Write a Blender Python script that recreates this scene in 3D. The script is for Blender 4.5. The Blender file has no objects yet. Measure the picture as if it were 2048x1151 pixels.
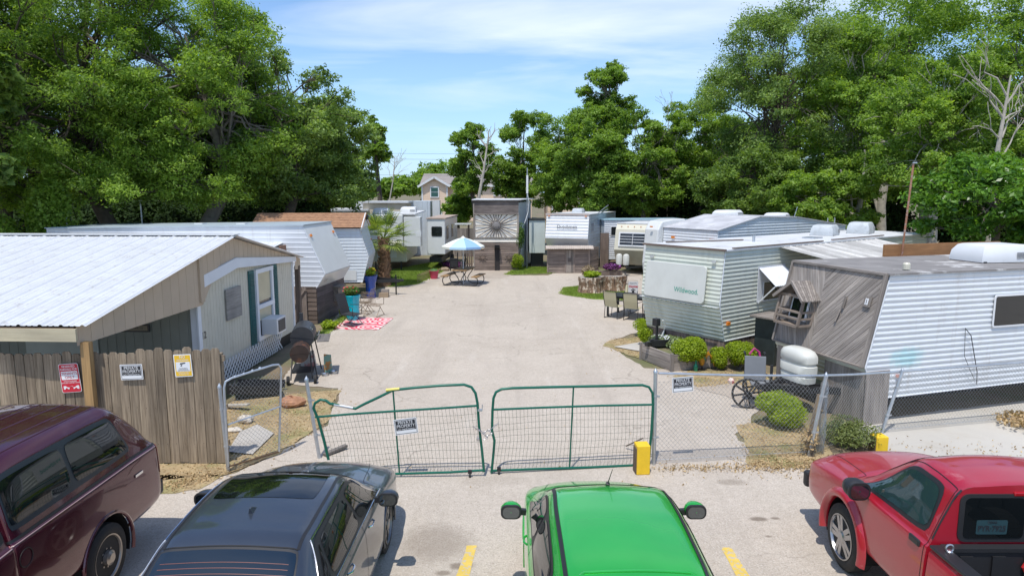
import bpy, math, random
import numpy as np
from mathutils import Vector, Matrix, Euler
random.seed(7)
C = bpy.context.scene.collection
PI = math.pi
def rad(a): return math.radians(a)
V3 = Vector
# ---------- measured layout helpers: photo measurement -> place on a known plane ----------
CAMF, CAMH, CAMP = 1365.0, 4.4, rad(8.1)
def ray(px, py):
    u = (px-1024)/CAMF; v = (575-py)/CAMF
    return (u, math.cos(CAMP)+v*math.sin(CAMP), -math.sin(CAMP)+v*math.cos(CAMP))
def W(px, py, z=0.0):
    d = ray(px, py); t = (z-CAMH)/d[2]
    return V3((d[0]*t, d[1]*t, z))
def D(px, py, y):
    d = ray(px, py); t = y/d[1]
    return V3((d[0]*t, y, CAMH+d[2]*t))
def PL(px, py, p0, p1):
    """point on the upright plane through ground points p0, p1"""
    d = V3(ray(px, py)); n = V3((p1[1]-p0[1], p0[0]-p1[0], 0))
    t = (n.dot(V3((p0[0], p0[1], 0))-V3((0, 0, CAMH))))/n.dot(d)
    return V3((0, 0, CAMH))+d*t
# ---------- mesh builder ----------
class MB:
    def __init__(s): s.v = []; s.f = []; s.uv = []; s.r = []; s.M = None
    def add(s, vs, fs, r=None, uvs=None):
        b = len(s.v)
        if s.M is not None: vs = [s.M @ V3(p) for p in vs]
        s.v += [tuple(p) for p in vs]
        if r is None: r = random.random()
        for i, f in enumerate(fs):
            s.f.append([b+k for k in f]); s.r.append(r)
            s.uv.append(uvs[i] if uvs else None)
        return s
    def box(s, c, d, R=None, r=None):
        c = V3(c); hx, hy, hz = d[0]/2, d[1]/2, d[2]/2
        loc = [V3((x, y, z)) for x in (-hx, hx) for y in (-hy, hy) for z in (-hz, hz)]
        fs = [(0,1,3,2), (4,6,7,5), (0,4,5,1), (2,3,7,6), (0,2,6,4), (1,5,7,3)]
        ax = sorted(range(3), key=lambda k: -d[k]); o = random.random()*20
        uvs = []
        for f in fs:
            fl = []
            for k in f:
                p = loc[k]; fl.append((p[ax[0]]+o, p[ax[1]]+p[ax[2]]+o))
            uvs.append(fl)
        if R is not None:
            if not isinstance(R, Matrix): R = Matrix.Rotation(R, 3, 'Z')
            loc = [R @ p for p in loc]
        return s.add([c+p for p in loc], fs, r, uvs)
    def beam(s, a, b, w, h=None, up=(0,0,1), r=None):
        a = V3(a); b = V3(b); h = h or w; d = b-a; L = d.length
        if L < 1e-6: return s
        x = d/L; u = V3(up)
        if abs(x.dot(u)) > .98: u = V3((0,1,0))
        y = u.cross(x).normalized(); z = x.cross(y)
        R = Matrix((x, y, z)).transposed()
        return s.box((a+b)/2, (L, w, h), R, r)
    def tube(s, pts, r, n=8, cap=True, rr=None, closed=False):
        pts = [V3(p) for p in pts]; m = len(pts)
        rs = r if isinstance(r, (list, tuple)) else [r]*m
        vs = []; prev = None
        for i, p in enumerate(pts):
            if closed: t = pts[(i+1) % m]-pts[i-1]
            else: t = pts[min(i+1, m-1)]-pts[max(i-1, 0)]
            t.normalize()
            if prev is None:
                a = V3((0,0,1)) if abs(t.z) < .9 else V3((1,0,0))
                x = a.cross(t).normalized()
            else:
                x = (prev-t*prev.dot(t))
                x = x.normalized() if x.length > 1e-6 else prev
            prev = x; y = t.cross(x)
            for k in range(n):
                a = 2*PI*k/n; vs.append(p+(x*math.cos(a)+y*math.sin(a))*rs[i])
        fs = []; seg = m if closed else m-1
        for i in range(seg):
            j = (i+1) % m
            for k in range(n):
                fs.append((i*n+k, i*n+(k+1) % n, j*n+(k+1) % n, j*n+k))
        if cap and not closed: fs += [tuple(range(n))[::-1], tuple((m-1)*n+k for k in range(n))]
        return s.add(vs, fs, rr)
    def lathe(s, prof, o=(0,0,0), n=24, R=None, r=None):
        """prof: (radius, z)"""
        vs = []; o = V3(o)
        for (q, z) in prof:
            for k in range(n):
                a = 2*PI*k/n; p = V3((q*math.cos(a), q*math.sin(a), z))
                if R is not None: p = R @ p
                vs.append(o+p)
        fs = [(i*n+k, i*n+(k+1) % n, (i+1)*n+(k+1) % n, (i+1)*n+k) for i in range(len(prof)-1) for k in range(n)]
        if prof[0][0] > 1e-5: fs.append(tuple(range(n))[::-1])
        if prof[-1][0] > 1e-5: fs.append(tuple((len(prof)-1)*n+k for k in range(n)))
        return s.add(vs, fs, r)
    def prism(s, poly, O, U, Vv, t, r=None):
        """poly (a,b) in plane O,U,V extruded by t against the normal U x V"""
        O = V3(O); U = V3(U); Vv = V3(Vv); N = U.cross(Vv).normalized(); n = len(poly)
        ar = sum(poly[i][0]*poly[(i+1) % n][1]-poly[(i+1) % n][0]*poly[i][1] for i in range(n))
        if ar < 0: poly = poly[::-1]
        f = [O+U*a+Vv*b for a, b in poly]; g = [p-N*t for p in f]
        fs = [tuple(range(n)), tuple(range(2*n-1, n-1, -1))]+[(i, i+n, (i+1) % n+n, (i+1) % n) for i in range(n)]
        ea = max(p[0] for p in poly)-min(p[0] for p in poly); eb = max(p[1] for p in poly)-min(p[1] for p in poly); o = random.random()*20; uf = [(a+o, b+o) for a, b in poly] if ea > eb else [(b+o, a+o) for a, b in poly]
        uvs = [uf, uf[::-1]]+[[uf[i], uf[i], uf[(i+1) % n], uf[(i+1) % n]] for i in range(n)]
        return s.add(f+g, fs, r, uvs)
    def ribs(s, poly, O, U, Vv, prof, pitch, ang=0.0, off=0.0, jit=0.0):
        """fills a convex outline with parallel ribs / planks of real relief; ribs run along U turned by ang"""
        O = V3(O); U = V3(U).normalized(); Vv = V3(Vv).normalized(); N = U.cross(Vv).normalized()
        ca, sa = math.cos(ang), math.sin(ang)
        pr = [(a*ca+b*sa, -a*sa+b*ca) for a, b in poly]
        b0 = min(p[1] for p in pr); b1 = max(p[1] for p in pr)
        def clip(pl, lo, hi):
            for sgn, lim in ((1, lo), (-1, -hi)):
                out = []
                for i in range(len(pl)):
                    p = pl[i]; q = pl[(i+1) % len(pl)]
                    dp = sgn*p[1]-lim; dq = sgn*q[1]-lim
                    if dp >= 0: out.append(p)
                    if (dp >= 0) != (dq >= 0):
                        t = dp/(dp-dq); out.append((p[0]+(q[0]-p[0])*t, p[1]+(q[1]-p[1])*t))
                pl = out
                if len(pl) < 3: return None
            return pl
        k0 = math.floor((b0-off)/pitch); k1 = math.ceil((b1-off)/pitch)
        for k in range(k0, k1+1):
            rv = random.random(); hj = random.uniform(-jit, jit); o = random.random()*30
            for i in range(len(prof)-1):
                lo = off+(k+prof[i][0])*pitch; hi = off+(k+prof[i+1][0])*pitch
                if hi <= b0 or lo >= b1 or hi-lo < 1e-6: continue
                pl = clip(pr, max(lo, b0), min(hi, b1))
                if not pl: continue
                vs = []; uv = []
                for (a, b) in pl:
                    t = min(1, max(0, (b-lo)/(hi-lo))); h = prof[i][1]*(1-t)+prof[i+1][1]*t+hj
                    vs.append(O+U*(a*ca-b*sa)+Vv*(a*sa+b*ca)+N*h); uv.append((a+o, b))
                n = len(vs); s.add(vs, [tuple(range(n))], rv, [uv])
        return s
    def build(s, name, m, parent=None, smooth=False, bevel=0, loc=None, ang=40):
        me = bpy.data.meshes.new(name); me.from_pydata(s.v, [], s.f)
        uvl = me.uv_layers.new(name='UVMap'); buf = []
        for i, f in enumerate(s.f):
            u = s.uv[i]
            if u and len(u) == len(f):
                for q in u: buf += [q[0], q[1]]
            else:
                for k in f: p = s.v[k]; buf += [p[0]+p[1], p[2]]
        uvl.data.foreach_set('uv', buf)
        at = me.attributes.new('rnd', 'FLOAT', 'FACE'); at.data.foreach_set('value', s.r)
        me.materials.append(m)
        if smooth:
            me.polygons.foreach_set('use_smooth', [True]*len(s.f)); me.set_sharp_from_angle(angle=rad(ang))
        me.validate(); me.update()
        o = bpy.data.objects.new(name, me); C.objects.link(o)
        if parent: o.parent = parent
        if loc: o.location = loc
        if bevel:
            b = o.modifiers.new('bevel', 'BEVEL'); b.width = bevel; b.segments = 2; b.limit_method = 'ANGLE'; b.angle_limit = rad(50)
            b.harden_normals = False
        return o
SIDING = [(0,0),(.3,.003),(.55,.014),(.78,.014),(.97,.001),(1,0)]
SOFT = [(0,0),(.5,.002),(.7,.008),(.88,.008),(1,0)]
LAP = [(0,.016),(.96,.0),(1,.016)]
GROOVE = [(0,-.008),(.06,-.008),(.07,0),(.99,0),(1,-.008)]
CORR = [(0,.024),(.08,.024),(.16,0),(.34,.0),(.37,.008),(.43,.008),(.46,0),(.6,0),(.63,.008),(.69,.008),(.72,0),(.92,0),(1,.024)]
WAVE = [(0,0),(.25,.011),(.5,.018),(.75,.011),(1,0)]
PLANK = [(0,-.012),(.03,0),(.95,.0),(.98,-.012),(1,-.012)]
def thing(name, label, cat, loc=(0,0,0), rotz=0, group=None):
    o = bpy.data.objects.new(name, None); C.objects.link(o); o.empty_display_size = .2
    o.location = loc; o.rotation_euler = (0,0,rotz); o['label'] = label; o['category'] = cat
    if group: o['group'] = group
    return o
def tag(o, label, cat, group=None):
    o['label'] = label; o['category'] = cat
    if group: o['group'] = group
    return o
def struct(o, label=None): o['kind'] = 'structure'; return o
def stuff(o, label, cat): o['kind'] = 'stuff'; o['label'] = label; o['category'] = cat; return o
def dup(root, loc, rotz, label=None, group=None):
    r = root.copy(); C.objects.link(r); r.location = loc; r.rotation_euler = (0,0,rotz)
    if label: r['label'] = label
    if group: r['group'] = group
    for ch in list(root.children):
        c = ch.copy(); C.objects.link(c); c.parent = r
        for g in ch.children:
            d = g.copy(); C.objects.link(d); d.parent = c
    return r
FONT_CACHE = {}
def text(name, s, m, parent, size, O, U, Vv, off=.004, align='CENTER', bold=0, sx=1):
    """flat lettering laid on a plane"""
    cu = bpy.data.curves.new('t', 'FONT'); cu.body = s; cu.size = size; cu.align_x = align; cu.align_y = 'CENTER'; cu.offset = bold; cu.resolution_u = 3
    ob = bpy.data.objects.new('t', cu); C.objects.link(ob); bpy.context.view_layer.update()
    me = bpy.data.meshes.new_from_object(ob.evaluated_get(bpy.context.evaluated_depsgraph_get()))
    bpy.data.objects.remove(ob); me.name = name
    U = V3(U).normalized(); Vv = V3(Vv).normalized(); N = U.cross(Vv); O = V3(O)+N*off
    for v in me.vertices: v.co = O+U*(v.co.x*sx)+Vv*v.co.y
    me.materials.clear(); me.materials.append(m)
    o = bpy.data.objects.new(name, me); C.objects.link(o)
    if parent: o.parent = parent
    return o
# ---------- materials ----------
def nt(name):
    m = bpy.data.materials.new(name); m.use_nodes = True; t = m.node_tree
    return m, t, t.nodes['Principled BSDF']
def N(t, typ, **k):
    n = t.nodes.new(typ)
    for a, b in k.items():
        if a in n.inputs.keys(): n.inputs[a].default_value = b
        else: setattr(n, a, b)
    return n
def mathn(t, op, a, b, clamp=False):
    n = t.nodes.new('ShaderNodeMath'); n.operation = op; n.use_clamp = clamp
    for i, x in enumerate((a, b)):
        if isinstance(x, (int, float)): n.inputs[i].default_value = x
        else: t.links.new(x, n.inputs[i])
    return n.outputs[0]
def mixc(t, f, a, b, mode='MIX'):
    n = t.nodes.new('ShaderNodeMix'); n.data_type = 'RGBA'; n.blend_type = mode
    for i, x in ((0, f), (6, a), (7, b)):
        if isinstance(x, (int, float)): n.inputs[i].default_value = x
        elif isinstance(x, tuple): n.inputs[i].default_value = (*x[:3], 1)
        else: t.links.new(x, n.inputs[i])
    return n.outputs[2]
def ramp(t, src, lo, hi):
    n = t.nodes.new('ShaderNodeMapRange'); n.clamp = True
    n.inputs[1].default_value = lo; n.inputs[2].default_value = hi; t.links.new(src, n.inputs[0]); return n.outputs[0]
def noise(t, vec, scale, detail=5, rough=.55):
    n = t.nodes.new('ShaderNodeTexNoise'); n.inputs['Scale'].default_value = scale; n.inputs['Detail'].default_value = detail
    n.inputs['Roughness'].default_value = rough
    if vec is not None: t.links.new(vec, n.inputs['Vector'])
    return n.outputs['Fac']
def vscale(t, vec, s, addz=None):
    n = t.nodes.new('ShaderNodeMapping'); n.inputs['Scale'].default_value = s; t.links.new(vec, n.inputs['Vector'])
    if addz is None: return n.outputs[0]
    cb = t.nodes.new('ShaderNodeCombineXYZ'); t.links.new(addz, cb.inputs[2])
    a = t.nodes.new('ShaderNodeVectorMath'); a.operation = 'ADD'; t.links.new(n.outputs[0], a.inputs[0]); t.links.new(cb.outputs[0], a.inputs[1])
    return a.outputs[0]
MATS = {}
def mat(name, c, rough=.5, metal=0, var=.12, vs=2.5, rnd=0, bump=0, bs=60, coat=0, dirt=None, streak=None, wood=0, spec=.5, patch=None):
    if name in MATS: return MATS[name]
    m, t, b = nt(name); L = t.links.new
    tc = t.nodes.new('ShaderNodeTexCoord'); ob = tc.outputs['Object']; at = N(t, 'ShaderNodeAttribute', attribute_name='rnd')
    col = tuple(c)
    f = ramp(t, noise(t, ob, vs), .25, .75)
    col = mixc(t, f, tuple(x*(1-var) for x in c), tuple(min(1, x*(1+var)) for x in c))
    if rnd:
        r10 = mathn(t, 'MULTIPLY', at.outputs['Fac'], 2*rnd); g = mathn(t, 'ADD', r10, 1-rnd)
        cb = t.nodes.new('ShaderNodeCombineXYZ')
        for i in range(3): L(g, cb.inputs[i])
        col = mixc(t, 1.0, col, cb.outputs[0], 'MULTIPLY')
    hsrc = None
    if wood:
        r50 = mathn(t, 'MULTIPLY', at.outputs['Fac'], 37.0)
        uvv = vscale(t, tc.outputs['UV'], (1.6, 38, 1), r50); g1 = noise(t, uvv, 1.0, 6, .65)
        uv2 = vscale(t, tc.outputs['UV'], (.9, 7, 1), r50); g2 = noise(t, uv2, 1.0, 3)
        k = ramp(t, g1, .3, .7); col = mixc(t, k, mixc(t, 1.0, col, (1-wood, 1-wood*1.05, 1-wood*1.1), 'MULTIPLY'), col)
        k2 = ramp(t, g2, .35, .7); col = mixc(t, k2, mixc(t, 1.0, col, (.72,.72,.74), 'MULTIPLY'), col); hsrc = g1
    for dd, st in ((dirt, False), (streak, True)):
        if dd:
            dc, sc, lo, hi, amt = dd
            vec = vscale(t, ob, (1, 1, .12)) if st else ob
            f = ramp(t, noise(t, vec, sc, 7, .65), lo, hi); f = mathn(t, 'MULTIPLY', f, amt); col = mixc(t, f, col, dc)
    if patch:
        for (pc, px, py, pz, sx, sy, sz) in patch:
            mp = t.nodes.new('ShaderNodeMapping'); mp.vector_type = 'TEXTURE'; mp.inputs['Location'].default_value = (px, py, pz); mp.inputs['Scale'].default_value = (sx, sy, sz); L(ob, mp.inputs['Vector'])
            ln = t.nodes.new('ShaderNodeVectorMath'); ln.operation = 'LENGTH'; L(mp.outputs[0], ln.inputs[0])
            q = mathn(t, 'ADD', ln.outputs['Value'], mathn(t, 'MULTIPLY', noise(t, ob, 7, 6), .9))
            f = ramp(t, q, 1.45, .85); col = mixc(t, mathn(t, 'MULTIPLY', f, .45), col, pc)
    L(col, b.inputs['Base Color']) if not isinstance(col, tuple) else None
    b.inputs['Roughness'].default_value = rough; b.inputs['Metallic'].default_value = metal
    b.inputs['Specular IOR Level'].default_value = spec
    if coat: b.inputs['Coat Weight'].default_value = coat; b.inputs['Coat Roughness'].default_value = .04
    if bump:
        bn = t.nodes.new('ShaderNodeBump'); bn.inputs['Strength'].default_value = bump; bn.inputs['Distance'].default_value = .01
        L(hsrc if hsrc is not None else noise(t, ob, bs, 4), bn.inputs['Height']); L(bn.outputs[0], b.inputs['Normal'])
    MATS[name] = m; return m
def leafmat(name, dark, light, trans=.4, rough=.5):
    m, t, b = nt(name); L = t.links.new
    at = N(t, 'ShaderNodeAttribute', attribute_name='rnd'); f = at.outputs['Fac']
    col = mixc(t, f, dark, light); L(col, b.inputs['Base Color']); b.inputs['Roughness'].default_value = rough; b.inputs['Specular IOR Level'].default_value = .35
    tr = t.nodes.new('ShaderNodeBsdfTranslucent'); tcol = mixc(t, 1.0, col, (1.5, 1.5, .5), 'MULTIPLY'); L(tcol, tr.inputs['Color'])
    mx = t.nodes.new('ShaderNodeMixShader'); mx.inputs[0].default_value = trans; L(b.outputs[0], mx.inputs[1]); L(tr.outputs[0], mx.inputs[2])
    L(mx.outputs[0], t.nodes['Material Output'].inputs['Surface']); return m
def glassmat(name, c=(.012,.016,.018), rough=.04):
    m, t, b = nt(name); b.inputs['Base Color'].default_value = (*c, 1); b.inputs['Roughness'].default_value = rough; b.inputs['Specular IOR Level'].default_value = .5
    b.inputs['Coat Weight'].default_value = .35; b.inputs['Coat Roughness'].default_value = .02; return m
# ---------- leaves (numpy) ----------
def leafmesh(name, P, Nrm, size, rn, m, parent, rng, aspect=.5, tri=False, jitter=.65):
    n = len(P)
    Nr = Nrm+rng.normal(0, jitter, (n, 3)); Nr /= np.linalg.norm(Nr, axis=1)[:, None]+1e-9
    A = rng.normal(0, 1, (n, 3)); A -= Nr*(A*Nr).sum(1)[:, None]; A /= np.linalg.norm(A, axis=1)[:, None]+1e-9
    B = np.cross(Nr, A); s = (size*rng.uniform(.65, 1.25, n))[:, None]
    if tri:
        vv = np.stack([P-A*s*.6, P+A*s*.5+B*s*aspect*.75, P+A*s*.4-B*s*aspect*.75], 1); k = 3
    else:
        vv = np.stack([P-A*s*.5, P+B*s*aspect*.5-Nr*s*.08, P+A*s*.5, P-B*s*aspect*.5-Nr*s*.08], 1); k = 4
    me = bpy.data.meshes.new(name); me.vertices.add(n*k); me.vertices.foreach_set('co', vv.reshape(-1).astype(np.float32))
    me.loops.add(n*k); me.loops.foreach_set('vertex_index', np.arange(n*k, dtype=np.int32))
    me.polygons.add(n); me.polygons.foreach_set('loop_start', np.arange(0, n*k, k, dtype=np.int32))
    me.update(calc_edges=True)
    at = me.attributes.new('rnd', 'FLOAT', 'FACE'); at.data.foreach_set('value', np.clip(rn, 0, 1).astype(np.float32))
    me.materials.append(m); o = bpy.data.objects.new(name, me); C.objects.link(o)
    if parent: o.parent = parent
    return o
def limb(mb, a, b, r0, r1, rg, seg=4, bend=.12, n=6):
    a = V3(a); b = V3(b); L = (b-a).length; pts = []; rs = []
    for i in range(seg+1):
        t = i/seg; w = math.sin(t*PI)*bend*L*.5
        pts.append(a.lerp(b, t)+V3((rg.uniform(-w, w), rg.uniform(-w, w), w*.6+rg.uniform(-w, w)*.4))); rs.append(r0+(r1-r0)*t)
    mb.tube(pts, rs, n); return pts
def tree(label, x, y, ztop, rx, zbot, lm, bark, seed, n=40000, leaf=.2, nb=34, blob=.3, cat='tree', group=None, tri=False, name='tree', ry=None, tr=.22, fork=.35, sub=26, tight=.17, parts=True, shape=1.0, flat=.75, limbs=True, aspect=.5, skirt=True):
    rg = random.Random(seed); rng = np.random.default_rng(seed)
    t = thing(name, label, cat, (x, y, 0), 0, group); ry = ry or rx
    cz = (ztop+zbot)/2; rz = (ztop-zbot)/2; bl = []
    for i in range(nb):
        while True:
            p = V3((rg.uniform(-1,1), rg.uniform(-1,1), rg.uniform(-1,1)))
            if (.3 < p.length < 1) or (skirt and p.z < 0 and .35 < math.hypot(p.x, p.y) < 1): break
        p = p*(.92/max(p.length, .62)) if rg.random() < .55 and p.length < 1 else p*.9
        k = 1-(p.z > 0)*p.z*(1-shape)*1.0
        br = blob*min(rx, rz*1.3)*rg.uniform(.65, 1.25)
        bl.append((V3((p.x*max(rx-br, .3)*k, p.y*max(ry-br, .3)*k, cz+p.z*max(rz-br*.8, .3))), br))
    mb = MB(); zf = zbot+fork*(ztop-zbot)*.5; top = V3((rg.uniform(-.1,.1)*rx, rg.uniform(-.1,.1)*rx, cz+rz*.5))
    tp = [V3((0,0,-.1)), V3((rg.uniform(-1.2,1.2)*tr, rg.uniform(-.1,.1), zf*.5)), V3((rg.uniform(-3,3)*tr, rg.uniform(-.3,.3), zf)), top]
    mb.tube([tp[0], tp[0]+V3((0,0,.35)), tp[1], tp[2], tp[2].lerp(top, .5), top], [tr*1.5, tr*1.1, tr*.95, tr*.8, tr*.45, tr*.12], 10)
    if limbs:
        for c, br in bl:
            a = tp[2].lerp(top, rg.random()*.8) if c.z > tp[2].z else tp[1].lerp(tp[2], rg.uniform(.6, 1))
            pts = limb(mb, a, c, tr*.2, tr*.05, rg, 5, .18, 5)
            for _ in range(3): limb(mb, pts[3].lerp(pts[4], rg.random()), c+V3((rg.uniform(-1,1), rg.uniform(-1,1), rg.uniform(-.5,.9)))*br*.9, tr*.09, tr*.03, rg, 3, .2, 4)
    mb.build('trunk', bark, t, smooth=True)
    tot = sum(b[1]**2 for b in bl); Ps = []; Ns = []; Rs = []
    for c, br in bl:
        k = max(20, int(n*br*br/tot)); ns = max(5, int(sub*rg.uniform(.7, 1.3)))
        d = rng.normal(0, 1, (ns, 3)); d[:, 2] = d[:, 2]*.9+.15; d /= np.linalg.norm(d, axis=1)[:, None]
        sc = d*(br*rng.uniform(.35, 1.05, ns))[:, None]*np.array([1, 1, flat])
        idx = rng.integers(0, ns, k); off = rng.normal(0, br*tight, (k, 3))*np.array([1, 1, .6])
        P = sc[idx]+off; Ps.append(P+np.array(c)); out = P/(np.linalg.norm(P, axis=1)[:, None]+1e-6)
        Ns.append(out*.5+np.array([0, 0, .7])); tone = rng.uniform(-.3, .3, ns)[idx]+rg.uniform(-.18, .18)
        Rs.append(.45+tone+rng.normal(0, .17, k))
    leafmesh('crown', np.concatenate(Ps), np.concatenate(Ns), leaf, np.concatenate(Rs), lm, t, rng, tri=tri, aspect=aspect)
    return t
def treepx(label, px, y, toppy, hw, botpy, lm, bark, seed, **k):
    """a tree measured in the photograph: column, distance, top, half width, lower edge of crown"""
    a = D(px, 500, y); zt = D(px, toppy, y).z; zb = max(.6, D(px, botpy, y).z); rx = hw/CAMF*y*1.02
    return tree(label, a.x, y, zt, rx, zb, lm, bark, seed, **k)
def bush(label, loc, rx, rz, lm, seed, n=7000, leaf=.04, name='boxwood_bush', cat='bush', group=None, blobs=12, ry=None, stem=True, z0=None, flower=None):
    rg = random.Random(seed); rng = np.random.default_rng(seed); t = thing(name, label, cat, loc, 0, group); ry = ry or rx
    cz = rz if z0 is None else z0
    Ps = []; Ns = []; Rs = []
    for i in range(blobs):
        a = rg.uniform(0, 2*PI); q = rg.uniform(.15, .5) if i else 0; e = rg.uniform(-.4, .4)
        c = np.array([math.cos(a)*q*rx, math.sin(a)*q*ry, cz+e*rz*.8]); r = rg.uniform(.45, .62)
        k = n//blobs; d = rng.normal(0, 1, (k, 3)); d /= np.linalg.norm(d, axis=1)[:, None]
        rr = rng.uniform(.55, 1.06, k)**.5; P = d*rr[:, None]*np.array([rx*r, ry*r, rz*r*1.1])
        tone = np.sin(d[:, 0]*6+a)*np.sin(d[:, 1]*7+d[:, 2]*5)*.16
        Ps.append(P+c); Ns.append(d*.6+np.array([0,0,.6])); Rs.append(.5+tone+rng.normal(0, .2, k))
    mb = MB()
    for i in range(6): limb(mb, (rg.uniform(-.05,.05), rg.uniform(-.05,.05), -.02), (rg.uniform(-.5,.5)*rx, rg.uniform(-.5,.5)*ry, cz), .012+rx*.015, .006, rg, 3, .1, 5)
    mb.build('stem', MATS['bark_grey'], t)
    P = np.concatenate(Ps); P[:, 2] = np.maximum(P[:, 2], .02)
    leafmesh('foliage', P, np.concatenate(Ns), leaf, np.concatenate(Rs), lm, t, rng, aspect=.7)
    if flower:
        fm, fn, fs = flower; ids = rng.integers(0, len(P), fn); Q = P[ids]*np.array([1.04,1.04,1.03]); leafmesh('flower', Q, np.zeros((fn,3))+[0,-.4,1], fs, rng.uniform(0,1,fn), fm, t, rng, aspect=.9)
    return t
# ================= camera, sky, sun =================
sc = bpy.context.scene
cam = bpy.data.cameras.new('camera'); co = bpy.data.objects.new('camera', cam); C.objects.link(co); sc.camera = co
cam.sensor_width = 36; cam.lens = CAMF/2048*36; cam.clip_end = 3000; cam.clip_start = .1
co.location = (0, 0, CAMH); co.rotation_euler = (rad(90)-CAMP, 0, 0)
SUN_EL = rad(69); sdir = V3((-.33, -.94, 0)).normalized()      # towards the sun, level
wd = bpy.data.worlds.new('World'); sc.world = wd; wd.use_nodes = True; t = wd.node_tree; bg = t.nodes['Background']
sky = t.nodes.new('ShaderNodeTexSky'); sky.sky_type = 'NISHITA'; sky.sun_disc = False; sky.sun_elevation = SUN_EL
sky.sun_rotation = math.atan2(sdir.x, sdir.y); sky.air_density = 1.0; sky.dust_density = .6; sky.ozone_density = 2.0; sky.altitude = 0
tc = t.nodes.new('ShaderNodeTexCoord'); sp = t.nodes.new('ShaderNodeSeparateXYZ'); t.links.new(tc.outputs['Generated'], sp.inputs[0])
zc = mathn(t, 'ADD', mathn(t, 'MAXIMUM', sp.outputs[2], 0.0), .12)
cb = t.nodes.new('ShaderNodeCombineXYZ'); t.links.new(mathn(t, 'DIVIDE', sp.outputs[0], zc), cb.inputs[0]); t.links.new(mathn(t, 'DIVIDE', sp.outputs[1], zc), cb.inputs[1])
mp = t.nodes.new('ShaderNodeMapping'); mp.inputs['Rotation'].default_value = (0, 0, rad(12)); mp.inputs['Scale'].default_value = (.42, .95, 1); mp.inputs['Location'].default_value = (1.7, .35, 0)
t.links.new(cb.outputs[0], mp.inputs[0])
n1 = t.nodes.new('ShaderNodeTexNoise'); n1.inputs['Scale'].default_value = 1.1; n1.inputs['Detail'].default_value = 9; n1.inputs['Roughness'].default_value = .52; n1.inputs['Distortion'].default_value = .55
t.links.new(mp.outputs[0], n1.inputs['Vector'])
cl = ramp(t, n1.outputs['Fac'], .45, .74); hz = ramp(t, sp.outputs[2], .02, .2); cl = mathn(t, 'MULTIPLY', mathn(t, 'MULTIPLY', cl, hz), .72)
tint = mixc(t, 1.0, sky.outputs[0], (.93, 1.1, 1.3), 'MULTIPLY')
low = mathn(t, 'MULTIPLY', ramp(t, sp.outputs[2], .3, 0.0), .5)
tint = mixc(t, low, tint, (4.2, 6.6, 9.9))
skyc = mixc(t, cl, tint, (8.3, 8.8, 9.5)); t.links.new(skyc, bg.inputs['Color']); bg.inputs['Strength'].default_value = .14
sun = bpy.data.lights.new('sun', 'SUN'); sun.energy = 4.0; sun.angle = rad(.55); sun.color = (1, .96, .89)
so = bpy.data.objects.new('sun', sun); C.objects.link(so); d = V3((sdir.x*math.cos(SUN_EL), sdir.y*math.cos(SUN_EL), math.sin(SUN_EL)))
so.rotation_euler = d.to_track_quat('Z', 'Y').to_euler(); so.location = (0, 0, 60)
sc.view_settings.view_transform = 'Standard'; sc.view_settings.look = 'None'; sc.view_settings.exposure = 0; sc.view_settings.gamma = 1
sc.cycles.max_bounces = 6; sc.cycles.transparent_max_bounces = 8
# ================= shared materials =================
mat('bark_grey', (.17,.145,.12), .9, var=.3, vs=6, bump=.6, bs=30)
mat('bark_dark', (.085,.068,.052), .95, var=.3, vs=6, bump=.6, bs=30)
mat('bark_pale', (.42,.38,.32), .85, var=.25, vs=5, bump=.4, bs=25)
GALV = mat('galvanised', (.50,.53,.56), .42, .75, var=.15, vs=8)
DARKM = mat('dark_metal', (.03,.03,.032), .5, .3, var=.2)
BLACKP = mat('black_plastic', (.02,.02,.022), .45, var=.1)
RUBBER = mat('rubber', (.028,.027,.026), .8, var=.2, vs=12, bump=.3, bs=120)
GREENP = mat('green_gate_paint', (.005,.115,.075), .38, .1, var=.12, vs=9, dirt=((.3,.3,.3), 30, .72, .8, .5))
FENCEW = mat('fence_wood', (.42,.335,.235), .85, var=.2, vs=1.2, rnd=.3, wood=.62, bump=.5)
GREYW = mat('weathered_grey_wood', (.40,.355,.315), .85, var=.15, vs=1.5, rnd=.26, wood=.5, bump=.5)
BROWNW = mat('weathered_brown_wood', (.25,.19,.155), .85, var=.2, vs=1.5, rnd=.25, wood=.55, bump=.5)
DARKW = mat('dark_plywood', (.24,.205,.19), .8, var=.3, vs=2, rnd=.15, wood=.6, bump=.4)
YELW = mat('new_pine_post', (.50,.31,.13), .7, var=.12, wood=.35, bump=.3)
WHITEP = mat('white_paint', (.69,.70,.71), .45, var=.05, dirt=((.4,.38,.34), 9, .62, .85, .35))
SIGNW = mat('sign_white', (.80,.81,.82), .4, var=.02)
SIGNK = mat('sign_black', (.022,.024,.03), .4, var=.1)
SIGNR = mat('sign_red', (.56,.012,.035), .4, var=.05)
SIGNY = mat('sign_yellow', (.85,.52,.03), .45, var=.05)
CHROME = mat('chrome', (.7,.7,.72), .12, 1, var=.02)
STEEL = mat('steel', (.55,.55,.56), .3, .9, var=.05)
GLASS = glassmat('window_glass'); CARGLASS = glassmat('car_glass', (.006,.008,.009), .02)
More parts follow.
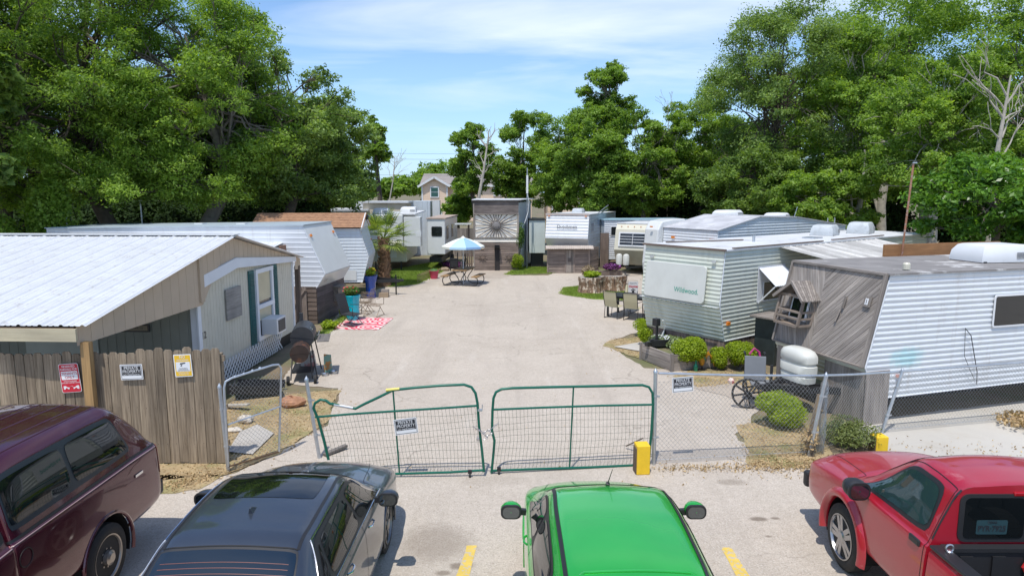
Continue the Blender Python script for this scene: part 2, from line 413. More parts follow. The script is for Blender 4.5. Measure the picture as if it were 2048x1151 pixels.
# ================= ground =================
def groundmat():
    m, t, b = nt('crushed_shell_paving'); L = t.links.new; ob = t.nodes.new('ShaderNodeTexCoord').outputs['Object']
    big = ramp(t, noise(t, ob, .22, 6, .6), .3, .7); col = mixc(t, big, (.44,.38,.315), (.55,.483,.405))
    med = ramp(t, noise(t, ob, 1.6, 6, .6), .35, .65); col = mixc(t, mathn(t, 'MULTIPLY', med, .4), col, (.60,.53,.455))
    m3 = ramp(t, noise(t, ob, 11, 5, .75), .35, .65); col = mixc(t, 1.0, col, mixc(t, m3, (.86,.85,.84), (1.08,1.08,1.08)), 'MULTIPLY')
    m2 = ramp(t, noise(t, vscale(t, ob, (1,.5,1)), .55, 7, .7), .5, .75); col = mixc(t, mathn(t, 'MULTIPLY', m2, .45), col, (.40,.345,.295))
    fine = noise(t, ob, 42, 3, .7); col = mixc(t, mathn(t, 'MULTIPLY', ramp(t, fine, .55, .66), .75), col, (.24,.205,.17))
    col = mixc(t, mathn(t, 'MULTIPLY', ramp(t, fine, .44, .34), .55), col, (.72,.69,.64))
    vo = t.nodes.new('ShaderNodeTexVoronoi'); vo.inputs['Scale'].default_value = 95; L(ob, vo.inputs['Vector'])
    col = mixc(t, mathn(t, 'MULTIPLY', ramp(t, vo.outputs['Color'], .1, 1.0), .3), col, (.3,.26,.22), 'MIX')
    cr_ = t.nodes.new('ShaderNodeTexVoronoi'); cr_.feature = 'DISTANCE_TO_EDGE'; cr_.inputs['Scale'].default_value = .33
    wv = t.nodes.new('ShaderNodeTexNoise'); wv.inputs['Scale'].default_value = 1.4; wv.inputs['Detail'].default_value = 5; L(ob, wv.inputs['Vector']); va = t.nodes.new('ShaderNodeVectorMath'); va.operation = 'ADD'; L(ob, va.inputs[0]); L(wv.outputs['Color'], va.inputs[1]); L(va.outputs[0], cr_.inputs['Vector'])
    ck = mathn(t, 'MULTIPLY', ramp(t, cr_.outputs['Distance'], .012, .003), mathn(t, 'MULTIPLY', ramp(t, noise(t, ob, .35, 3), .47, .6), .4)); col = mixc(t, ck, col, (.2,.17,.14))
    tk = ramp(t, noise(t, vscale(t, ob, (1.1,.10,1)), 1.0, 5, .6), .52, .72); col = mixc(t, mathn(t, 'MULTIPLY', tk, .45), col, (.33,.285,.24))
    tl = ramp(t, noise(t, vscale(t, ob, (.9,.12,1)), 1.7, 4, .6), .6, .75); col = mixc(t, mathn(t, 'MULTIPLY', tl, .3), col, (.66,.62,.56))
    st = ramp(t, noise(t, ob, .8, 7, .68), .64, .74); col = mixc(t, mathn(t, 'MULTIPLY', st, .4), col, (.25,.19,.13))
    # oil stains with a shape of their own
    for (px, py, sx, sy, amt) in ((-.95,8.1,.52,.5,.38), (-.6,7.55,.16,.09,.7), (-.8,7.4,.1,.06,.6), (3.35,8.72,.14,.07,.75), (3.58,8.74,.07,.045,.7), (3.3,8.25,.05,.03,.6), (3.35,9.9,.25,.12,.4), (-.25,9.95,.6,.2,.15)):
        mp = t.nodes.new('ShaderNodeMapping'); mp.vector_type = 'TEXTURE'; mp.inputs['Location'].default_value = (px, py, 0); mp.inputs['Scale'].default_value = (sx, sy, 50); L(ob, mp.inputs['Vector'])
        ln = t.nodes.new('ShaderNodeVectorMath'); ln.operation = 'LENGTH'; L(mp.outputs[0], ln.inputs[0])
        q = mathn(t, 'ADD', ln.outputs['Value'], mathn(t, 'MULTIPLY', noise(t, ob, 9, 6), .7)); col = mixc(t, mathn(t, 'MULTIPLY', ramp(t, q, 1.5, .9), amt), col, (.15,.115,.085))
    L(col, b.inputs['Base Color']); b.inputs['Roughness'].default_value = .93; b.inputs['Specular IOR Level'].default_value = .2
    bn = t.nodes.new('ShaderNodeBump'); bn.inputs['Strength'].default_value = .5; bn.inputs['Distance'].default_value = .01; L(fine, bn.inputs['Height']); L(bn.outputs[0], b.inputs['Normal']); return m
PAVE = groundmat()
SOIL = mat('soil', (.20,.155,.10), .95, var=.35, vs=.6, dirt=((.10,.13,.04), .5, .45, .6, .7), bump=.5, bs=20)
DRY = mat('dry_grass_ground', (.36,.27,.15), .95, var=.3, vs=3, dirt=((.20,.21,.07), 1.3, .48, .62, .65), bump=.7, bs=45)
TURF = mat('green_turf_ground', (.25,.31,.085), .95, var=.3, vs=3, dirt=((.30,.24,.12), 2, .55, .7, .6), bump=.6, bs=40)
SLAB = mat('concrete', (.46,.43,.39), .9, var=.12, vs=.8, dirt=((.25,.2,.15), 2, .5, .8, .4), bump=.3, bs=60)
SLABL = mat('pale_concrete', (.48,.45,.40), .9, var=.1, vs=.6, dirt=((.33,.28,.22), 1.2, .5, .75, .5), bump=.3, bs=60)
def sheet(name, pts, z, m, rough=0, seed=1):
    """flat outline on the ground, edges broken up by rough"""
    rg = random.Random(seed); out = []; n = len(pts)
    if rough:
        for i in range(n):
            a = V3((*pts[i][:2], 0)); b = V3((*pts[(i+1) % n][:2], 0)); k = max(2, int((b-a).length/.14)); e = (b-a).normalized(); nn = V3((-e.y, e.x, 0)); w = 0
            for j in range(k):
                w = w*.7+rg.uniform(-rough, rough)*.7; out.append(a.lerp(b, j/k)+nn*w)
    else: out = [V3((*p[:2], 0)) for p in pts]
    import bmesh
    bm = bmesh.new(); vs = [bm.verts.new((p.x, p.y, z)) for p in out]; f = bm.faces.new(vs); f.normal_update()
    if f.normal.z < 0: f.normal_flip()
    bmesh.ops.triangulate(bm, faces=[f]); me = bpy.data.meshes.new(name); bm.to_mesh(me); bm.free(); me.materials.append(m)
    o = bpy.data.objects.new(name, me); C.objects.link(o); return o
def px(*a): return [W(*q) for q in a]
gv = []; gf = []; gx_ = [-900,-400,-150,-60,-40,-25,-16,-10,-6,-3,0,3,6,10,16,25,40,60,150,400,900]; gy_ = [-60,-20,-5,2,6,9,12,16,20,25,30,36,44,55,70,90,130,250,600,1500]
for y_ in gy_: gv += [(x_, y_, -.012) for x_ in gx_]
for j in range(len(gy_)-1):
    for i in range(len(gx_)-1): a_ = j*len(gx_)+i; gf.append((a_, a_+1, a_+1+len(gx_), a_+len(gx_)))
g = MB().add(gv, gf, .5).build('ground', SOIL); struct(g)
pv = sheet('yard_paving', [(-60,-30),(60,-30),(60,9.6),(14,9.9),(8,11.2),(5.4,10.6)]+[tuple(q)[:2] for q in px((1640,935),(1480,880),(1475,860),(1500,845),(1530,800),(1480,760),(1440,745),(1290,735),(1215,690),(1220,680),(1290,660),(1330,655),(1400,600),(1290,575),(1300,545),(1215,540),(1115,541),(1095,550),(1010,550),(1000,556),(865,550),(780,570),(700,595),(660,650),(560,760),(600,770),(680,775),(655,850),(560,900),(470,945))]+[(-5,9.75),(-60,9.4)], 0, PAVE, .05, 3); struct(pv)
s = sheet('path', px((865,553),(1003,556),(1048,541),(985,520),(900,532)), .006, mat('tan_slab', (.40,.34,.28), .9, var=.12, vs=1), 0); struct(s)
s = sheet('driveway', [(6.1,11.9),(6.4,10.95),(7.4,10.3),(14,9.9),(30,9.9),(30,19.9),(14,14.95),(7,12.8)], .004, SLABL, .03); struct(s)
for nm, pts in (('concrete_slab', px((455,905),(480,865),(515,850),(548,868),(505,910))), ('concrete_slab', px((1228,694),(1290,683),(1305,700),(1290,705)))):
    s = sheet(nm, pts, .03, SLAB, 0); struct(s)
s = sheet('concrete_slab', px((1385,775),(1475,765),(1530,800),(1500,812),(1450,790)), .008, mat('tan_slab', (.4,.34,.28), .9), 0); struct(s)
dry = [('dry_ground', px((1205,690),(1225,678),(1290,672),(1350,740),(1300,722),(1245,705)), 11), ('dry_ground', px((1345,752),(1375,740),(1560,745),(1530,800),(1470,770),(1400,775)), 12),
       ('dry_ground', px((1478,870),(1475,850),(1520,840),(1640,850),(1660,935),(1560,935),(1500,930),(1500,905)), 13), ('dry_ground', px((322,958),(450,950),(560,905),(655,840),(680,778),(560,790),(470,800),(300,900)), 14),
       ('dry_ground', px((300,990),(320,950),(440,948),(440,955),(400,975)), 17), ('dry_ground', [(9.7,11.9),(14,12.3),(14,10.9),(11,10.9)], 18)]
for nm, pts, sd in dry: struct(sheet(nm, pts, .005, DRY, .07, sd))
turfs = [px((780,573),(835,568),(880,545),(905,530),(885,520),(760,545),(750,565)), px((1012,549),(1115,545),(1095,534),(1035,533)), px((1122,588),(1128,575),(1175,570),(1260,585),(1255,600),(1180,597)), px((1290,560),(1330,570),(1340,540),(1290,548)), px((640,665),(690,628),(700,632),(648,672))]
for i, pts in enumerate(turfs): struct(sheet('grass_patch', pts, .007, TURF, .08, 30+i))
# yellow parking lines
LINEY = mat('worn_yellow_line', (.66,.47,.10), .85, var=.12, vs=6, dirt=((.46,.42,.37), 16, .52, .58, .9))
for x0, x1, x2, x3, y0, y1 in ((-.57,-.44,-.76,-.58,8.02,6.3), (2.6,2.73,2.58,2.76,7.97,6.3)):
    s = sheet('parking_line', [(x0,y0),(x1,y0),(x3,y1),(x2,y1)], .004, LINEY, .012); struct(s)
# grass blades, leaf litter
rng = np.random.default_rng(5)
def inpoly(P, poly):
    x, y = P[:, 0], P[:, 1]; c = np.zeros(len(P), bool); n = len(poly); j = n-1
    for i in range(n):
        xi, yi = poly[i][0], poly[i][1]; xj, yj = poly[j][0], poly[j][1]
        c ^= ((yi > y) != (yj > y)) & (x < (xj-xi)*(y-yi)/(yj-yi+1e-12)+xi); j = i
    return c
def scatter(poly, dens, rng):
    xs = [p[0] for p in poly]; ys = [p[1] for p in poly]; A = (max(xs)-min(xs))*(max(ys)-min(ys)); n = int(A*dens)
    P = np.stack([rng.uniform(min(xs)-.05, max(xs)+.05, n), rng.uniform(min(ys)-.05, max(ys)+.05, n), np.zeros(n)], 1); return P[inpoly(P, poly)]
GB = leafmat('grass_blade', (.12,.19,.035), (.42,.54,.12), .4); DB = leafmat('dry_leaf', (.22,.14,.07), (.62,.46,.26), .2, .8)
P = np.concatenate([scatter([tuple(q) for q in p], 1400, rng) for p in turfs]); nn = rng.normal(0, 1, (len(P), 3)); nn[:, 2] *= .2; P[:, :2] += rng.normal(0, .07, (len(P), 2)); P[:, 2] += .03
o = leafmesh('grass', P, nn, .07, rng.uniform(0, 1, len(P)), GB, None, rng, .35, jitter=.2); stuff(o, 'short green grass on the patches beside the yard', 'grass')
P = np.concatenate([scatter([tuple(q) for q in p[1]], 420, rng) for p in dry]); P[:, :2] += rng.normal(0, .12, (len(P), 2)); P[:, 2] += .012
o = leafmesh('dry_leaf_litter', P, np.tile([0, 0, 1.], (len(P), 1)), .045, rng.uniform(0, 1, len(P)), DB, None, rng, .5, jitter=.35); stuff(o, 'brown dry leaves strewn on the bare patches', 'leaf litter')
Q = []
for a, b, k, w in ((W(1320,937), W(1640,935), 620, .08), (W(1500,930), W(1640,925), 500, .22), (W(330,975), W(445,948), 300, .12), (W(1700,905), W(2048,900), 160, .3), (V3((2.4,10.3,0)), V3((8,10.2,0)), 120, .3)):
    tt = rng.uniform(0, 1, k)[:, None]; p = np.array(a)*(1-tt)+np.array(b)*tt; p[:, :2] += rng.normal(0, w, (k, 2)); p[:, 2] = .015+abs(rng.normal(0, .02, k)); Q.append(p)
P = np.concatenate(Q); o = leafmesh('fallen_leaves', P, np.tile([0, 0, 1.], (len(P), 1)), .048, rng.uniform(0, 1, len(P)), DB, None, rng, .45, jitter=.6); stuff(o, 'drift of dry brown leaves along the foot of the wire fence', 'leaf litter')
pts = []
for i in range(260):
    a = rng.uniform(0, 1); q = [(-7,40),(8,38),(14,28)][rng.integers(0, 3)]
P = np.stack([rng.uniform(-5, 6, 500), rng.uniform(9, 34, 500), np.full(500, .012)], 1); o = leafmesh('scattered_leaves', P, np.tile([0, 0, 1.], (500, 1)), .04, rng.uniform(0, 1, 500), DB, None, rng, .5, jitter=.3); stuff(o, 'single dry leaves scattered over the pale yard', 'leaf litter')
# ================= wooden fence and signs =================
FY = 10.6
t = thing('wooden_fence', 'weathered brown dog-eared picket fence beside the mobile home porch', 'fence', (-7,FY,0))
mb = MB(); x = -9.4; k = 0; rg = random.Random(4)
while x < -4.68:
    w = .142; top = D(350, 703 if x < -6 else 699, FY).z+rg.uniform(-.03,.03)+(x+7)*.012; bz = .0+rg.uniform(0,.03)
    xx = x+7; sk = rg.uniform(-.008,.008); th = .018; yo = rg.uniform(-.01,.006)
    pl = [(xx,bz),(xx+w,bz),(xx+w+sk,top-.035),(xx+w-.03+sk,top),(xx+.03+sk,top),(xx+sk,top-.035)]
    mb.prism(pl, (0,yo,0), (1,0,0), (0,0,1), th); x += w+rg.uniform(.003,.011)
mb.build('picket', FENCEW, t)
for z in (.35,.95,1.75): MB().beam((-2.4,.06,z),(2.4,.06,z),.04,.09).build('rail', FENCEW, t)
MB().box((2.30,.1,.9),(.09,.09,1.85)).build('post', FENCEW, t)
mb = MB()
for i in range(34):
    for z in (.35,.95,1.75): mb.box((-2.25+i*.147,-.021,z+rg.uniform(-.01,.01)),(.008,.004,.008))
mb.build('nail', mat('rust', (.07,.04,.03), .8), t)
def sign_base(name, label, cat, O, w, h, tilt, mts):
    t = thing(name, label, cat, O); R = Matrix.Rotation(tilt, 4, 'Y'); U = R @ V3((1,0,0)); Vv = R @ V3((0,0,1)); return t, U.to_3d() if hasattr(U,'to_3d') else U, Vv
def rrect(w, h, r, n=5):
    out = []
    for cx, cy, a0 in ((w/2-r,h/2-r,0),(-w/2+r,h/2-r,90),(-w/2+r,-h/2+r,180),(w/2-r,-h/2+r,270)):
        for i in range(n+1): a = rad(a0+90*i/n); out.append((cx+r*math.cos(a), cy+r*math.sin(a)))
    return out
def private_sign(O, ang, tilt, label):
    t = thing('private_property_sign', label, 'sign', O, ang, 'black and white private property signs'); c, s = math.cos(tilt), math.sin(tilt)
    U = V3((c,0,s)); Vv = V3((-s,0,c)); w, h = .355, .25
    MB().prism(rrect(w,h,.008), (0,0,0), U, Vv, .003).build('plate', SIGNW, t)
    MB().prism([(-w/2+.012,-h/2+.012),(w/2-.012,-h/2+.012),(w/2-.012,h/2-.012),(-w/2+.012,h/2-.012)], V3((0,-.0015,0)), U, Vv, .001).build('border', SIGNK, t)
    MB().prism([(-w/2+.02,-h/2+.02),(w/2-.02,-h/2+.02),(w/2-.02,h/2-.02),(-w/2+.02,h/2-.02)], V3((0,-.003,0)), U, Vv, .001).build('inner_border', SIGNW, t)
    MB().prism([(-w/2+.027,-.055),(w/2-.027,-.055),(w/2-.027,h/2-.027),(-w/2+.027,h/2-.027)], V3((0,-.0045,0)), U, Vv, .001).build('black_panel', SIGNK, t)
    text('lettering', 'PRIVATE', SIGNW, t, .07, Vv*.066, U, Vv, .0055, bold=.0, sx=.88); text('lettering', 'PROPERTY', SIGNW, t, .07, Vv*.009, U, Vv, .0055, bold=.0, sx=.84)
    text('lettering', 'NO TRESPASSING', SIGNW, t, .030, Vv*-.041, U, Vv, .0065, bold=.0001, sx=1.1); return t
c = D(263,743,FY-.035); private_sign((c.x,c.y,c.z), 0, rad(1.5), 'private property sign nailed to the wooden fence right of the pine post')
c = D(140,755,FY-.035); t = thing('reserved_parking_sign', 'red reserved parking for tenants only sign on the wooden fence', 'sign', tuple(c))
tl = rad(4); U = V3((math.cos(tl),0,math.sin(tl))); Vv = V3((-math.sin(tl),0,math.cos(tl)))
MB().prism(rrect(.315,.47,.03), (0,0,0), U, Vv, .003).build('plate', SIGNW, t); MB().prism(rrect(.30,.455,.025), (0,-.002,0), U, Vv, .001).build('red_face', SIGNR, t)
MB().prism(rrect(.262,.135,.01), V3((0,-.0035,0))+Vv*.045, U, Vv, .001).build('white_panel', SIGNW, t)
for s_, z, q in (('RESERVED',.19,.05),('PARKING FOR',.142,.046)): text('lettering', s_, SIGNW, t, q, Vv*z, U, Vv, .004, bold=.0002, sx=.93)
for s_, z in (('TENANTS',.075),('ONLY',.015)): text('lettering', s_, SIGNR, t, .06, Vv*z, U, Vv, .0055, bold=.0003, sx=.95)
for s_, z in (('UNAUTHORIZED',-.05),('VEHICLES TOWED AWAY',-.077)): text('lettering', s_, SIGNW, t, .027, Vv*z, U, Vv, .004, bold=.0001)
mb = MB()
car = [(-.13,-.05),(-.13,-.01),(-.085,.005),(-.06,.03),(.0,.035),(.03,.01),(.045,.0),(.045,-.03),(-.02,-.05)]
for dx, sg in ((-.06,1),(.065,-1)):
    for poly in ([(-.085,-.03),(.04,-.025),(.045,0),(.0,.012),(-.085,.01)], [(-.085,.012),(-.005,.014),(-.035,.036),(-.085,.038)]):
        mb.prism([(dx+sg*a*.72, -.155+b*.8) for a, b in poly], (0,-.0035,0), U, Vv, .001)
mb.beam(V3((0,-.004,0))+U*-.035+Vv*-.155, V3((0,-.004,0))+U*.01+Vv*-.125, .004, .001); mb.beam(V3((0,-.004,0))+U*.01+Vv*-.125, V3((0,-.004,0))+U*.035+Vv*-.15, .004, .001)
mb.build('tow_truck_symbol', SIGNW, t)
mb = MB()
for dx in (-.075,.075):
    mb.prism([(dx+.02*math.cos(a*PI/6), -.177+.02*math.sin(a*PI/6)) for a in range(12)], (0,-.0045,0), U, Vv, .001)
mb.build('wheel_symbol', SIGNR, t)
c = D(366,730,FY-.035); t = thing('no_trespassing_sign', 'yellow and white camera surveillance no trespassing sign on the wooden fence', 'sign', tuple(c))
tl = rad(2.5); U = V3((math.cos(tl),0,math.sin(tl))); Vv = V3((-math.sin(tl),0,math.cos(tl)))
MB().prism(rrect(.28,.365,.012), (0,0,0), U, Vv, .003).build('plate', SIGNW, t); MB().prism(rrect(.252,.335,.006), (0,-.0018,0), U, Vv, .001).build('yellow_face', SIGNY, t)
MB().prism(rrect(.222,.155,.004), V3((0,-.003,0))+Vv*-.018, U, Vv, .001).build('white_panel', SIGNW, t)
text('lettering', 'NO', SIGNW, t, .06, Vv*.138, U, Vv, .004, bold=.0003); text('lettering', 'TRESPASSING', SIGNW, t, .034, Vv*.088, U, Vv, .004, bold=.0003, sx=.95)
for s_, z in (('THIS PROPERTY',-.045),('IS PROTECTED BY',-.063),('VIDEO SURVEILLANCE',-.081)): text('lettering', s_, SIGNK, t, .019, Vv*z, U, Vv, .0045, bold=.0001)
for s_, z in (('TRESPASSERS WILL',-.115),('BE PROSECUTED',-.138)): text('lettering', s_, SIGNW, t, .021, Vv*z, U, Vv, .003, bold=.0001)
mb = MB(); mb.prism([(-.045,.018),(.04,.032),(.045,.05),(-.04,.042)], (0,-.0042,0), U, Vv, .001); mb.prism([(-.03,.012),(-.012,.015),(-.01,.0),(-.028,-.012),(-.04,-.008)], (0,-.0042,0), U, Vv, .001); mb.build('camera_symbol', SIGNK, t)
# ================= green field gates =================
def chain_mesh(mb, p0, p1, z0, z1, pitch=.085, r=.0016, sag=0):
    """diamond wire between two upright lines"""
    p0 = V3((*p0,0)); p1 = V3((*p1,0)); L = (p1-p0).length; e = (p1-p0)/L; nn = V3((-e.y,e.x,0)); H = z1-z0; k = int((L+H)/pitch)+1
    for i in range(-int(H/pitch)-1, int(L/pitch)+2):
        for s in (1,-1):
            a0 = i*pitch; pts = []
            # line s: u = a0 + s*(v) (s=1) ; u = a0+H - v (s=-1)
            ua, va, ub, vb = (a0, 0, a0+H*.92, H) if s == 1 else (a0+H*.92, 0, a0, H)
            du = ub-ua
            t0, t1 = 0, 1
            for lim, sg in ((0,1),(L,-1)):
                fa = sg*(ua-lim); fb = sg*(ub-lim)
                if fa < 0 and fb < 0: t0 = 2
                elif fa < 0: t0 = max(t0, fa/(fa-fb))
                elif fb < 0: t1 = min(t1, fa/(fa-fb))
            if t0 >= t1: continue
            A = p0+e*(ua+du*t0)+V3((0,0,z0+H*t0))+nn*.002*s; B = p0+e*(ua+du*t1)+V3((0,0,z0+H*t1))+nn*.002*s
            mb.tube([A,B], r, 3, cap=False)
def gate_leaf(label, p0, p1, rail, mid, verts, bent=None, wheel=None, nx=30):
    """rail: px outline of the outer tube; mid: px line of the middle rail"""
    t = thing('field_gate', label, 'gate', (p0[0],p0[1],0), 0, 'green tubular field gates chained across the entrance'); o = V3((p0[0],p0[1],0))
    q = lambda a: PL(a[0],a[1],p0,p1)-o
    MB().tube([q(a) for a in rail], .021, 10).build('frame', GREENP, t, smooth=True)
    MB().tube([q(a) for a in mid], .018, 8).build('middle_rail', GREENP, t, smooth=True)
    for a, b in verts: MB().tube([q(a), q(b)], .013, 8).build('upright', GREENP, t, smooth=True)
    return t, q
pL0, pL1 = (-3.10,10.05), (-.45,10.12); pR0, pR1 = (-.27,10.22), (2.22,10.55)
GREENP2 = mat('green_wire', (.02,.07,.05), .5, .4)
t, q = gate_leaf('left leaf of the green tube gate, its top rail bent down on the left', pL0, pL1,
    [(657,918),(648,880),(636,836),(627,815),(630,805),(641,798),(652,800),(660,806),(680,810),(711,816),(728,807),(760,792),(786,779),(830,774),(880,770),(928,768),(943,773),(951,785),(955,805),(958,850),(964,900),(968,942)],
    [(630,833),(700,827),(790,821),(870,816),(956,810)], [((786,779),(799,945))])
MB().tube([q(a) for a in ((659,950),(800,946),(900,943),(966,939))], .02, 8).build('bottom_rail', GREENP, t, smooth=True)
mb = MB()
for i in range(1,44):
    f = i/44; a = (632+f*(957-632), 833+f*(810-833)); b = (660+f*(966-660), 950+f*(939-950)); w = 3*math.sin(f*9); m_ = ((a[0]+b[0])/2+w, (a[1]+b[1])/2)
    mb.tube([q(a),q(m_),q(b)], .0022, 3, cap=False)
for j in range(1,9):
    g = j/9; pts = []
    for i in range(9):
        f = i/8; a = (632+f*(957-632), 833+f*(810-833)); b = (660+f*(966-660), 950+f*(939-950)); pts.append(q((a[0]*(1-g)+b[0]*g, a[1]*(1-g)+b[1]*g+2.2*math.sin(f*8+j))))
    mb.tube(pts, .0022, 3, cap=False)
mb.build('wire_mesh', GREENP2, t)
c = q((940,945)); mb = MB(); mb.lathe([(.0,-.016),(.035,-.014),(.035,.014),(0,.016)], (c.x,c.y-.03,.035), 14, Matrix.Rotation(rad(90),3,'Y')); mb.build('caster_wheel', RUBBER, t); MB().box((c.x,c.y-.02,.085),(.06,.05,.05)).build('caster_bracket', DARKM, t)
MB().tube([q((772,779)), q((799,776.5))], .0235, 10).build('yellow_tape', mat('yellow_tape', (.75,.62,.16), .5), t)
MB().tube([q((668,808)), q((706,815))], .0225, 10).build('scraped_metal', mat('scraped', (.6,.6,.58), .35, .8), t)
t, q = gate_leaf('right leaf of the green tube gate, straight with a rounded top', pR0, pR1,
    [(983,944),(987,905),(989,880),(984,860),(985,820),(987,795),(992,783),(1003,777),(1025,775),(1100,773),(1200,771),(1285,769),(1298,773),(1305,785),(1306,810),(1303,860),(1297,928)],
    [(987,818),(1080,814),(1200,810),(1305,808)], [((1147,773),(1139,934))])
MB().tube([q(a) for a in ((983,940),(1060,937),(1180,933),(1296,928))], .02, 8).build('bottom_rail', GREENP, t, smooth=True)
mb = MB()
for i in range(1,42):
    f = i/42; a = (987+f*(1305-987), 818-10*f); b = (983+f*(1297-983), 940-12*f); w = 5*math.exp(-f*6)
    mb.tube([q(a),q(((a[0]+b[0])/2+w+3,(a[1]+b[1])/2)),q(b)], .0022, 3, cap=False)
for j in range(1,9):
    g = j/9; pts = []
    for i in range(9):
        f = i/8; a = (987+f*(1305-987), 818-10*f); b = (983+f*(1297-983), 940-12*f); pts.append(q((a[0]*(1-g)+b[0]*g, a[1]*(1-g)+b[1]*g+(3.5*math.sin(f*7+j*.7))*(1-f))))
    mb.tube(pts, .0022, 3, cap=False)
mb.build('wire_mesh', GREENP2, t)
c = q((998,941)); mb = MB(); mb.lathe([(.0,-.016),(.035,-.014),(.035,.014),(0,.016)], (c.x,c.y-.03,.035), 14, Matrix.Rotation(rad(90),3,'Y')); mb.build('caster_wheel', RUBBER, t); MB().box((c.x,c.y-.02,.085),(.06,.05,.05)).build('caster_bracket', DARKM, t)
c = PL(811,850,pL0,pL1); private_sign((c.x+.01,c.y-.03,c.z), math.atan2(pL1[1]-pL0[1],pL1[0]-pL0[0]), rad(7), 'private property sign wired to the left leaf of the green gate')
# chain and padlock
t = thing('gate_chain', 'steel chain with padlocks knotted between the two green gate leaves', 'chain', (-.37,10.08,0)); o = V3((-.37,10.08,0))
mb = MB(); rg = random.Random(3)
def links(mb, pts, step=.028, R=.012, r=.0035):
    for i in range(len(pts)-1):
        a = V3(pts[i]); b = V3(pts[i+1]); n = max(1, int((b-a).length/step)); d = (b-a).normalized()
        for k in range(n):
            c = a.lerp(b, (k+.5)/n); s = V3((0,-1,0)) if k % 2 else V3((.3,-.2,1)); s = (s-d*s.dot(d)).normalized()
            mb.tube([c+d*R*1.4*math.cos(w*PI/4)+s*R*math.sin(w*PI/4) for w in range(8)], r, 5, closed=True)
Dz = lambda a, b: D(a,b,10.08)-o
links(mb, [Dz(945,851),Dz(957,859),Dz(968,864),Dz(980,858),Dz(990,850),Dz(998,844)]); links(mb, [Dz(955,856),Dz(968,868),Dz(976,874),Dz(966,878)]); links(mb, [Dz(968,862),Dz(972,872),Dz(985,866),Dz(975,858)])
mb.build('chain_links', STEEL, t); c = Dz(956,878); mb = MB(); mb.box(c,(.045,.03,.04)); mb.tube([c+V3((-.015,0,.02)),c+V3((-.015,0,.045)),c+V3((0,0,.055)),c+V3((.015,0,.045)),c+V3((.015,0,.02))], .005, 6); mb.build('padlock', STEEL, t, bevel=.004)
mb = MB(); mb.tube([Dz(964,820)+V3((0,0,.0)), Dz(965,808)], .008, 6); mb.box(Dz(960,819),(.07,.05,.025)); mb.build('latch', GALV, t)
def gpost(label, base, top, r=.03, group='galvanised steel fence posts', band=True):
    t = thing('fence_post', label, 'post', (base[0],base[1],0), 0, group); o = V3((base[0],base[1],0)); top = V3(top)-o
    MB().tube([(0,0,-.05), top], r, 12).build('pole', GALV, t, smooth=True)
    MB().lathe([(r*1.15,0),(r*1.15,.03),(r*.8,.045),(r*.5,.06),(0,.085)], top, 12).build('cap', GALV, t, smooth=True)
    if band:
        mb = MB()
        for f in (.3,.75): c = top*f; mb.lathe([(r*1.25,-.015),(r*1.25,.015)], c, 12); mb.box(c+V3((.05,0,0)),(.06,.012,.03))
        mb.build('hinge_band', GALV, t, smooth=True)
    return t
gpost('galvanised gate post left of the bent gate leaf', (-3.2,10.85), PL(613,760,(-3.3,10.85),(-3.0,10.85)))
gpost('galvanised post at the end of the wooden fence, hinging the walk gate', (-4.50,10.32), D(439,775,10.32), .028)
gpost('galvanised post between the right gate leaf and the wire fence', (2.30,10.58), D(1311,745,10.58), .032)
# walk gate, standing ajar
t = thing('walk_gate', 'small chain link walk gate with a rounded steel frame standing ajar', 'gate', (-4.42,10.35,0)); g0 = (-4.42,10.35); g1 = (-3.80,11.15); o = V3((-4.42,10.35,0)); q = lambda a: PL(a[0],a[1],g0,g1)-o
MB().tube([q(a) for a in ((456,932),(452,850),(448,775),(451,762),(463,755),(500,743),(545,729),(557,728),(562,735),(561,800),(558,902))], .018, 8).build('frame', GALV, t, smooth=True)
MB().tube([q(a) for a in ((456,848),(560,812))], .014, 8).build('cross_bar', GALV, t, smooth=True)
MB().tube([q(a) for a in ((456,932),(558,902))], .014, 8).build('bottom_bar', mat('rust_metal', (.12,.07,.04), .8, .2), t, smooth=True)
mb = MB(); chain_mesh(mb, (0,0), (g1[0]-g0[0],g1[1]-g0[1]), .1, 1.42, .07, .0021); mb.build('wire_mesh', GALV, t)
mb = MB()
for a in ((470,754),(488,748),(505,742),(520,737)): mb.lathe([(0,0),(.03,.01),(.02,.03),(0,.04)], q(a), 8)
mb.build('tie_clamp', GALV, t)
# chain link fence to the right
cp = [(2.34,10.6),(4.93,10.95),(6.9,12.05),(13.5,13.6)]; ct = [D(1311,743,10.6).z, D(1645,748,10.95).z, D(1803,741,12.05).z, 1.2]
t = thing('chain_link_fence', 'diamond wire fence on steel rails between the gate and the red pickup', 'fence', (2.34,10.6,0)); o = V3((2.34,10.6,0)); mb = MB(); ml = MB()
for i in range(3):
    a = V3((*cp[i],ct[i]-.02))-o; b = V3((*cp[i+1],ct[i+1]-.02))-o; MB().tube([a,a.lerp(b,.5)+V3((0,0,-.012)),b], .02, 8).build('top_rail', GALV, t, smooth=True)
    p0 = V3((*cp[i],0))-o; p1 = V3((*cp[i+1],0))-o; chain_mesh(mb, (p0.x,p0.y), (p1.x,p1.y), .04, min(ct[i],ct[i+1])-.01, .075, .0021)
mb.build('wire_mesh', GALV, t)
mb = MB(); mb.tube([V3((*cp[i],.07))-o for i in range(4)], .003, 4); mb.build('tension_wire', GALV, t)
MB().tube([(-.005,.02,.04),(-.01,.02,.7)], .008, 6).build('rusty_bar', mat('rust_metal', (.12,.07,.04), .8, .2), t)
gpost('leaning galvanised corner post behind the red pickup hood', (4.98,10.95), D(1652,752,10.95), .03)
gpost('leaning galvanised post right of the bush on the wire fence', (6.75,12.0), D(1805,742,12.05), .03)
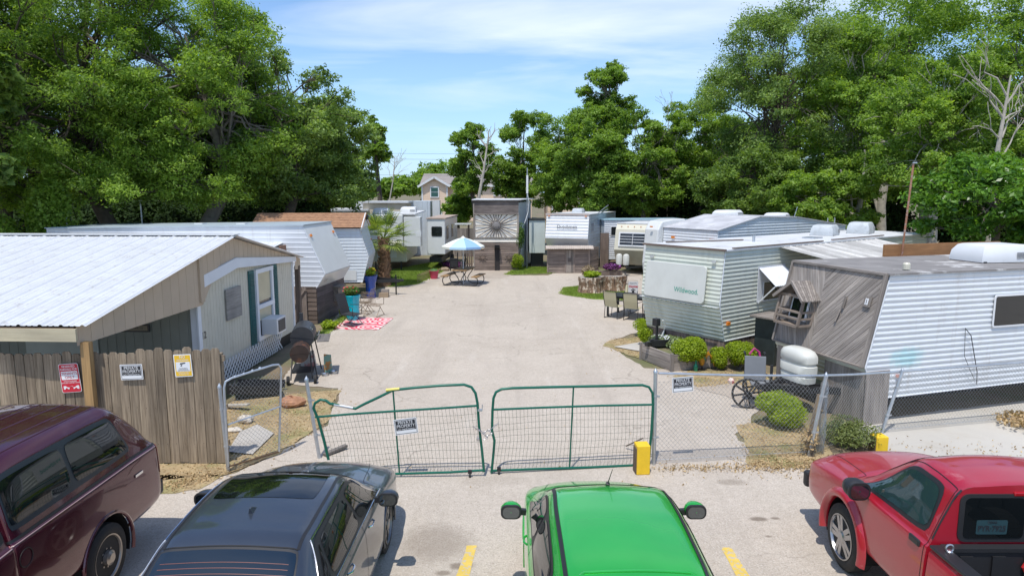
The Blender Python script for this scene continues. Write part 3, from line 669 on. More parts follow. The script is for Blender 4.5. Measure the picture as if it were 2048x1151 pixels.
c = PL(1365,767,cp[0],cp[1]); private_sign((c.x,c.y-.02,c.z), math.atan2(.35,2.6), rad(3), 'private property sign wired to the chain link fence')
t = thing('timber_post', 'short leaning brown timber plank beside the corner post', 'post', (5.0,11.05,0)); MB().beam((0,0,0),(.17,.02,1.02),.1,.05,up=(0,1,0)).build('plank', FENCEW, t)
t = thing('rolled_wire', 'loose roll of chain link wire leaning at the fence corner', 'wire roll', (5.2,11.0,0)); mb = MB(); rg = random.Random(9)
for i in range(26): a = rg.uniform(0,6.28); mb.tube([(.05*math.cos(a+k*.8)+.02*rg.uniform(-1,1), .05*math.sin(a+k*.8), .05+k*.15+rg.uniform(-.03,.03)) for k in range(9)], .003, 3, cap=False)
mb.build('wire', GALV, t)
# yellow bollards
YB = mat('yellow_block_paint', (.80,.52,.02), .6, var=.08, vs=8, dirt=((.55,.42,.2), 18, .62, .72, .5), bump=.3, bs=50); BB = mat('unpainted_block', (.14,.10,.065), .9, var=.3, vs=10)
for (x0,x1,yb,top,lab) in ((1272,1299,948,890,'yellow painted concrete bollard in front of the right gate leaf'),(1772,1797,895,880,'yellow painted concrete bollard behind the red pickup hood')):
    if yb == 948: a = W(x0,948); w = (x1-x0)/CAMF*10.6; h = .47
    else: a = V3((6.13,11.02,0)); w = .21; h = .30
    t = thing('yellow_bollard', lab, 'bollard', (a.x+w/2,a.y+.1,0), rad(4), 'yellow concrete bollards along the fence')
    MB().box((0,0,h/2),(w,.22,h)).build('block', YB, t, bevel=.012); MB().box((-w/2-.006,0,h*.45),(.012,.19,h*.9)).build('bare_side', BB, t)
# chips of wood, rocks
t = thing('timber_offcut', 'short grey timber offcut lying behind the left gate leaf', 'timber', tuple(W(668,905))); MB().beam((-.12,-.15,.03),(.16,.2,.06),.09,.04).build('plank', GREYW, t)
t = thing('timber_offcut', 'dark stick lying behind the yellow bollard at the gate', 'timber', tuple(W(1268,905))); MB().beam((-.1,.2,.05),(.12,-.1,.3),.03,.02).build('stick', BROWNW, t)
def rock(label, loc, d, m, seed, cat='rock', name='rock'):
    rg = random.Random(seed); t = thing(name, label, cat, loc); mb = MB(); n = 14; R = []
    ph = [rg.uniform(0,6) for _ in range(6)]
    prof = []
    vs = []; fs = []
    for i in range(8):
        th = PI*i/7
        for k in range(n):
            a = 2*PI*k/n; r = 1+.16*math.sin(3*a+ph[0]+th)+.12*math.sin(5*a+ph[1])*math.sin(2*th+ph[2])+rg.uniform(-.06,.06)
            vs.append((math.cos(a)*math.sin(th)*d[0]*r, math.sin(a)*math.sin(th)*d[1]*r, max(-.02, d[2]*.6-math.cos(th)*d[2]*r*.7)))
    for i in range(7):
        for k in range(n): fs.append((i*n+k, i*n+(k+1)%n, (i+1)*n+(k+1)%n, (i+1)*n+k))
    mb.add(vs, fs); mb.build('stone', m, t); return t
RED = mat('red_rock', (.42,.22,.13), .9, var=.35, vs=8, bump=.9, bs=25); PALE = mat('pale_rock', (.6,.55,.48), .9, var=.15, vs=6, bump=.5, bs=30)
rock('rough reddish brown log-like rock beside the walk gate', tuple(W(584,812)), (.27,.16,.17), RED, 2)
rock('pale grey broken rock behind the walk gate', tuple(W(492,845)), (.14,.1,.12), PALE, 5); rock('flat pale rock by the broken slab', tuple(W(468,862)), (.16,.1,.06), PALE, 8)
# ================= mobile home number 12 =================
CREAM = mat('cream_siding', (.63,.60,.50), .7, var=.06, dirt=((.34,.31,.22), 3, .55, .8, .4), streak=((.3,.28,.2), 9, .6, .85, .35))
TAN = mat('tan_siding', (.54,.43,.315), .75, var=.06, streak=((.3,.22,.14), 8, .62, .85, .3), rnd=.05)
DGREEN = mat('grey_green_siding', (.29,.30,.26), .75, var=.08)
ROOFW = mat('white_metal_roof', (.63,.64,.65), .42, .1, var=.08, dirt=((.36,.31,.26), 7, .56, .72, .5))
TRIMW = mat('white_trim', (.76,.79,.83), .5, var=.05, dirt=((.45,.42,.38), 6, .62, .85, .35))
SHUT = mat('teal_shutter', (.02,.12,.12), .5, var=.1, dirt=((.3,.35,.33), 20, .68, .8, .4))
th = thing('mobile_home', 'cream mobile home number 12 with a white corrugated metal roof and open porch', 'mobile home', (-6.70,14.3,0), -.045)
YL = 5.55; Lx = 13
wt = [(0,2.50),(1.7,2.70),(YL,2.38)]
MB().prism([(0,.35),(YL,.35),(YL,2.38),(1.7,2.7),(0,2.5)], (0,0,0), (0,1,0), (0,0,1), 11.5).build('wall_core', CREAM, th)
MB().ribs([(0,.32),(YL,.32),(YL,2.36),(1.7,2.66),(0,2.46)], (.02,0,0), (0,1,0), (0,0,1), GROOVE, .14, PI/2).build('gable_wall', CREAM, th)
MB().ribs([(-11.5,.3),(0,.3),(0,2.5),(-11.5,2.5)], (0,-.012,0), (1,0,0), (0,0,1), GROOVE, .2, PI/2).build('porch_wall', DGREEN, th)
MB().box((-3.0,-.04,1.35),(1.6,.03,2.0)).build('pale_panel', mat('pale_panel', (.5,.52,.47), .7, var=.08), th)
mb = MB(); mb.box((.035,0,1.5),(.035,.14,2.2)); mb.box((.03,YL-.04,1.35),(.035,.09,2.1))
mb.box((-.06,-.03,1.5),(.14,.02,2.2))
mb.prism([(-.07,2.60),(1.7,2.84),(YL,2.50),(YL,2.36),(1.7,2.60),(-.07,2.34)], (.15,0,0), (0,1,0), (0,0,1), .05); mb.build('white_trim', TRIMW, th)
MB().box((.04,.0,2.44),(.16,.17,.1)).build('blue_corner_cap', mat('blue_cap', (.03,.16,.26), .4), th)
# ridge and eaves (local y,z)
RG = (1.45,3.38); E1 = (-3.95,2.33); E2 = (6.0,2.43)
MB().ribs([(E1[0],E1[1]-.02),(RG[0],RG[1]-.03),(0.0,2.0),(E1[0],2.02)], (.14,0,0), (0,1,0), (0,0,1), [(0,-.006),(.05,-.006),(.06,0),(.99,0),(1,-.006)], .3, PI/2).build('porch_fascia', TAN, th)
def quadfan(m, name, polys, mtl, **k):
    mb = MB()
    for p in polys: mb.ribs(p, *k['a'], [(0,-.006),(.05,-.006),(.06,0),(.99,0),(1,-.006)], k.get('pitch', .24), PI/2)
    return mb.build(name, mtl, m)
quadfan(th, 'gable_fascia', [[(0,2.52),(1.45,2.75),(RG[0],RG[1]-.03),(0,3.07)], [(1.45,2.75),(1.7,2.76),(YL,2.44),(YL,2.5),(RG[0],RG[1]-.03)], [(YL,2.12),(E2[0],2.1),(E2[0],E2[1]-.03),(YL,2.52)]], TAN, a=((.11,0,0),(0,1,0),(0,0,1)))
MB().box((.15,-.06,2.56),(.08,.16,.98)).build('fascia_corner', TAN, th)
def roof_sheet(mb, a, b, x0, x1, prof, pitch):
    """corrugated sheet: ribs run down the slope a->b (y,z) between x0 and x1"""
    A = V3((x0,a[0],a[1])); dv = V3((0,b[0]-a[0],b[1]-a[1])); L = dv.length; mb.ribs([(0,0),(x1-x0,0),(x1-x0,L),(0,L)], A, (1,0,0), dv.normalized(), prof, pitch, PI/2)
mb = MB(); roof_sheet(mb, E1, (RG[0],RG[1]), -Lx, .3, CORR, .34); mb.build('porch_roof', ROOFW, th)
mb = MB(); roof_sheet(mb, (RG[0],RG[1]), E2, -Lx, .3, CORR, .34); mb.build('rear_roof', ROOFW, th)
mb = MB(); n_ = 14; vs = []
mb.beam((-Lx,RG[0],RG[1]+.02),(.3,RG[0],RG[1]+.02),.3,.02); mb.build('ridge_cap', ROOFW, th)
MB().prism([(E1[0],E1[1]-.03),(RG[0],RG[1]-.04),(E2[0],E2[1]-.03),(E2[0],E2[1]-.06),(RG[0],RG[1]-.09),(E1[0],E1[1]-.06)], (.1,0,0), (0,1,0), (0,0,1), Lx-.2).build('roof_deck', mat('old_deck_wood', (.22,.15,.1), .9, wood=.4), th)
MB().box((-6.3,E1[0]-.01,2.19),(12.9,.04,.2)).build('eave_beam', mat('cream_beam', (.60,.53,.36), .6, var=.08, wood=.15), th)
MB().box((.20,-3.83,1.03),(.14,.10,2.06)).build('porch_post', YELW, th); MB().box((.06,5.85,1.1),(.13,.13,2.2)).build('rear_post', BROWNW, th)
mb = MB()
for i in range(9): mb.beam((-.4-i*1.4,E1[0],E1[1]-.09),(-.4-i*1.4,0,3.02),.04,.09)
mb.build('rafter', mat('rafter_wood', (.3,.2,.12), .8, wood=.3), th)
# window
wf = MB(); y0, y1, z0, z1 = 2.93, 3.93, .62, 2.36
for a, b in (((y0,z0),(y1,z0)),((y0,z1),(y1,z1)),((y0,(z0+z1)/2-.05),(y1,(z0+z1)/2-.05))): wf.box((.055,(a[0]+b[0])/2,a[1]),(.07,b[0]-a[0]+.12,.11))
for yy in (y0,y1): wf.box((.052,yy,(z0+z1)/2),(.065,.11,z1-z0))
wn = wf.build('window', TRIMW, th); MB().box((.03,(y0+y1)/2,(z0+z1)/2),(.01,y1-y0,z1-z0)).build('pane', GLASS, wn)
mb = MB(); mb.box((.037,(y0+y1)/2,1.93),(.002,.84,.72)); mb.box((.037,(y0+y1)/2,1.25),(.002,.84,.36)); mb.build('blind', mat('cream_blind', (.55,.5,.34), .3, var=.1), wn)
for yy in (y0-.27,y1+.24):
    mb = MB(); mb.box((.045,yy,1.42),(.03,.30,2.0))
    for i in range(36): mb.box((.068,yy,.5+i*.052),(.018,.24,.03), Matrix.Rotation(.5,3,'Y'))
    mb.build('shutter', SHUT, th)
mb = MB(); mb.box((.25,3.45,.90),(.42,.62,.42)); ac = mb.build('air_conditioner', WHITEP, th, bevel=.015)
MB().box((.466,3.45,.90),(.012,.46,.31)).build('grille', mat('ac_grille', (.07,.07,.075), .6), ac)
MB().box((.055,1.62,1.78),(.03,.78,.72)).build('plywood_board', mat('grey_board', (.42,.40,.37), .85, wood=.35, var=.15), th)
text('house_number', '12', SIGNK, th, .22, (.03,.17,1.3), (0,1,0), (0,0,1), .004, bold=.002)
mb = MB(); o_ = D(288,661,14.25); cx = -3.42
mb.box((-1.35,-.04,1.5),(.62,.03,.17)); pq = mb.build('plaque', SIGNK, th); MB().box((-1.35,-.058,1.5),(.55,.006,.11)).build('plaque_face', mat('plaque_tan', (.28,.24,.17), .6), pq)
text('plaque_lettering', 'WELCOME TO', SIGNK, pq, .055, (-1.35,-.062,1.5), (1,0,0), (0,0,1), .002)
mb = MB()
for k in range(-22,23):
    for s in (1,-1):
        y = 2.3+k*.16; a = (y, .05); b = (y+s*.5, .55)
        if min(a[0],b[0]) < .1 or max(a[0],b[0]) > 4.5: continue
        mb.beam((.09+.012*s,a[0],a[1]),(.09+.012*s,b[0],b[1]),.045,.008,up=(1,0,0))
lt = mb.build('lattice', WHITEP, th)
MB().box((-.05,2.7,.17),(.04,5.4,.34)).build('skirting', DARKM, th)
t = thing('black_tray', 'black plastic tub leaning in the weeds behind the walk gate', 'tub', tuple(W(515,790))); mb = MB(); R = Matrix.Rotation(rad(25),3,'Z') @ Matrix.Rotation(rad(8),3,'Y')
mb.box((0,0,.12),(1.0,.55,.03),R); mb.box((0,-.27,.2),(1.0,.03,.18),R); mb.box((0,.27,.2),(1.0,.03,.18),R); mb.box((.48,0,.2),(.03,.55,.18),R); mb.box((-.48,0,.2),(.03,.55,.18),R); mb.build('tub', BLACKP, t)
t = thing('timber_offcut', 'pale board lying beside the black tub', 'timber', tuple(W(470,818))); MB().beam((-.35,.1,.05),(.3,-.05,.12),.12,.03).build('plank', mat('pale_wood',(.6,.55,.47),.8,wood=.2), t)
# ================= barrel grill =================
gx = W(607,757); t = thing('barrel_smoker_grill', 'black barrel smoker grill with a rusty side firebox beside the mobile home', 'grill', tuple(gx), rad(12))
GB_ = mat('grill_black', (.05,.052,.058), .45, .3, var=.15, vs=6); RUST = mat('rusty_drum', (.05,.035,.03), .6, .3, var=.3, dirt=((.26,.10,.045), 3.4, .5, .62, .85))
RX = Matrix.Rotation(rad(90),3,'X')
def drum(mb, c, r, L, a0=0, a1=360, n=28):
    vs = []; k = 0
    for yy in (-L/2, L/2):
        for i in range(n+1): a = rad(a0+(a1-a0)*i/n); vs.append(V3(c)+V3((r*math.cos(a), yy, r*math.sin(a))))
    m = n+1; fs = [(i, i+1, m+i+1, m+i) for i in range(n)]+[tuple(range(m))[::-1], tuple(range(m, 2*m))]; mb.add(vs, fs)
mb = MB(); drum(mb, (0,.45,.98), .27, .86, -8, 172); lid = mb.build('lid', GB_, t, smooth=True)
mb = MB(); drum(mb, (0,.45,.98), .265, .84, 172, 352); mb.build('drum', GB_, t, smooth=True)
mb = MB(); drum(mb, (-.02,-.28,.72), .21, .44, 0, 180); mb.build('firebox_lid', RUST, t, smooth=True); mb = MB(); drum(mb, (-.02,-.28,.72), .205, .43, 180, 360); mb.build('firebox', RUST, t, smooth=True)
mb = MB(); mb.tube([(-.05,.8,1.1),(-.08,.95,1.2),(-.08,.95,1.42)], .05, 10); mb.build('chimney', GB_, t, smooth=True)
MB().box((.47,.45,.88),(.28,.86,.02)).build('side_shelf', mat('grey_shelf', (.22,.2,.18), .7, wood=.3), t)
for a, b in (((.2,.05,.85),(.32,-.02,0)),((.22,.8,.85),(.36,.88,0)),((-.2,.8,.8),(-.26,.88,0)),((-.2,.0,.8),(-.24,-.42,.1)),((.2,-.3,.7),(.24,-.42,.1))): MB().tube([a,b], .016, 6).build('leg', DARKM, t)
for xx in (-.3,.3): MB().lathe([(0,-.03),(.1,-.03),(.1,.03),(0,.03)], (xx,-.42,.1), 16, Matrix.Rotation(rad(90),3,'Y')).build('wheel', RUBBER, t)
MB().box((0,.2,.22),(.5,.9,.02)).build('bottom_shelf', DARKM, t)
mb = MB(); mb.lathe([(.045,0),(.045,.012),(0,.014)], (.21,.22,1.16), 14, Matrix.Rotation(rad(50),3,'Y')); mb.build('thermometer', CHROME, lid); MB().tube([(.33,.2,1.0),(.36,.25,1.0),(.36,.65,1.0),(.33,.7,1.0)], .01, 6).build('handle', STEEL, lid)
b = thing('charcoal_bag', 'half-empty paper charcoal bag standing under the grill', 'bag', tuple(gx+V3((.02,.38,.235)))); MB().add([(-.17,-.08,0),(.17,-.08,0),(.17,.08,0),(-.17,.08,0),(-.15,-.04,.34),(.14,-.03,.38),(.13,.04,.36),(-.14,.04,.32)], [(0,1,5,4),(1,2,6,5),(2,3,7,6),(3,0,4,7),(4,5,6,7),(0,3,2,1)]).build('bag', mat('paper_bag', (.5,.48,.45), .8, var=.3, vs=7, dirt=((.35,.06,.05), 5, .5, .55, .7)), b)
b = thing('charcoal_bag', 'orange and green bag standing on the ground right of the grill', 'bag', tuple(gx+V3((.42,.62,0))), .3); MB().add([(-.1,-.07,0),(.1,-.07,0),(.1,.07,0),(-.1,.07,0),(-.09,-.02,.46),(.08,-.02,.43),(.08,.02,.43),(-.09,.02,.46)], [(0,1,5,4),(1,2,6,5),(2,3,7,6),(3,0,4,7),(4,5,6,7),(0,3,2,1)]).build('bag', mat('printed_bag', (.45,.2,.05), .5, var=.3, vs=7, dirt=((.1,.35,.3), 6, .45, .5, .8)), b)
for p, lab in ((W(650,750),'left of two steel dog bowls on the paving by the grill'), (W(668,745),'right of two steel dog bowls on the paving by the grill')):
    b = thing('dog_bowl', lab, 'bowl', tuple(p), 0, 'steel bowls'); MB().lathe([(.085,0),(.08,.055),(.088,.06),(.076,.055),(.06,.012),(0,.01)], n=20).build('bowl', STEEL, b, smooth=True)
# ================= travel trailers =================
ALW = mat('white_aluminium_siding', (.68,.71,.735), .4, .1, var=.05, dirt=((.45,.43,.38), 1.2, .55, .85, .4), streak=((.40,.33,.25), 5, .55, .8, .5), patch=[((.20,.62,.66),.55,0,1.25,.5,.5,.25)])
ALG = mat('pale_green_siding', (.62,.65,.57), .42, .1, var=.06, streak=((.32,.34,.25), 5, .52, .8, .45))
ALB = mat('blue_white_siding', (.62,.67,.715), .42, .1, var=.06, streak=((.4,.37,.31), 5, .52, .82, .5))
ALW2 = mat('bright_white_siding', (.68,.70,.73), .4, .05, var=.05, streak=((.42,.39,.33), 5, .54, .82, .45))
RVW = mat('smooth_white_gel', (.66,.67,.66), .3, .0, var=.04, streak=((.45,.43,.38), 4, .58, .85, .3), coat=.15)
RVC = mat('cream_gel', (.60,.57,.46), .35, var=.05, streak=((.35,.3,.22), 5, .58, .85, .4))
OLIVE = mat('olive_beige_panel', (.38,.35,.26), .5, var=.1)
MEMB = mat('grey_roof_membrane', (.23,.215,.205), .8, var=.3, vs=1.4, dirt=((.60,.59,.57), .8, .56, .62, .85), bump=.4, bs=20)
MEMW = mat('pale_roof_membrane', (.60,.61,.62), .7, var=.12, vs=1.3, dirt=((.28,.27,.27), 2.2, .54, .7, .55), bump=.3, bs=15)
AMBER = mat('amber_lens', (.75,.22,.02), .25, var=.05, coat=.4)
STRIPE = mat('teal_stripe', (.03,.22,.16), .5)
def up(a): return V3((0,0,1))
def trailer(name, label, loc, ang, prof, Wd, core, sid_near, front=(), roofm=MEMW, roof=(), far=None, pitch=.105, chassis=True, prof_near=None, cat='travel trailer', edging=TRIMW, wheels=None, ribp=SIDING):
    """prof: outline in local (x,z); near side y=0 faces -y; front/roof: edge indices [(i, material, ribbed)]"""
    t = thing(name, label, cat, loc, ang)
    n = len(prof); cx = sum(p[0] for p in prof)/n; cz = sum(p[1] for p in prof)/n
    sh = [(cx+(a-cx)*.995, cz+(b-cz)*.992) for a, b in prof]
    MB().prism(sh, (0,.02,0), (1,0,0), (0,0,1), -(Wd-.04) if False else 0.001) if False else None
    mb = MB(); f = [V3((a,.02,b)) for a, b in sh]; g = [V3((a,Wd-.02,b)) for a, b in sh]
    mb.add(f+g, [tuple(range(n)), tuple(range(2*n-1,n-1,-1))]+[(i,i+n,(i+1)%n+n,(i+1)%n) for i in range(n)]); mb.build('body', core, t)
    MB().ribs(prof_near or prof, (0,0,0), (1,0,0), (0,0,1), ribp, pitch).build('side_siding', sid_near, t)
    for (i, m, rib) in front:
        a = V3((prof[i][0],0,prof[i][1])); b = V3((prof[(i+1)%n][0],0,prof[(i+1)%n][1]))
        if a.z > b.z: a, b = b, a
        vv = (b-a).normalized(); L = (b-a).length; uu = V3((0,1,0)); nn = uu.cross(vv); out = V3(((a.x+b.x)/2-cx,0,(a.z+b.z)/2-cz))
        org = a+out.normalized()*.004
        if nn.dot(out) < 0: uu = -uu; org = org+V3((0,Wd,0))
        mb = MB()
        if rib: mb.ribs([(0,0),(Wd,0),(Wd,L),(0,L)], org, uu, vv, ribp, pitch)
        else: mb.prism([(0,0),(Wd,0),(Wd,L),(0,L)], org+uu.cross(vv)*.015, uu, vv, .014)
        mb.build('front_panel', m, t, bevel=0 if rib else .01)
    for i in roof:
        a = V3((prof[i][0],0,prof[i][1])); b = V3((prof[(i+1)%n][0],0,prof[(i+1)%n][1]))
        if a.x > b.x: a, b = b, a
        nn = V3((-(b-a).z,0,(b-a).x)).normalized(); o = .05; e = (b-a).normalized()*.05
        a2 = a-e; b2 = b+e; mb = MB(); mb.add([a2+V3((0,-o,0)),b2+V3((0,-o,0)),b2+V3((0,Wd+o,0)),a2+V3((0,Wd+o,0)),a2+V3((0,-o,0))+nn*.035,b2+V3((0,-o,0))+nn*.035,b2+V3((0,Wd+o,0))+nn*.035,a2+V3((0,Wd+o,0))+nn*.035], [(0,3,2,1),(4,5,6,7),(0,1,5,4),(1,2,6,5),(2,3,7,6),(3,0,4,7)])
        mb.build('roof', roofm, t)
    pts = [V3((a,-.012,b)) for a, b in prof]; mb = MB(); mb.tube(pts, .014, 5, closed=True); mb.build('edge_trim', edging, t)
    xs = [p[0] for p in prof]; zb = min(p[1] for p in prof)
    if chassis:
        mb = MB(); x0 = min(xs)+.4; x1 = max(xs)-.4
        for yy in (.35,Wd-.35): mb.box(((x0+x1)/2,yy,zb-.06),(x1-x0,.06,.11))
        mb.build('chassis', DARKM, t)
        for w in (wheels if wheels is not None else ((x0+x1)/2-.4,(x0+x1)/2+.45)):
            for yy in (.12,Wd-.12):
                o = MB().lathe([(0,-.1),(.30,-.1),(.34,-.06),(.34,.06),(.30,.1),(0,.1)], (w,yy,.34), 22, RX).build('wheel', RUBBER, t, smooth=True)
    return t
def ac_unit(t, x, y, z, name='roof_air_conditioner', m=WHITEP, d=(1.1,.7,.32), yaw=0):
    R = Matrix.Rotation(yaw,3,'Z'); a, b, h = d[0]/2, d[1]/2, d[2]; vs = []
    for (k, zz) in ((1,0),(1,.08),(.96,h*.6),(.82,h*.93),(.7,h)):
        for sx, sy in ((-1,-1),(-.6,-1.12),(.9,-1.12),(1,-1),(1,1),(.9,1.12),(-.6,1.12),(-1,1)): vs.append(V3((x,y,z))+R @ V3((sx*a*(k if sx < 0 else (k+1)/2), sy*b*k, zz)))
    fs = [(i*8+k, i*8+(k+1)%8, (i+1)*8+(k+1)%8, (i+1)*8+k) for i in range(4) for k in range(8)]+[tuple(32+k for k in range(8))]
    o = MB().add(vs, fs).build(name, m, t, smooth=True, ang=35); mb = MB()
    for i in range(13): mb.box(V3((x,y,z))+R @ V3((a*.3+i*a*.048, -b*1.13, h*.38)), (a*.022,.012,h*.4), R)
    mb.build('grille', mat('ac_slot', (.3,.31,.32), .6), o); MB().box((x,y,z-.01),(a*1.9,b*2.1,.06),R).build('base', DARKM, o); return o
def winbox(t, x, z, w, h, face='side', y=-.03, name='window', fm=WHITEP, Wd=0, bars=0, curtain=None):
    """rounded window in the near side"""
    fr = MB(); r = .05; outer = rrect(w,h,r); inner = rrect(w-.07,h-.07,r*.8); m = len(outer)
    vs = [V3((x+a,y,z+b)) for a, b in outer]+[V3((x+a,y-.012,z+b)) for a, b in [(p[0]*.98,p[1]*.98) for p in outer]]+[V3((x+a,y-.012,z+b)) for a, b in inner]+[V3((x+a,y+.01,z+b)) for a, b in inner]
    fs = [(k*m+i,k*m+(i+1)%m,(k+1)*m+(i+1)%m,(k+1)*m+i) for k in range(3) for i in range(m)]
    fr.add(vs, fs)
    for i in range(bars): fr.box((x-w/2+w*(i+1)/(bars+1),y-.003,z),(.02,.015,h-.06))
    o = fr.build(name, fm, t); MB().prism(rrect(w-.06,h-.06,r*.8), (x,y,z), (1,0,0), (0,0,1), .012).build('pane', GLASS, o); return o
# ---- trailer one: white ribbed side, plank front ----
PLK = mat('diagonal_grey_planks', (.47,.42,.375), .85, var=.12, vs=2, rnd=.2, wood=.5, bump=.4)
pr = [(0,2.85),(9.5,2.85),(9.5,.55),(-.18,.5),(-.42,1.12)]; A1 = math.atan2(.29,.957); W1 = 2.55
t1 = trailer('travel_trailer', 'nearest travel trailer with white ribbed side and diagonal grey plank front', (7.0,12.55,0), A1, pr, W1, ALW, ALW, front=[(4,PLK,False),(3,ALG,True)], roofm=MEMB, roof=[0], wheels=(4.6,5.4))
fa = V3((-.42,0,1.12)); fb = V3((0,0,2.85)); vv = (fb-fa).normalized(); LF = (fb-fa).length; org = V3((-.46,W1,1.13)); uu = V3((0,-1,0))
crT, crB = 1.02, 1.12
mb = MB(); mb.ribs([(0,0),(crB,0),(crT,LF),(0,LF)], org, uu, vv, PLANK, .085, rad(112)); mb.build('left_plank_panel', PLK, t1)
mb = MB(); mb.ribs([(crB,0),(W1,0),(W1,LF),(crT,LF)], org, uu, vv, PLANK, .085, rad(47)); mb.build('right_plank_panel', PLK, t1)
mb = MB()
def fp(a, b, h=.02): return org+uu*a+vv*b+uu.cross(vv)*h
mb.beam(fp(-.01,0),fp(-.01,LF),.05,.04); mb.beam(fp(W1-.02,0),fp(W1-.02,LF),.06,.05); mb.beam(fp(0,LF),fp(W1,LF),.05,.05); mb.beam(fp(0,.0),fp(W1,.0),.05,.03); mb.build('plank_border', GREYW, t1)
mb = MB(); mb.beam(fp(1.62,.72,.035),fp(1.67,.95,.035),.05,.03); mb.beam(fp(1.72,1.0,.035),fp(1.74,1.24,.035),.05,.03); mb.build('batten', GREYW, t1)
MB().prism([(-.08,-.1),(.08,-.1),(.08,.1),(-.08,.1)], fp(2.28,1.22,.05), uu, vv, .03).build('number_plate', GREYW, t1); MB().prism([(-.035,-.06),(.035,-.06),(.035,.06),(-.035,.06)], fp(2.28,1.22,.055), uu, vv, .004).build('number_card', SIGNW, t1); text('house_number', '1', SIGNK, t1, .13, fp(2.28,1.215,.056), uu, vv, .003, bold=.001)
# little roofed window box
wb = MB(); a0, a1, dp = .26, .98, .34; nrm = uu.cross(vv); out = V3((-1,0,0))
def wp(a, d, z): q = fp(a, 0, 0); s_ = (z-q.z)/vv.z; q = q+vv*s_; return V3((q.x,q.y,z))+out*d
zb, zt, zr = 1.62, 2.22, 2.52
for a in (a0,a1):
    for d in (.02,dp): wb.beam(wp(a,d,zb),wp(a,d,zt),.05)
for z in (zb,zb+.14,zb+.28): wb.beam(wp(a0,dp,z),wp(a1,dp,z),.045,.04); wb.beam(wp(a0,0,z),wp(a0,dp,z),.04); wb.beam(wp(a1,0,z),wp(a1,dp,z),.04)
wb.add([wp(a0,0,zb-.02),wp(a1,0,zb-.02),wp(a1,dp+.03,zb-.02),wp(a0,dp+.03,zb-.02)], [(0,1,2,3),(3,2,1,0)]); wb.beam(wp(a0,dp,zt),wp(a1,dp,zt),.05)
am = (a0+a1)/2; wbo = wb.build('window_box', mat('window_box_wood', (.33,.27,.22), .85, rnd=.2, wood=.45), t1)
rb = MB()
for sg, e in ((1,a0-.1),(-1,a1+.1)):
    P0 = wp(am,-.25,zr); P1 = wp(am,dp+.12,zr); Q0 = wp(e,-.05,zt-.06); Q1 = wp(e,dp+.12,zt-.06); k = 11
    for i in range(k):
        f0 = i/k; f1 = (i+.88)/k; q = [P0.lerp(P1,f0),P0.lerp(P1,f1),Q0.lerp(Q1,f1),Q0.lerp(Q1,f0)]; rb.add(q+[p+V3((0,0,-.02)) for p in q], [(0,1,2,3),(7,6,5,4),(0,4,5,1),(1,5,6,2),(2,6,7,3),(3,7,4,0)])
rb.beam(wp(am,dp+.12,zr-.01),wp(a0-.1,dp+.12,zt-.07),.03,.06); rb.beam(wp(am,dp+.12,zr-.01),wp(a1+.1,dp+.12,zt-.07),.03,.06)
rb.build('roof', GREYW, wbo)
MB().prism([(.28,.55),(.82,.55),(.82,1.05),(.28,1.05)], fp(0,0,.03), uu, vv, .02).build('small_window', WHITEP, t1); MB().prism([(.33,.6),(.77,.6),(.77,1.0),(.33,1.0)], fp(0,0,.036), uu, vv, .01).build('small_pane', GLASS, t1)
winbox(t1, 3.08, 2.04, .95, .66); winbox(t1, 6.2, 2.02, .9, .66)
ac_unit(t1, 3.95, 1.2, 2.9, d=(1.25,.85,.36), yaw=-.1)
mb = MB(); mb.tube([(1.9,-.05,1.75),(2.05,-.06,1.6),(2.15,-.06,1.3),(2.3,-.06,.85),(2.32,-.06,.6)], .008, 5); mb.tube([(1.9,-.05,1.75),(1.93,-.06,1.2),(2.1,-.07,.9),(2.25,-.06,.7)], .005, 5); mb.build('loose_cable', BLACKP, t1)
mb = MB(); mb.lathe([(.07,0),(.07,.1),(.05,.13),(0,.13)], (.75,.35,2.9), 12); mb.build('roof_vent', RVC, t1)
MB().box((.35,-.04,.92),(.09,.04,.05)).build('marker_light', mat('pinkish_lens', (.6,.3,.24), .3), t1)
# skirt boards under the nose
mb = MB(); mb.ribs([(0,0),(1.05,0),(1.05,1.06),(0,1.06)], (-.40,1.05,0), uu, (0,0,1), [(0,-.006),(.03,0),(.97,0),(1,-.006)], .26, PI/2); mb.build('skirt_board', GREYW, t1)
mb = MB(); mb.ribs([(0,0),(.62,0),(.62,1.06),(0,1.06)], (-.40,2.5,0), uu, (0,0,1), [(0,-.006),(.03,0),(.97,0),(1,-.006)], .2, PI/2); mb.build('skirt_board', GREYW, t1)
MB().box((4.6,1.1,.29),(9.0,.03,.56)).build('shade_sheet', BLACKP, t1)  # added black sheet standing in for the deep shade under the trailer
MB().box((-.12,-.02,.52),(.55,.02,1.05)).build('corner_board', GREYW, t1)
mb = MB(); mb.beam((-.2,.5,.5),(-1.6,1.25,.5),.08,.13); mb.beam((-.2,2.0,.5),(-1.6,1.25,.5),.08,.13); mb.beam((-1.3,1.25,.5),(-1.8,1.25,.52),.08,.1); mb.tube([(-1.5,1.25,.0),(-1.5,1.25,.95)], .03, 8); mb.box((-.85,1.25,.55),(.5,.7,.04)); mb.build('tow_tongue', BLACKP, t1)
PRO = mat('white_plastic_cover', (.62,.62,.57), .38, var=.04, dirt=((.5,.48,.42), 5, .6, .85, .3))
pc = MB(); vs = []; n = 20
for (z, k) in ((0,.93),(.12,.96),(.14,.90),(.17,.90),(.19,1),(.34,1),(.36,.93),(.39,.93),(.41,1),(.52,1),(.56,.97),(.62,.85),(.66,.6),(.67,0)):
    for i in range(n):
        a = 2*PI*i/n; c_, s_ = math.cos(a), math.sin(a); q = 3.2; rr = (abs(c_/.22)**q+abs(s_/.42)**q)**(-1/q); vs.append((-.86+rr*c_*k, 1.25+rr*s_*k, .60+z))
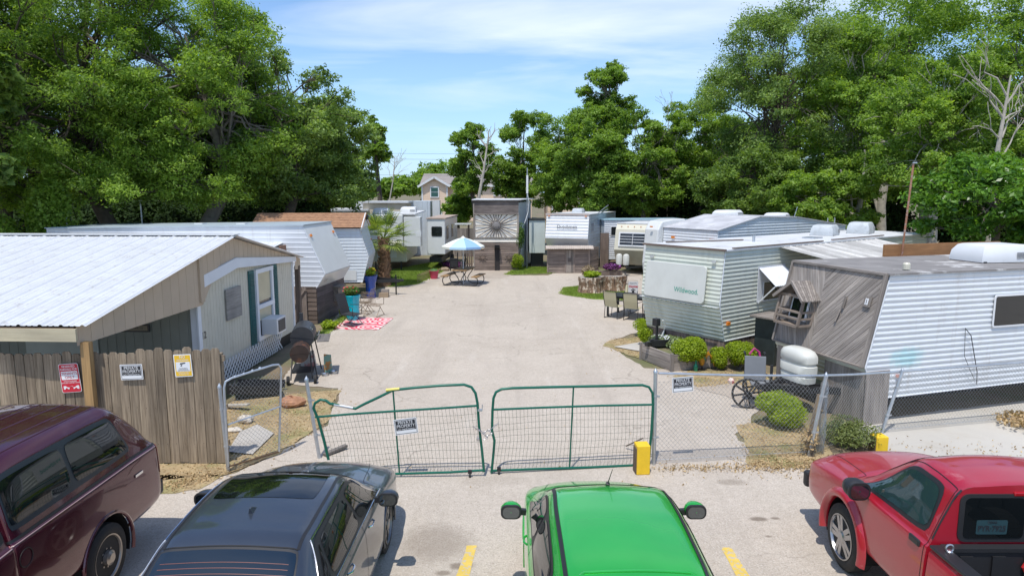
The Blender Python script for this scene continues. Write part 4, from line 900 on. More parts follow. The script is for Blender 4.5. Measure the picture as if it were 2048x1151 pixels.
m = 14; pc.add(vs, [(i*n+k,i*n+(k+1)%n,(i+1)*n+(k+1)%n,(i+1)*n+k) for i in range(m-1) for k in range(n)]); pc.build('propane_cover', PRO, t1, smooth=True)
# ---- pale green trailer with the big covered front window ----
pr = [(0,2.9),(11.5,2.9),(11.5,.6),(.12,.6),(-.14,1.55)]; A2 = math.atan2(.6,.8); W2 = 2.6
t2 = trailer('travel_trailer', 'pale green ribbed travel trailer with a covered front window and white metal roof', (5.32,17.0,0), A2, pr, W2, ALG, ALG, front=[(4,ALG,True),(3,ALG,True)], roofm=MEMW, roof=[0], wheels=(5,5.8))
fa = V3((-.14,0,1.55)); fb = V3((0,0,2.9)); vv2 = (fb-fa).normalized(); org2 = V3((-.19,W2,1.55)); uu2 = V3((0,-1,0)); nn2 = uu2.cross(vv2)
cv = MB().prism([(a+1.18,b+.46) for a, b in rrect(2.02,.98,.1)], org2+nn2*.07, uu2, vv2, .055).build('window_cover', mat('white_window_cover', (.60,.61,.57), .5, var=.05, dirt=((.5,.48,.42), 3, .55, .8, .35)), t2, bevel=.02)
text('lettering', 'Wildwood.', mat('faded_green_lettering', (.05,.33,.24), .5, var=.3, vs=30), cv, .19, org2+nn2*.072+uu2*1.62+vv2*.26, uu2, vv2, .004, bold=.001, sx=.92)
for yy, zz in ((.3,1.06),(2.35,1.08)): MB().prism(rrect(.12,.07,.02), org2+nn2*.03+uu2*yy+vv2*zz, uu2, vv2, .03).build('marker_light', mat('grey_lens', (.45,.46,.45), .3), t2)
fa = V3((.12,0,.6)); vv3 = (V3((-.14,0,1.55))-fa).normalized(); o3 = V3((.06,W2,.6)); n3 = uu2.cross(vv3)
mb = MB(); rg = random.Random(5)
for i in range(30): mb.prism([(.1+i*.082,.90+.012*(i%2)),(.16+i*.082,.90+.012*(i%2)),(.16+i*.082,.925+.012*(i%2)),(.1+i*.082,.925+.012*(i%2))], o3+n3*.035, uu2, vv3, .01)
mb.build('stripe', STRIPE, t2); MB().beam(o3+n3*.03+vv3*.93,o3+n3*.03+uu2*W2+vv3*.93,.03,.02).build('nose_trim', WHITEP, t2)
MB().box((.22,-.035,1.05),(.12,.05,.08)).build('marker_light', AMBER, t2)
# awning over the side window
aw = MB(); x0, x1 = 1.45, 2.65; 
aw.ribs([(0,0),(x1-x0,0),(x1-x0,.72),(0,.72)], (x0,-.55,1.95), (1,0,0), V3((0,.55,.46)).normalized(), WAVE, .08, PI/2); awo = aw.build('window_awning', ALW2, t2)
MB().box(((x0+x1)/2,-.03,1.95),(x1-x0+.05,.02,.95)).build('awning_back', ALW2, awo)
mb = MB()
for xx in (x0+.03,x1-.03): mb.beam((xx,-.03,1.45),(xx,-.52,1.95),.03,.03)
mb.build('strut', WHITEP, awo); winbox(t2, 2.05, 1.75, .8, .55, y=-.045)
mb = MB(); mb.beam((-.05,-.06,2.93),(-.05,W2+.06,2.93),.07,.05); mb.beam((.3,-.02,2.965),(4.6,.0,2.96),.07,.03); mb.beam((.6,W2-.2,2.965),(3.2,1.7,2.96),.07,.03); mb.beam((5.2,.05,2.97),(8.5,.1,2.97),.06,.03); mb.build('roof_batten', BROWNW, t2)
ac_unit(t2, 7.6, 1.6, 2.94, m=mat('grey_ac_shell', (.50,.53,.55), .5, var=.15, dirt=((.25,.24,.22), 4, .5, .7, .5)), d=(.9,.7,.34), yaw=.3); ac_unit(t2, 9.6, 1.4, 2.94, m=MATS['grey_ac_shell'], d=(.95,.7,.38), yaw=.3)
mb = MB(); mb.tube([(3.0,1.2,2.93),(3.0,1.2,3.13)], .04, 8); mb.box((5.8,1.0,2.95),(.5,.4,.05)); mb.build('roof_vent', GALV, t2)
SKB = mat('reddish_skirt_wood', (.33,.25,.21), .85, var=.2, rnd=.25, wood=.45, bump=.4)
MB().ribs([(.12,0),(5.0,0),(5.0,.6),(.12,.6)], (0,-.005,0), (1,0,0), (0,0,1), PLANK, .1, PI/2).build('side_skirt', SKB, t2)
MB().ribs([(0,0),(W2,0),(W2,.6),(0,.6)], (.12,W2,0), uu2, (0,0,1), PLANK, .1, PI/2).build('front_skirt', SKB, t2)
mb = MB(); mb.beam((.3,.55,.48),(-1.15,1.3,.48),.1,.16); mb.beam((.3,2.05,.48),(-1.15,1.3,.48),.1,.16); mb.beam((-1.0,1.3,.48),(-1.35,1.3,.48),.1,.1); mb.tube([(-.95,1.3,.0),(-.95,1.3,1.0)], .035, 8); mb.build('tow_tongue', BLACKP, t2)
MB().box((-.98,1.3,1.02),(.16,.16,.2)).build('tongue_jack', BLACKP, t2, bevel=.02)
mb = MB(); rg = random.Random(8)
for j in range(3):
    mb.tube([(-.75+.15*math.sin(k*.9+j),1.15+j*.12+.1*math.cos(k*.7),.58+(.5*math.sin(k/9*PI) if j == 1 else .06*rg.random())) for k in range(10)], .011, 5)
mb.build('white_hose', WHITEP, t2)
# lean-to with ribbed awning between the two trailers
t = thing('metal_lean_to', 'corrugated grey metal awning sheet between the two nearest trailers', 'lean-to', (9.2,17.6,0), A2)
mb = MB(); mb.ribs([(-1.1,0),(4.2,0),(4.2,2.0),(-1.1,2.0)], (0,-.1,2.55), (1,0,0), V3((0,.97,.17)).normalized(), CORR, .3, PI/2); mb.build('awning_sheet', mat('weathered_metal', (.46,.45,.43), .6, .2, var=.12, rnd=.25, dirt=((.24,.22,.2), 3, .5, .75, .5)), t)
for xx in (-1.0,4.1): MB().box((xx,-.05,1.27),(.08,.08,2.54)).build('post', GREYW, t)
MB().beam((-1.1,-.1,2.5),(4.2,-.1,2.5),.06,.09).build('beam', GREYW, t)
t = thing('shed_wall', 'orange brown timber fascia over grey corrugated sheets behind the nearest trailer', 'shed', (9.6,17.0,0), A1)
ORW = mat('orange_fascia', (.46,.22,.085), .7, var=.15, wood=.3, streak=((.2,.1,.05), 6, .6, .8, .5)); MB().box((1.5,0,2.93),(3.8,.06,.3)).build('fascia', ORW, t)
MB().ribs([(-.1,0),(3.2,0),(3.2,2.76),(-.1,2.76)], (0,0,0), (1,0,0), (0,0,1), WAVE, .09, PI/2).build('corrugated_sheet', ALB, t)
t = thing('rusty_pole', 'tall thin rusty pole standing behind the nearest trailer', 'pole', (9.55,16.9,0)); MB().tube([(0,0,0),(.25,.02,D(1862,325,16.9).z)], .024, 8).build('pole', mat('rusty_pole_metal', (.36,.17,.10), .8, .2, var=.25, vs=5, dirt=((.5,.5,.48), 9, .5, .6, .5)), t); MB().box((.27,0,D(1862,325,16.9).z),(.1,.04,.03)).build('bracket', GALV, t)
t = thing('dark_crate', 'dark upright box between the skirts of the two nearest trailers', 'box', (6.75,17.3,0), A2); MB().box((0,0,.6),(.75,.6,1.2)).build('box', mat('dark_green_panel', (.03,.04,.04), .5, var=.3, vs=6), t, bevel=.02); MB().box((0,-.05,1.23),(1.1,.8,.04)).build('lid', GREYW, t)
# ---- third right trailer: white with orange marker lights, humped roof ----
pr = [(0,2.98),(2.3,3.42),(4.6,3.36),(8.0,2.95),(8.0,.6),(.3,.6),(-.1,1.5)]; A3 = math.atan2(.55,.83)
t3 = trailer('travel_trailer', 'white travel trailer with a humped grey roof and orange marker lights on its nose', (7.35,24.4,0), A3, pr, 2.6, ALB, ALB, front=[(6,ALW2,True),(5,ALW2,True)], roofm=mat('grey_sloped_membrane', (.44,.44,.46), .8, var=.2, vs=2, dirt=((.65,.65,.65), 1.5, .5, .62, .5)), roof=[0,1,2], wheels=(4,4.8))
vv4 = (V3((0,0,2.98))-V3((-.1,0,1.5))).normalized(); o4 = V3((-.15,2.6,1.5)); n4 = uu2.cross(vv4)
for yy in (.55,2.4): MB().prism(rrect(.16,.08,.02), o4+n4*.04+uu2*yy+vv4*1.15, uu2, vv4, .03).build('marker_light', AMBER, t3)
text('lettering', 'Terry', mat('faded_grey_lettering', (.45,.48,.52), .5), t3, .2, o4+n4*.03+uu2*1.6+vv4*.98, uu2, vv4, .006)
mb = MB(); pp = [(-.28,.7),(-.42,1.6),(-.3,2.9),(-.1,3.22),(.5,3.3),(1.2,3.3),(1.2,2.9),(0,2.5),(0,.7)]
f = [V3((a,2.62,b)) for a, b in pp]; g_ = [V3((a,3.35,b)) for a, b in pp]; n = len(pp); mb.add(f+g_, [tuple(range(n)), tuple(range(2*n-1,n-1,-1))]+[(i,i+n,(i+1)%n+n,(i+1)%n) for i in range(n)]); nc = mb.build('nose_cap', RVW, t3, bevel=.05)
MB().box((-.4,2.9,3.02),(.05,.12,.05)).build('marker_light', AMBER, t3)
ac_unit(t3, 2.7, 1.8, 3.42, d=(1.0,.7,.22), yaw=0); ac_unit(t3, 4.6, .9, 3.36, d=(.8,.6,.16), yaw=0)
mb = MB(); mb.tube([(5.3,.6,3.3),(5.5,.6,3.75)], .012, 5); mb.build('antenna', GALV, t3); winbox(t3, 2.2, 2.55, .7, .3)
mb = MB()
for xx in (6.9,7.4): mb.tube([(xx,.1,2.95),(xx,.1,3.25),(xx+.3,.3,3.28),(xx+.3,.3,2.95)], .015, 6)
mb.build('roof_ladder', GALV, t3)
# ---- beige small trailer ----
pr = [(0,2.62),(.0,2.62),(5,2.62),(5,.6),(.25,.45),(-.30,1.25),(-.12,2.3)]
pr = [(.12,2.66),(5,2.62),(5,.6),(.1,.5),(-.32,1.3),(-.1,2.35)]
t4 = trailer('travel_trailer', 'small cream travel trailer with a louvred front window and propane tanks', (7.35,35.6,0), rad(62), pr, 2.0, RVC, ALW2, front=[(4,RVC,False),(3,OLIVE,False),(5,RVC,False)], roofm=MEMW, roof=[0], wheels=(2.4,))
vv5 = (V3((-.1,0,2.35))-V3((-.32,0,1.3))).normalized(); o5 = V3((-.36,2.0,1.3)); n5 = uu2.cross(vv5)
fr = MB().prism([(.22,.2),(1.78,.2),(1.78,.95),(.22,.95)], o5+n5*.04, uu2, vv5, .02).build('window', WHITEP, t4); MB().prism([(.3,.27),(1.7,.27),(1.7,.88),(.3,.88)], o5+n5*.045, uu2, vv5, .01).build('pane', GLASS, fr)
mb = MB()
for z in (.42,.57,.72): mb.beam(o5+n5*.06+uu2*.3+vv5*z, o5+n5*.06+uu2*1.7+vv5*z, .02,.03)
mb.beam(o5+n5*.06+uu2*1.0+vv5*.27, o5+n5*.06+uu2*1.0+vv5*.88, .02,.03); mb.build('louvre_bar', WHITEP, fr)
for i in range(5): MB().box((-.04,.3+i*.35,2.53),(.03,.05,.035)).build('marker_light', AMBER, t4)
for yy in (.62,1.0): MB().lathe([(0,.45),(.16,.47),(.17,.55),(.17,.9),(.14,1.0),(.06,1.04),(0,1.05)], (-.62,yy+.6,.08), 16).build('propane_tank', PRO, t4, smooth=True)
mb = MB(); mb.beam((.2,.4,.45),(-1.1,1.0,.45),.07,.1); mb.beam((.2,1.6,.45),(-1.1,1.0,.45),.07,.1); mb.build('tow_tongue', DARKM, t4)
# ---- white ribbed trailer with skirted nose (far right of the court) ----
pr = [(0,3.1),(.0,3.1),(8.5,3.0),(8.5,.7),(1.4,.7),(1.0,1.35),(-.05,1.42),(-.32,1.95)]
pr = [(0,3.12),(8.5,3.02),(8.5,.7),(1.5,.6),(1.1,1.38),(-.1,1.42),(-.30,1.95)]
t5 = trailer('travel_trailer', 'white ribbed travel trailer whose raised nose rests over a brown plank skirt', (4.15,37.0,0), rad(74), pr, 2.3, ALB, ALB, prof_near=pr[:1]+pr[1:], front=[(6,ALW2,True),(5,RVW,False)], roofm=MEMW, roof=[0], wheels=(4.5,5.3), pitch=.17) if False else None
pr = [(0,3.12),(8.5,3.02),(8.5,1.4),(.1,1.40),(-.30,1.85)]
t5 = trailer('travel_trailer', 'white ribbed travel trailer whose raised nose rests over a brown plank shed', (4.15,37.0,0), rad(72), pr, 2.35, ALB, ALB, front=[(4,ALW2,True),(3,RVW,False)], roofm=MEMW, roof=[0], wheels=(), chassis=False, pitch=.17)
MB().ribs([(1.3,.45),(8.5,.45),(8.5,1.4),(1.3,1.4)], (0,0,0), (1,0,0), (0,0,1), SIDING, .17).build('lower_siding', ALB, t5); MB().box((5,1.17,.95),(7,2.3,.9)).build('lower_body', ALB, t5)
vv6 = (V3((0,0,3.12))-V3((-.3,0,1.85))).normalized(); o6 = V3((-.36,2.35,1.85)); n6 = uu2.cross(vv6)
text('lettering', 'Dutchmen', mat('dark_grey_lettering', (.07,.08,.1), .5), t5, .24, o6+n6*.03+uu2*1.2+vv6*.62, uu2, vv6, .006, bold=.003, sx=1.1)
text('lettering', 'Classic', MATS['dark_grey_lettering'], t5, .1, V3((-.24,1.15,1.6)), uu2, V3((-.4,0,.45)), .06)
winbox(t5, .95, 2.4, .42, .5); mb = MB(); mb.box((-.03,1.17,3.12),(.06,2.4,.12)); mb.build('roof_edge', mat('pinkish_grey_trim', (.45,.4,.38), .7), t5)
for yy in (.15,2.2): MB().box((-.09,yy,3.03),(.05,.12,.04)).build('marker_light', AMBER, t5)
ac_unit(t5, 3.2, 1.3, 3.08, m=MATS['grey_ac_shell'], d=(.7,.6,.3))
mb = MB(); mb.beam((3,.1,3.1),(4.2,-.3,3.55),.04); mb.beam((3.4,.0,3.1),(4.6,-.2,3.3),.05); mb.build('roof_debris', GALV, t5)
# plank shed under its nose
t = thing('plank_shed', 'brown plank shed with a door and small ledge roof under the raised trailer nose', 'shed', (1.9,36.6,0)); a = (0,0,0)
FEN2 = mat('shed_planks', (.38,.305,.26), .85, var=.15, rnd=.2, wood=.5, bump=.4)
MB().ribs([(0,0),(2.3,0),(2.3,1.35),(0,1.35)], a, (1,0,0), (0,0,1), LAP, .17).build('front_wall', FEN2, t); MB().ribs([(0,0),(1.5,0),(1.5,1.35),(0,1.35)], (2.3,0,0), V3((.42,.9,0)), (0,0,1), LAP, .17).build('side_wall', FEN2, t)
MB().prism([(0,0),(2.28,0),(2.8,1.3),(.4,1.3)], (0,.02,1.33), (1,0,0), (0,1,0), 1.3).build('core', DARKW, t)
mb = MB()
for xx in (.0,.95,1.42,2.22): mb.box((xx+.03,-.02,.68),(.09,.03,1.36))
mb.build('post', FEN2, t); dr = MB().ribs([(0,0),(.38,0),(.38,1.2),(0,1.2)], (1.02,-.03,.04), (1,0,0), (0,0,1), PLANK, .13, PI/2).build('door', GREYW, t); MB().box((1.2,-.05,.72),(.2,.02,.2)).build('carved_face', DARKW, dr)
MB().ribs([(-.1,0),(2.45,0),(2.45,.42),(-.1,.42)], (0,-.35,1.33), (1,0,0), V3((0,.9,.35)).normalized(), WAVE, .1, PI/2).build('ledge_roof', mat('rusty_pale_roof', (.42,.36,.31), .7, var=.2), t)
# ---- second row behind: long low white trailer and blue strip ----
t = trailer('travel_trailer', 'low white trailer with a dark window seen behind the plank shed', (5.3,39.3,0), rad(8), [(0,2.72),(5,2.72),(5,.5),(0,.5)], 2.3, ALB, ALW2, roofm=mat('teal_roof', (.25,.38,.45), .6), roof=[0], wheels=()); winbox(t, .62, 2.1, .5, .55); MB().box((.0,-.1,1.0),(.5,.06,2.0)).build('brown_fence_panel', BROWNW, t)
# ================= left side trailers =================
# sloped smooth front, faces the court
pr = [(-9.0,3.12),(0,3.26),(.70,1.66),(.40,1.2),(-9.0,1.15)]
t6 = trailer('travel_trailer', 'long white trailer with a smooth slanted front over a dark plank skirt', (-6.90,22.55,0), rad(-5), pr, 2.6, RVW, ALW2, front=[(1,RVW,False),(2,RVW,False)], roofm=mat('pale_blue_metal', (.45,.52,.57), .45, .2, var=.1), roof=[0], wheels=(), chassis=False, pitch=.16, ribp=SOFT)
vvA = (V3((0,0,3.26))-V3((.70,0,1.66))).normalized(); oA = V3((.74,0,1.66)); uA = V3((0,1,0)); nA = uA.cross(vvA)
for yy in (.2,2.35): MB().prism(rrect(.12,.09,.02), oA+nA*.03+uA*yy+vvA*1.38, uA, vvA, .03).build('marker_light', AMBER, t6)
text('lettering', 'C10', DARKM, t6, .15, V3((.57,.32,1.43)), uA, V3((.30,0,.46)), .03, sx=1.1)
mb = MB(); mb.ribs([(0,0),(5.2,0),(5.2,1.15),(0,1.15)], (-5.9,-1.1,2.55), (1,0,0), V3((0,.98,.12)).normalized(), CORR, .3, PI/2); mb.build('side_awning', ROOFW, t6)
MB().box((-.62,-.2,2.35),(.05,.5,.55)).build('awning_end', mat('slat_brown', (.25,.13,.08), .7), t6); MB().box((-1.6,-.02,2.3),(.9,.03,.45)).build('window_strip', GLASS, t6)
PW = mat('purple_grey_planks', (.20,.165,.16), .85, var=.2, rnd=.25, wood=.5, bump=.4)
MB().ribs([(0,0),(2.75,0),(2.75,1.22),(0,1.22)], (.42,-.1,0), (0,1,0), (0,0,1), LAP, .13, rad(0)).build('nose_skirt', PW, t6)
MB().ribs([(-6,0),(.42,0),(.42,1.25),(-6,1.25)], (0,-.1,0), (1,0,0), (0,0,1), LAP, .15).build('side_skirt', BROWNW, t6)
MB().prism([(-6,-.08),(.40,-.08),(.40,2.6),(-6,2.6)], (0,0,1.2), (1,0,0), (0,1,0), 1.19).build('skirt_core', DARKW, t6)
mb = MB(); mb.ribs([(0,0),(.85,0),(.85,1.2),(0,1.2)], (-.75,-.17,.06), (1,0,0), (0,0,1), PLANK, .17, PI/2); mb.beam((-.72,-.2,.12),(.05,-.2,1.18),.09,.02,up=(0,1,0)); mb.build('shed_door', FEN2, t6)
mb = MB(); mb.box((.55,1.75,1.02),(.3,.62,.05)); mb.box((.5,1.75,.75),(.2,.5,.5)); mb.build('letter_box', GREYW, t6)
mb = MB(); mb.box((-2.5,.9,3.25),(.3,.3,.1)); mb.box((-4.3,1.4,3.22),(.3,.3,.1)); mb.build('roof_vent', RVW, t6)
# pale blue trailer with a brown shingle roof
pr = [(-5.0,2.85),(0,2.86),(.32,1.75),(.05,.72),(-5.0,.72)]
t7 = trailer('travel_trailer', 'pale blue ribbed trailer with a brown shingle roof beside the palm', (-6.15,27.6,0), rad(5), pr, 2.5, ALB, ALB, front=[(1,ALB,True),(2,ALB,True)], roofm=MEMW, roof=[0], wheels=(-3.5,-4.3), ribp=SOFT, pitch=.13)
SH = mat('brown_shingle', (.36,.20,.115), .9, var=.2, vs=8, bump=.6, bs=30, dirt=((.2,.1,.06), 7, .5, .6, .5))
mb = MB(); mb.ribs([(-4.3,0),(.15,0),(.15,1.5),(-4.3,1.5)], (0,-.15,2.93), (1,0,0), V3((0,.92,.36)).normalized(), LAP, .16); mb.ribs([(-4.3,0),(.15,0),(.15,1.5),(-4.3,1.5)][::-1], (0,2.62,2.93), (1,0,0), V3((0,-.92,.36)).normalized(), LAP, .16); mb.build('shingle_roof', SH, t7)
mb = MB(); mb.prism([(-.1,2.9),(2.6,2.9),(1.25,3.42)], (.05,0,0), (0,1,0), (0,0,1), .05); mb.beam((.1,-.15,2.9),(.1,1.25,3.44),.04,.1); mb.beam((.1,2.65,2.9),(.1,1.25,3.44),.04,.1); mb.build('gable_board', WHITEP, t7)
MB().box((.1,1.3,3.3),(.2,.25,.2)).build('floodlight', DARKM, t7, bevel=.02)
for p in ((.02,.12,2.72),(.16,2.3,2.3),(.13,.4,1.0)): MB().box(p,(.06,.11,.07)).build('marker_light', AMBER, t7)
vvB = (V3((.32,0,1.75))-V3((.05,0,.72))).normalized(); MB().box((-.55,-.03,1.0),(.75,.03,.4)).build('hatch', RVW, t7)
mb = MB(); mb.beam((0,.5,.66),(1.45,1.2,.6),.08,.12); mb.beam((0,2.0,.66),(1.45,1.2,.6),.08,.12); mb.tube([(1.3,1.2,0),(1.3,1.2,.85)], .03, 8); mb.box((1.5,1.2,.62),(.25,.12,.08)); mb.build('tow_tongue', DARKM, t7)
# fifth wheel with slide-outs
t8 = thing('fifth_wheel_trailer', 'white fifth wheel trailer with roof air conditioners behind the palm', 'travel trailer', (-6.85,37.2,0), rad(2))
pr8 = [(0,.5),(1.25,.5),(1.25,1.25),(1.6,1.3),(3.3,1.25),(3.3,2.95),(1.5,3.1),(-.55,3.22),(-1.0,2.6),(-1.0,1.6),(-.3,1.35),(0,1.3)]
mb = MB()
mb.prism([(-.6,1.36),(.9,1.36),(1.2,1.45),(1.2,2.95),(.9,3.12),(-.6,3.22),(-.85,3.0),(-.85,1.5)], (0,0,0), (1,0,0), (0,0,1), -.001) if False else None
mb.box((.0,3.0,2.25),(1.9,6.5,1.75)); mb.build('body', RVW, t8, bevel=.06)
MB().box((.02,3.6,.93),(1.95,5.6,.95)).build('lower_body', RVC, t8, bevel=.04); MB().box((.0,-.12,1.55),(1.8,.5,.3)).build('nose_cap', RVC, t8, bevel=.1)
MB().box((-.1,.78,.95),(1.1,.03,.5)).build('hatch', RVW, t8, bevel=.01)
MB().box((1.45,.1,2.2),(.9,.9,1.6)).build('slide_out', RVW, t8, bevel=.03)
MB().box((1.0,3.0,3.14),(1.2,6.4,.05)).build('roof', MEMW, t8)
s8 = MB().box((1.55,.9,2.25),(.5,.3,.9)).build('side_window', GLASS, t8); MB().box((1.78,-.18,2.1),(.28,.35,.3)).build('window_air_conditioner', WHITEP, t8)
ac_unit(t8, -.35, .8, 3.14, d=(.85,.8,.3), yaw=0); ac_unit(t8, .95, 2.6, 3.14, d=(.9,.8,.34), yaw=0)
for p in ((.35,-.28,2.9),(-.7,-.28,2.9)): MB().box(p,(.14,.05,.08)).build('marker_light', AMBER, t8)
for p in ((-.7,.6,.25),(.7,.6,.25)): MB().box(p,(.07,.07,.5)).build('landing_leg', DARKM, t8)
t9 = thing('fifth_wheel_trailer', 'white trailer end with a dark window and side windows right of the fifth wheel', 'travel trailer', (-4.72,38.2,0), rad(-3))
MB().box((.48,2.6,1.85),(1.0,5.2,1.98)).build('body', RVW, t9, bevel=.04); MB().box((.48,2.6,2.87),(1.1,5.3,.06)).build('roof', mat('rusty_roof_edge', (.42,.33,.27), .8, var=.2), t9)
wn = MB().prism([(a+.52,b+2.15) for a, b in rrect(.6,.55,.08)], (0,-.02,0), (1,0,0), (0,0,1), .02).build('window', BLACKP, t9); MB().prism([(a+.52,b+2.15) for a, b in rrect(.52,.47,.07)], (0,-.025,0), (1,0,0), (0,0,1), .01).build('pane', GLASS, wn)
for yy in (.9,2.9): MB().box((.985,yy,2.05),(.03,.7,.75)).build('side_window', GLASS, t9)
MB().box((.4,2.5,.55),(.7,4.6,.3)).build('chassis', DARKM, t9); MB().lathe([(0,-.1),(.3,-.1),(.3,.1),(0,.1)], (.9,3.2,.3), 18, Matrix.Rotation(rad(90),3,'Y')).build('wheel', RUBBER, t9)
# ================= shed with the sunburst panel =================
tb = thing('wooden_cabin', 'tall dark plank cabin with a radiating wooden sunburst on its front', 'cabin', (-2.11,37.85,0)); Wc = 2.47
MB().prism([(0.02,0),(Wc-.02,0),(Wc+.8,4.5),(.02,4.5)], (0,.0,3.75), (1,0,0), (0,1,0), 3.74).build('core', ALB, tb)
MB().ribs([(0,0),(Wc,0),(Wc,1.75),(0,1.75)], (0,-.05,0), (1,0,0), (0,0,1), LAP, .12).build('lower_planks', mat('cabin_planks', (.34,.265,.22), .85, var=.2, rnd=.25, wood=.5, bump=.4), tb)
MB().prism([(0,3.1),(Wc,3.1),(Wc,3.86),(0,3.86)], (0,-.05,0), (1,0,0), (0,0,1), .04).build('upper_plywood', DARKW, tb)
MB().prism([(0,1.72),(Wc,1.72),(Wc,3.12),(0,3.12)], (0,-.035,0), (1,0,0), (0,0,1), .03).build('cream_panel', mat('cream_panel', (.92,.86,.76), .7, var=.06, dirt=((.4,.33,.25), 4, .55, .8, .4)), tb)
mb = MB(); mb.box((Wc/2,-.09,3.88),(Wc+.2,.08,.09)); mb.build('roof_fascia', mat('black_wood', (.035,.03,.03), .8, wood=.3), tb)
mb = MB(); mb.prism([(-.1,-.14),(Wc+.15,-.14),(Wc+1.0,4.6),(-.1,4.6)], (0,0,3.93), (1,0,0), (0,1,0), .05); mb.build('roof', MEMW, tb)
sb = MB(); cx, cz = Wc/2, 2.5; hw, hh = Wc/2-.1, .62; rg = random.Random(2)
for i in range(24):
    a = 2*PI*i/24+rg.uniform(-.03,.03); c_, s_ = math.cos(a), math.sin(a); q = min(hw/max(abs(c_),1e-3), hh/max(abs(s_),1e-3)); sb.beam((cx+c_*.16,-.085,cz+s_*.16),(cx+c_*q,-.08,cz+s_*q),.042,.02,up=(0,1,0))
sb.build('sunburst', mat('sunburst_slats', (.20,.165,.145), .85, rnd=.15, wood=.3), tb); MB().lathe([(.22,0),(.22,.05),(.17,.06),(.15,.1),(.05,.12),(0,.12)], (cx,-.06,cz), 20, Matrix.Rotation(rad(90),3,'X')).build('sunburst_hub', mat('grey_disc', (.27,.255,.25), .7, wood=.2), tb)
mb = MB()
for a, b in (((0,1.83),(Wc,1.83)),((0,3.13),(Wc,3.13))): mb.beam((a[0],-.09,a[1]),(b[0],-.09,b[1]),.07,.05)
for xx in (.03,Wc-.03): mb.box((xx,-.08,2.5),(.09,.06,1.35))
mb.build('panel_frame', GREYW, tb); MB().box((Wc/2,-.07,1.66),(Wc,.03,.15)).build('cream_strip', MATS['cream_panel'], tb)
MB().box((Wc/2+.05,-.1,.7),(.27,.05,1.4)).build('dark_post_board', mat('black_wood',(.03,.03,.03)), tb); mb = MB(); mb.box((Wc/2+.05,-.25,1.32),(.34,.3,.03)); mb.box((Wc/2+.05,-.2,1.42),(.26,.25,.05)); mb.build('letter_box', DARKM, tb)
for xx in (.48,1.95):
    st = MB(); 
    for k in range(8): a = k*PI/4; st.beam((xx,-.1,.72),(xx+.26*math.cos(a),-.1,.72+.2*math.sin(a)),.035,.02,up=(0,1,0))
    st.lathe([(.1,0),(.08,.03),(0,.03)], (xx,-.1,.72), 12, Matrix.Rotation(rad(90),3,'X')); st.build('wooden_star', BROWNW, tb)
MB().box((.46,-.08,1.28),(.16,.03,.18)).build('small_sign', mat('tan_sign', (.55,.38,.2), .6), tb)
MB().box((.0,-.03,1.87),(.06,.1,3.7)).build('corner_post', GREYW, tb)
t = thing('slide_out_box', 'pale green white metal slide-out box right of the sunburst cabin', 'slide-out', (.98,39.5,0)); MB().box((.47,1.1,1.77),(.92,2.2,1.9)).build('box', mat('pale_slide_white', (.60,.65,.62), .45, var=.08), t, bevel=.01)
for yy in (.3,1.9): MB().box((.5,yy,.42),(.7,.08,.84)).build('leg', DARKM, t)
MB().box((.47,1.1,2.74),(1.0,2.3,.05)).build('roof', DARKM, t)
t = thing('antenna_mast', 'slender steel antenna mast with a white panel beside the sunburst cabin', 'antenna', (.85,38.6,0)); MB().tube([(0,0,0),(0,0,D(1055,335,38.6).z)], .03, 8).build('mast', GALV, t); MB().box((0,-.1,D(1055,368,38.6).z),(.11,.06,1.0)).build('panel', WHITEP, t)
mb = MB(); mb.tube([(0,-.1,4.3),(.1,-.1,3.8),(.05,-.1,3.2),(-.15,-.3,2.6),(-.3,-.3,2.4),(-.35,-.3,2.2)], .02, 5); mb.build('cable', WHITEP, t)
# small porch left of cabin with gate and things
t = thing('board_gate', 'small brown slatted gate left of the sunburst cabin', 'gate', (-2.75,38.3,0)); mb = MB()
for i in range(5): mb.box((i*.12,0,.75),(.07,.03,1.5))
mb.box((.25,-.02,.3),(.6,.03,.08)); mb.box((.25,-.02,1.2),(.6,.03,.08)); mb.build('slat', BROWNW, t); MB().box((.0,.4,2.55),(.9,.9,.05)).build('awning', RVW, t); MB().box((.3,.35,1.9),(.1,.1,1.3)).build('post', BROWNW, t)
t = thing('board_fence', 'grey board fence far behind the parasol', 'fence', (-3.0,46,0)); MB().ribs([(0,0),(4,0),(4,1.9),(0,1.9)], (-1.2,0,0), (1,0,0), (0,0,1), PLANK, .16, PI/2).build('board', GREYW, t); MB().box((.8,.06,.95),(4,.04,.08)).build('rail', GREYW, t)
t = thing('black_cart', 'black wire utility cart standing by the little gate', 'cart', (-3.15,36.9,0)); mb = MB()
for x_, y_ in ((-.2,-.15),(.2,-.15),(-.2,.15),(.2,.15)): mb.tube([(x_,y_,.08),(x_,y_,1.1)], .02, 5)
for z in (.3,.75): mb.box((0,0,z),(.42,.32,.03))
mb.build('frame', BLACKP, t); MB().box((0,0,.55),(.36,.26,.4)).build('bin', BLACKP, t)
t = thing('black_bicycle', 'black bicycle leaning beside the little gate left of the cabin', 'bicycle', (-2.65,37.5,0), rad(80)); 
def bikewheel(t, c, r): 
    mb = MB(); mb.tube([(c[0]+r*math.cos(a*PI/12),c[1],c[2]+r*math.sin(a*PI/12)) for a in range(24)], .025, 6, closed=True); w = mb.build('wheel', RUBBER, t); mb = MB()
    for a in range(8): mb.tube([c,(c[0]+r*math.cos(a*PI/4),c[1],c[2]+r*math.sin(a*PI/4))], .006, 3)
    mb.build('spoke', STEEL, w)
bikewheel(t, (-.5,0,.33), .31); bikewheel(t, (.5,0,.33), .31); mb = MB()
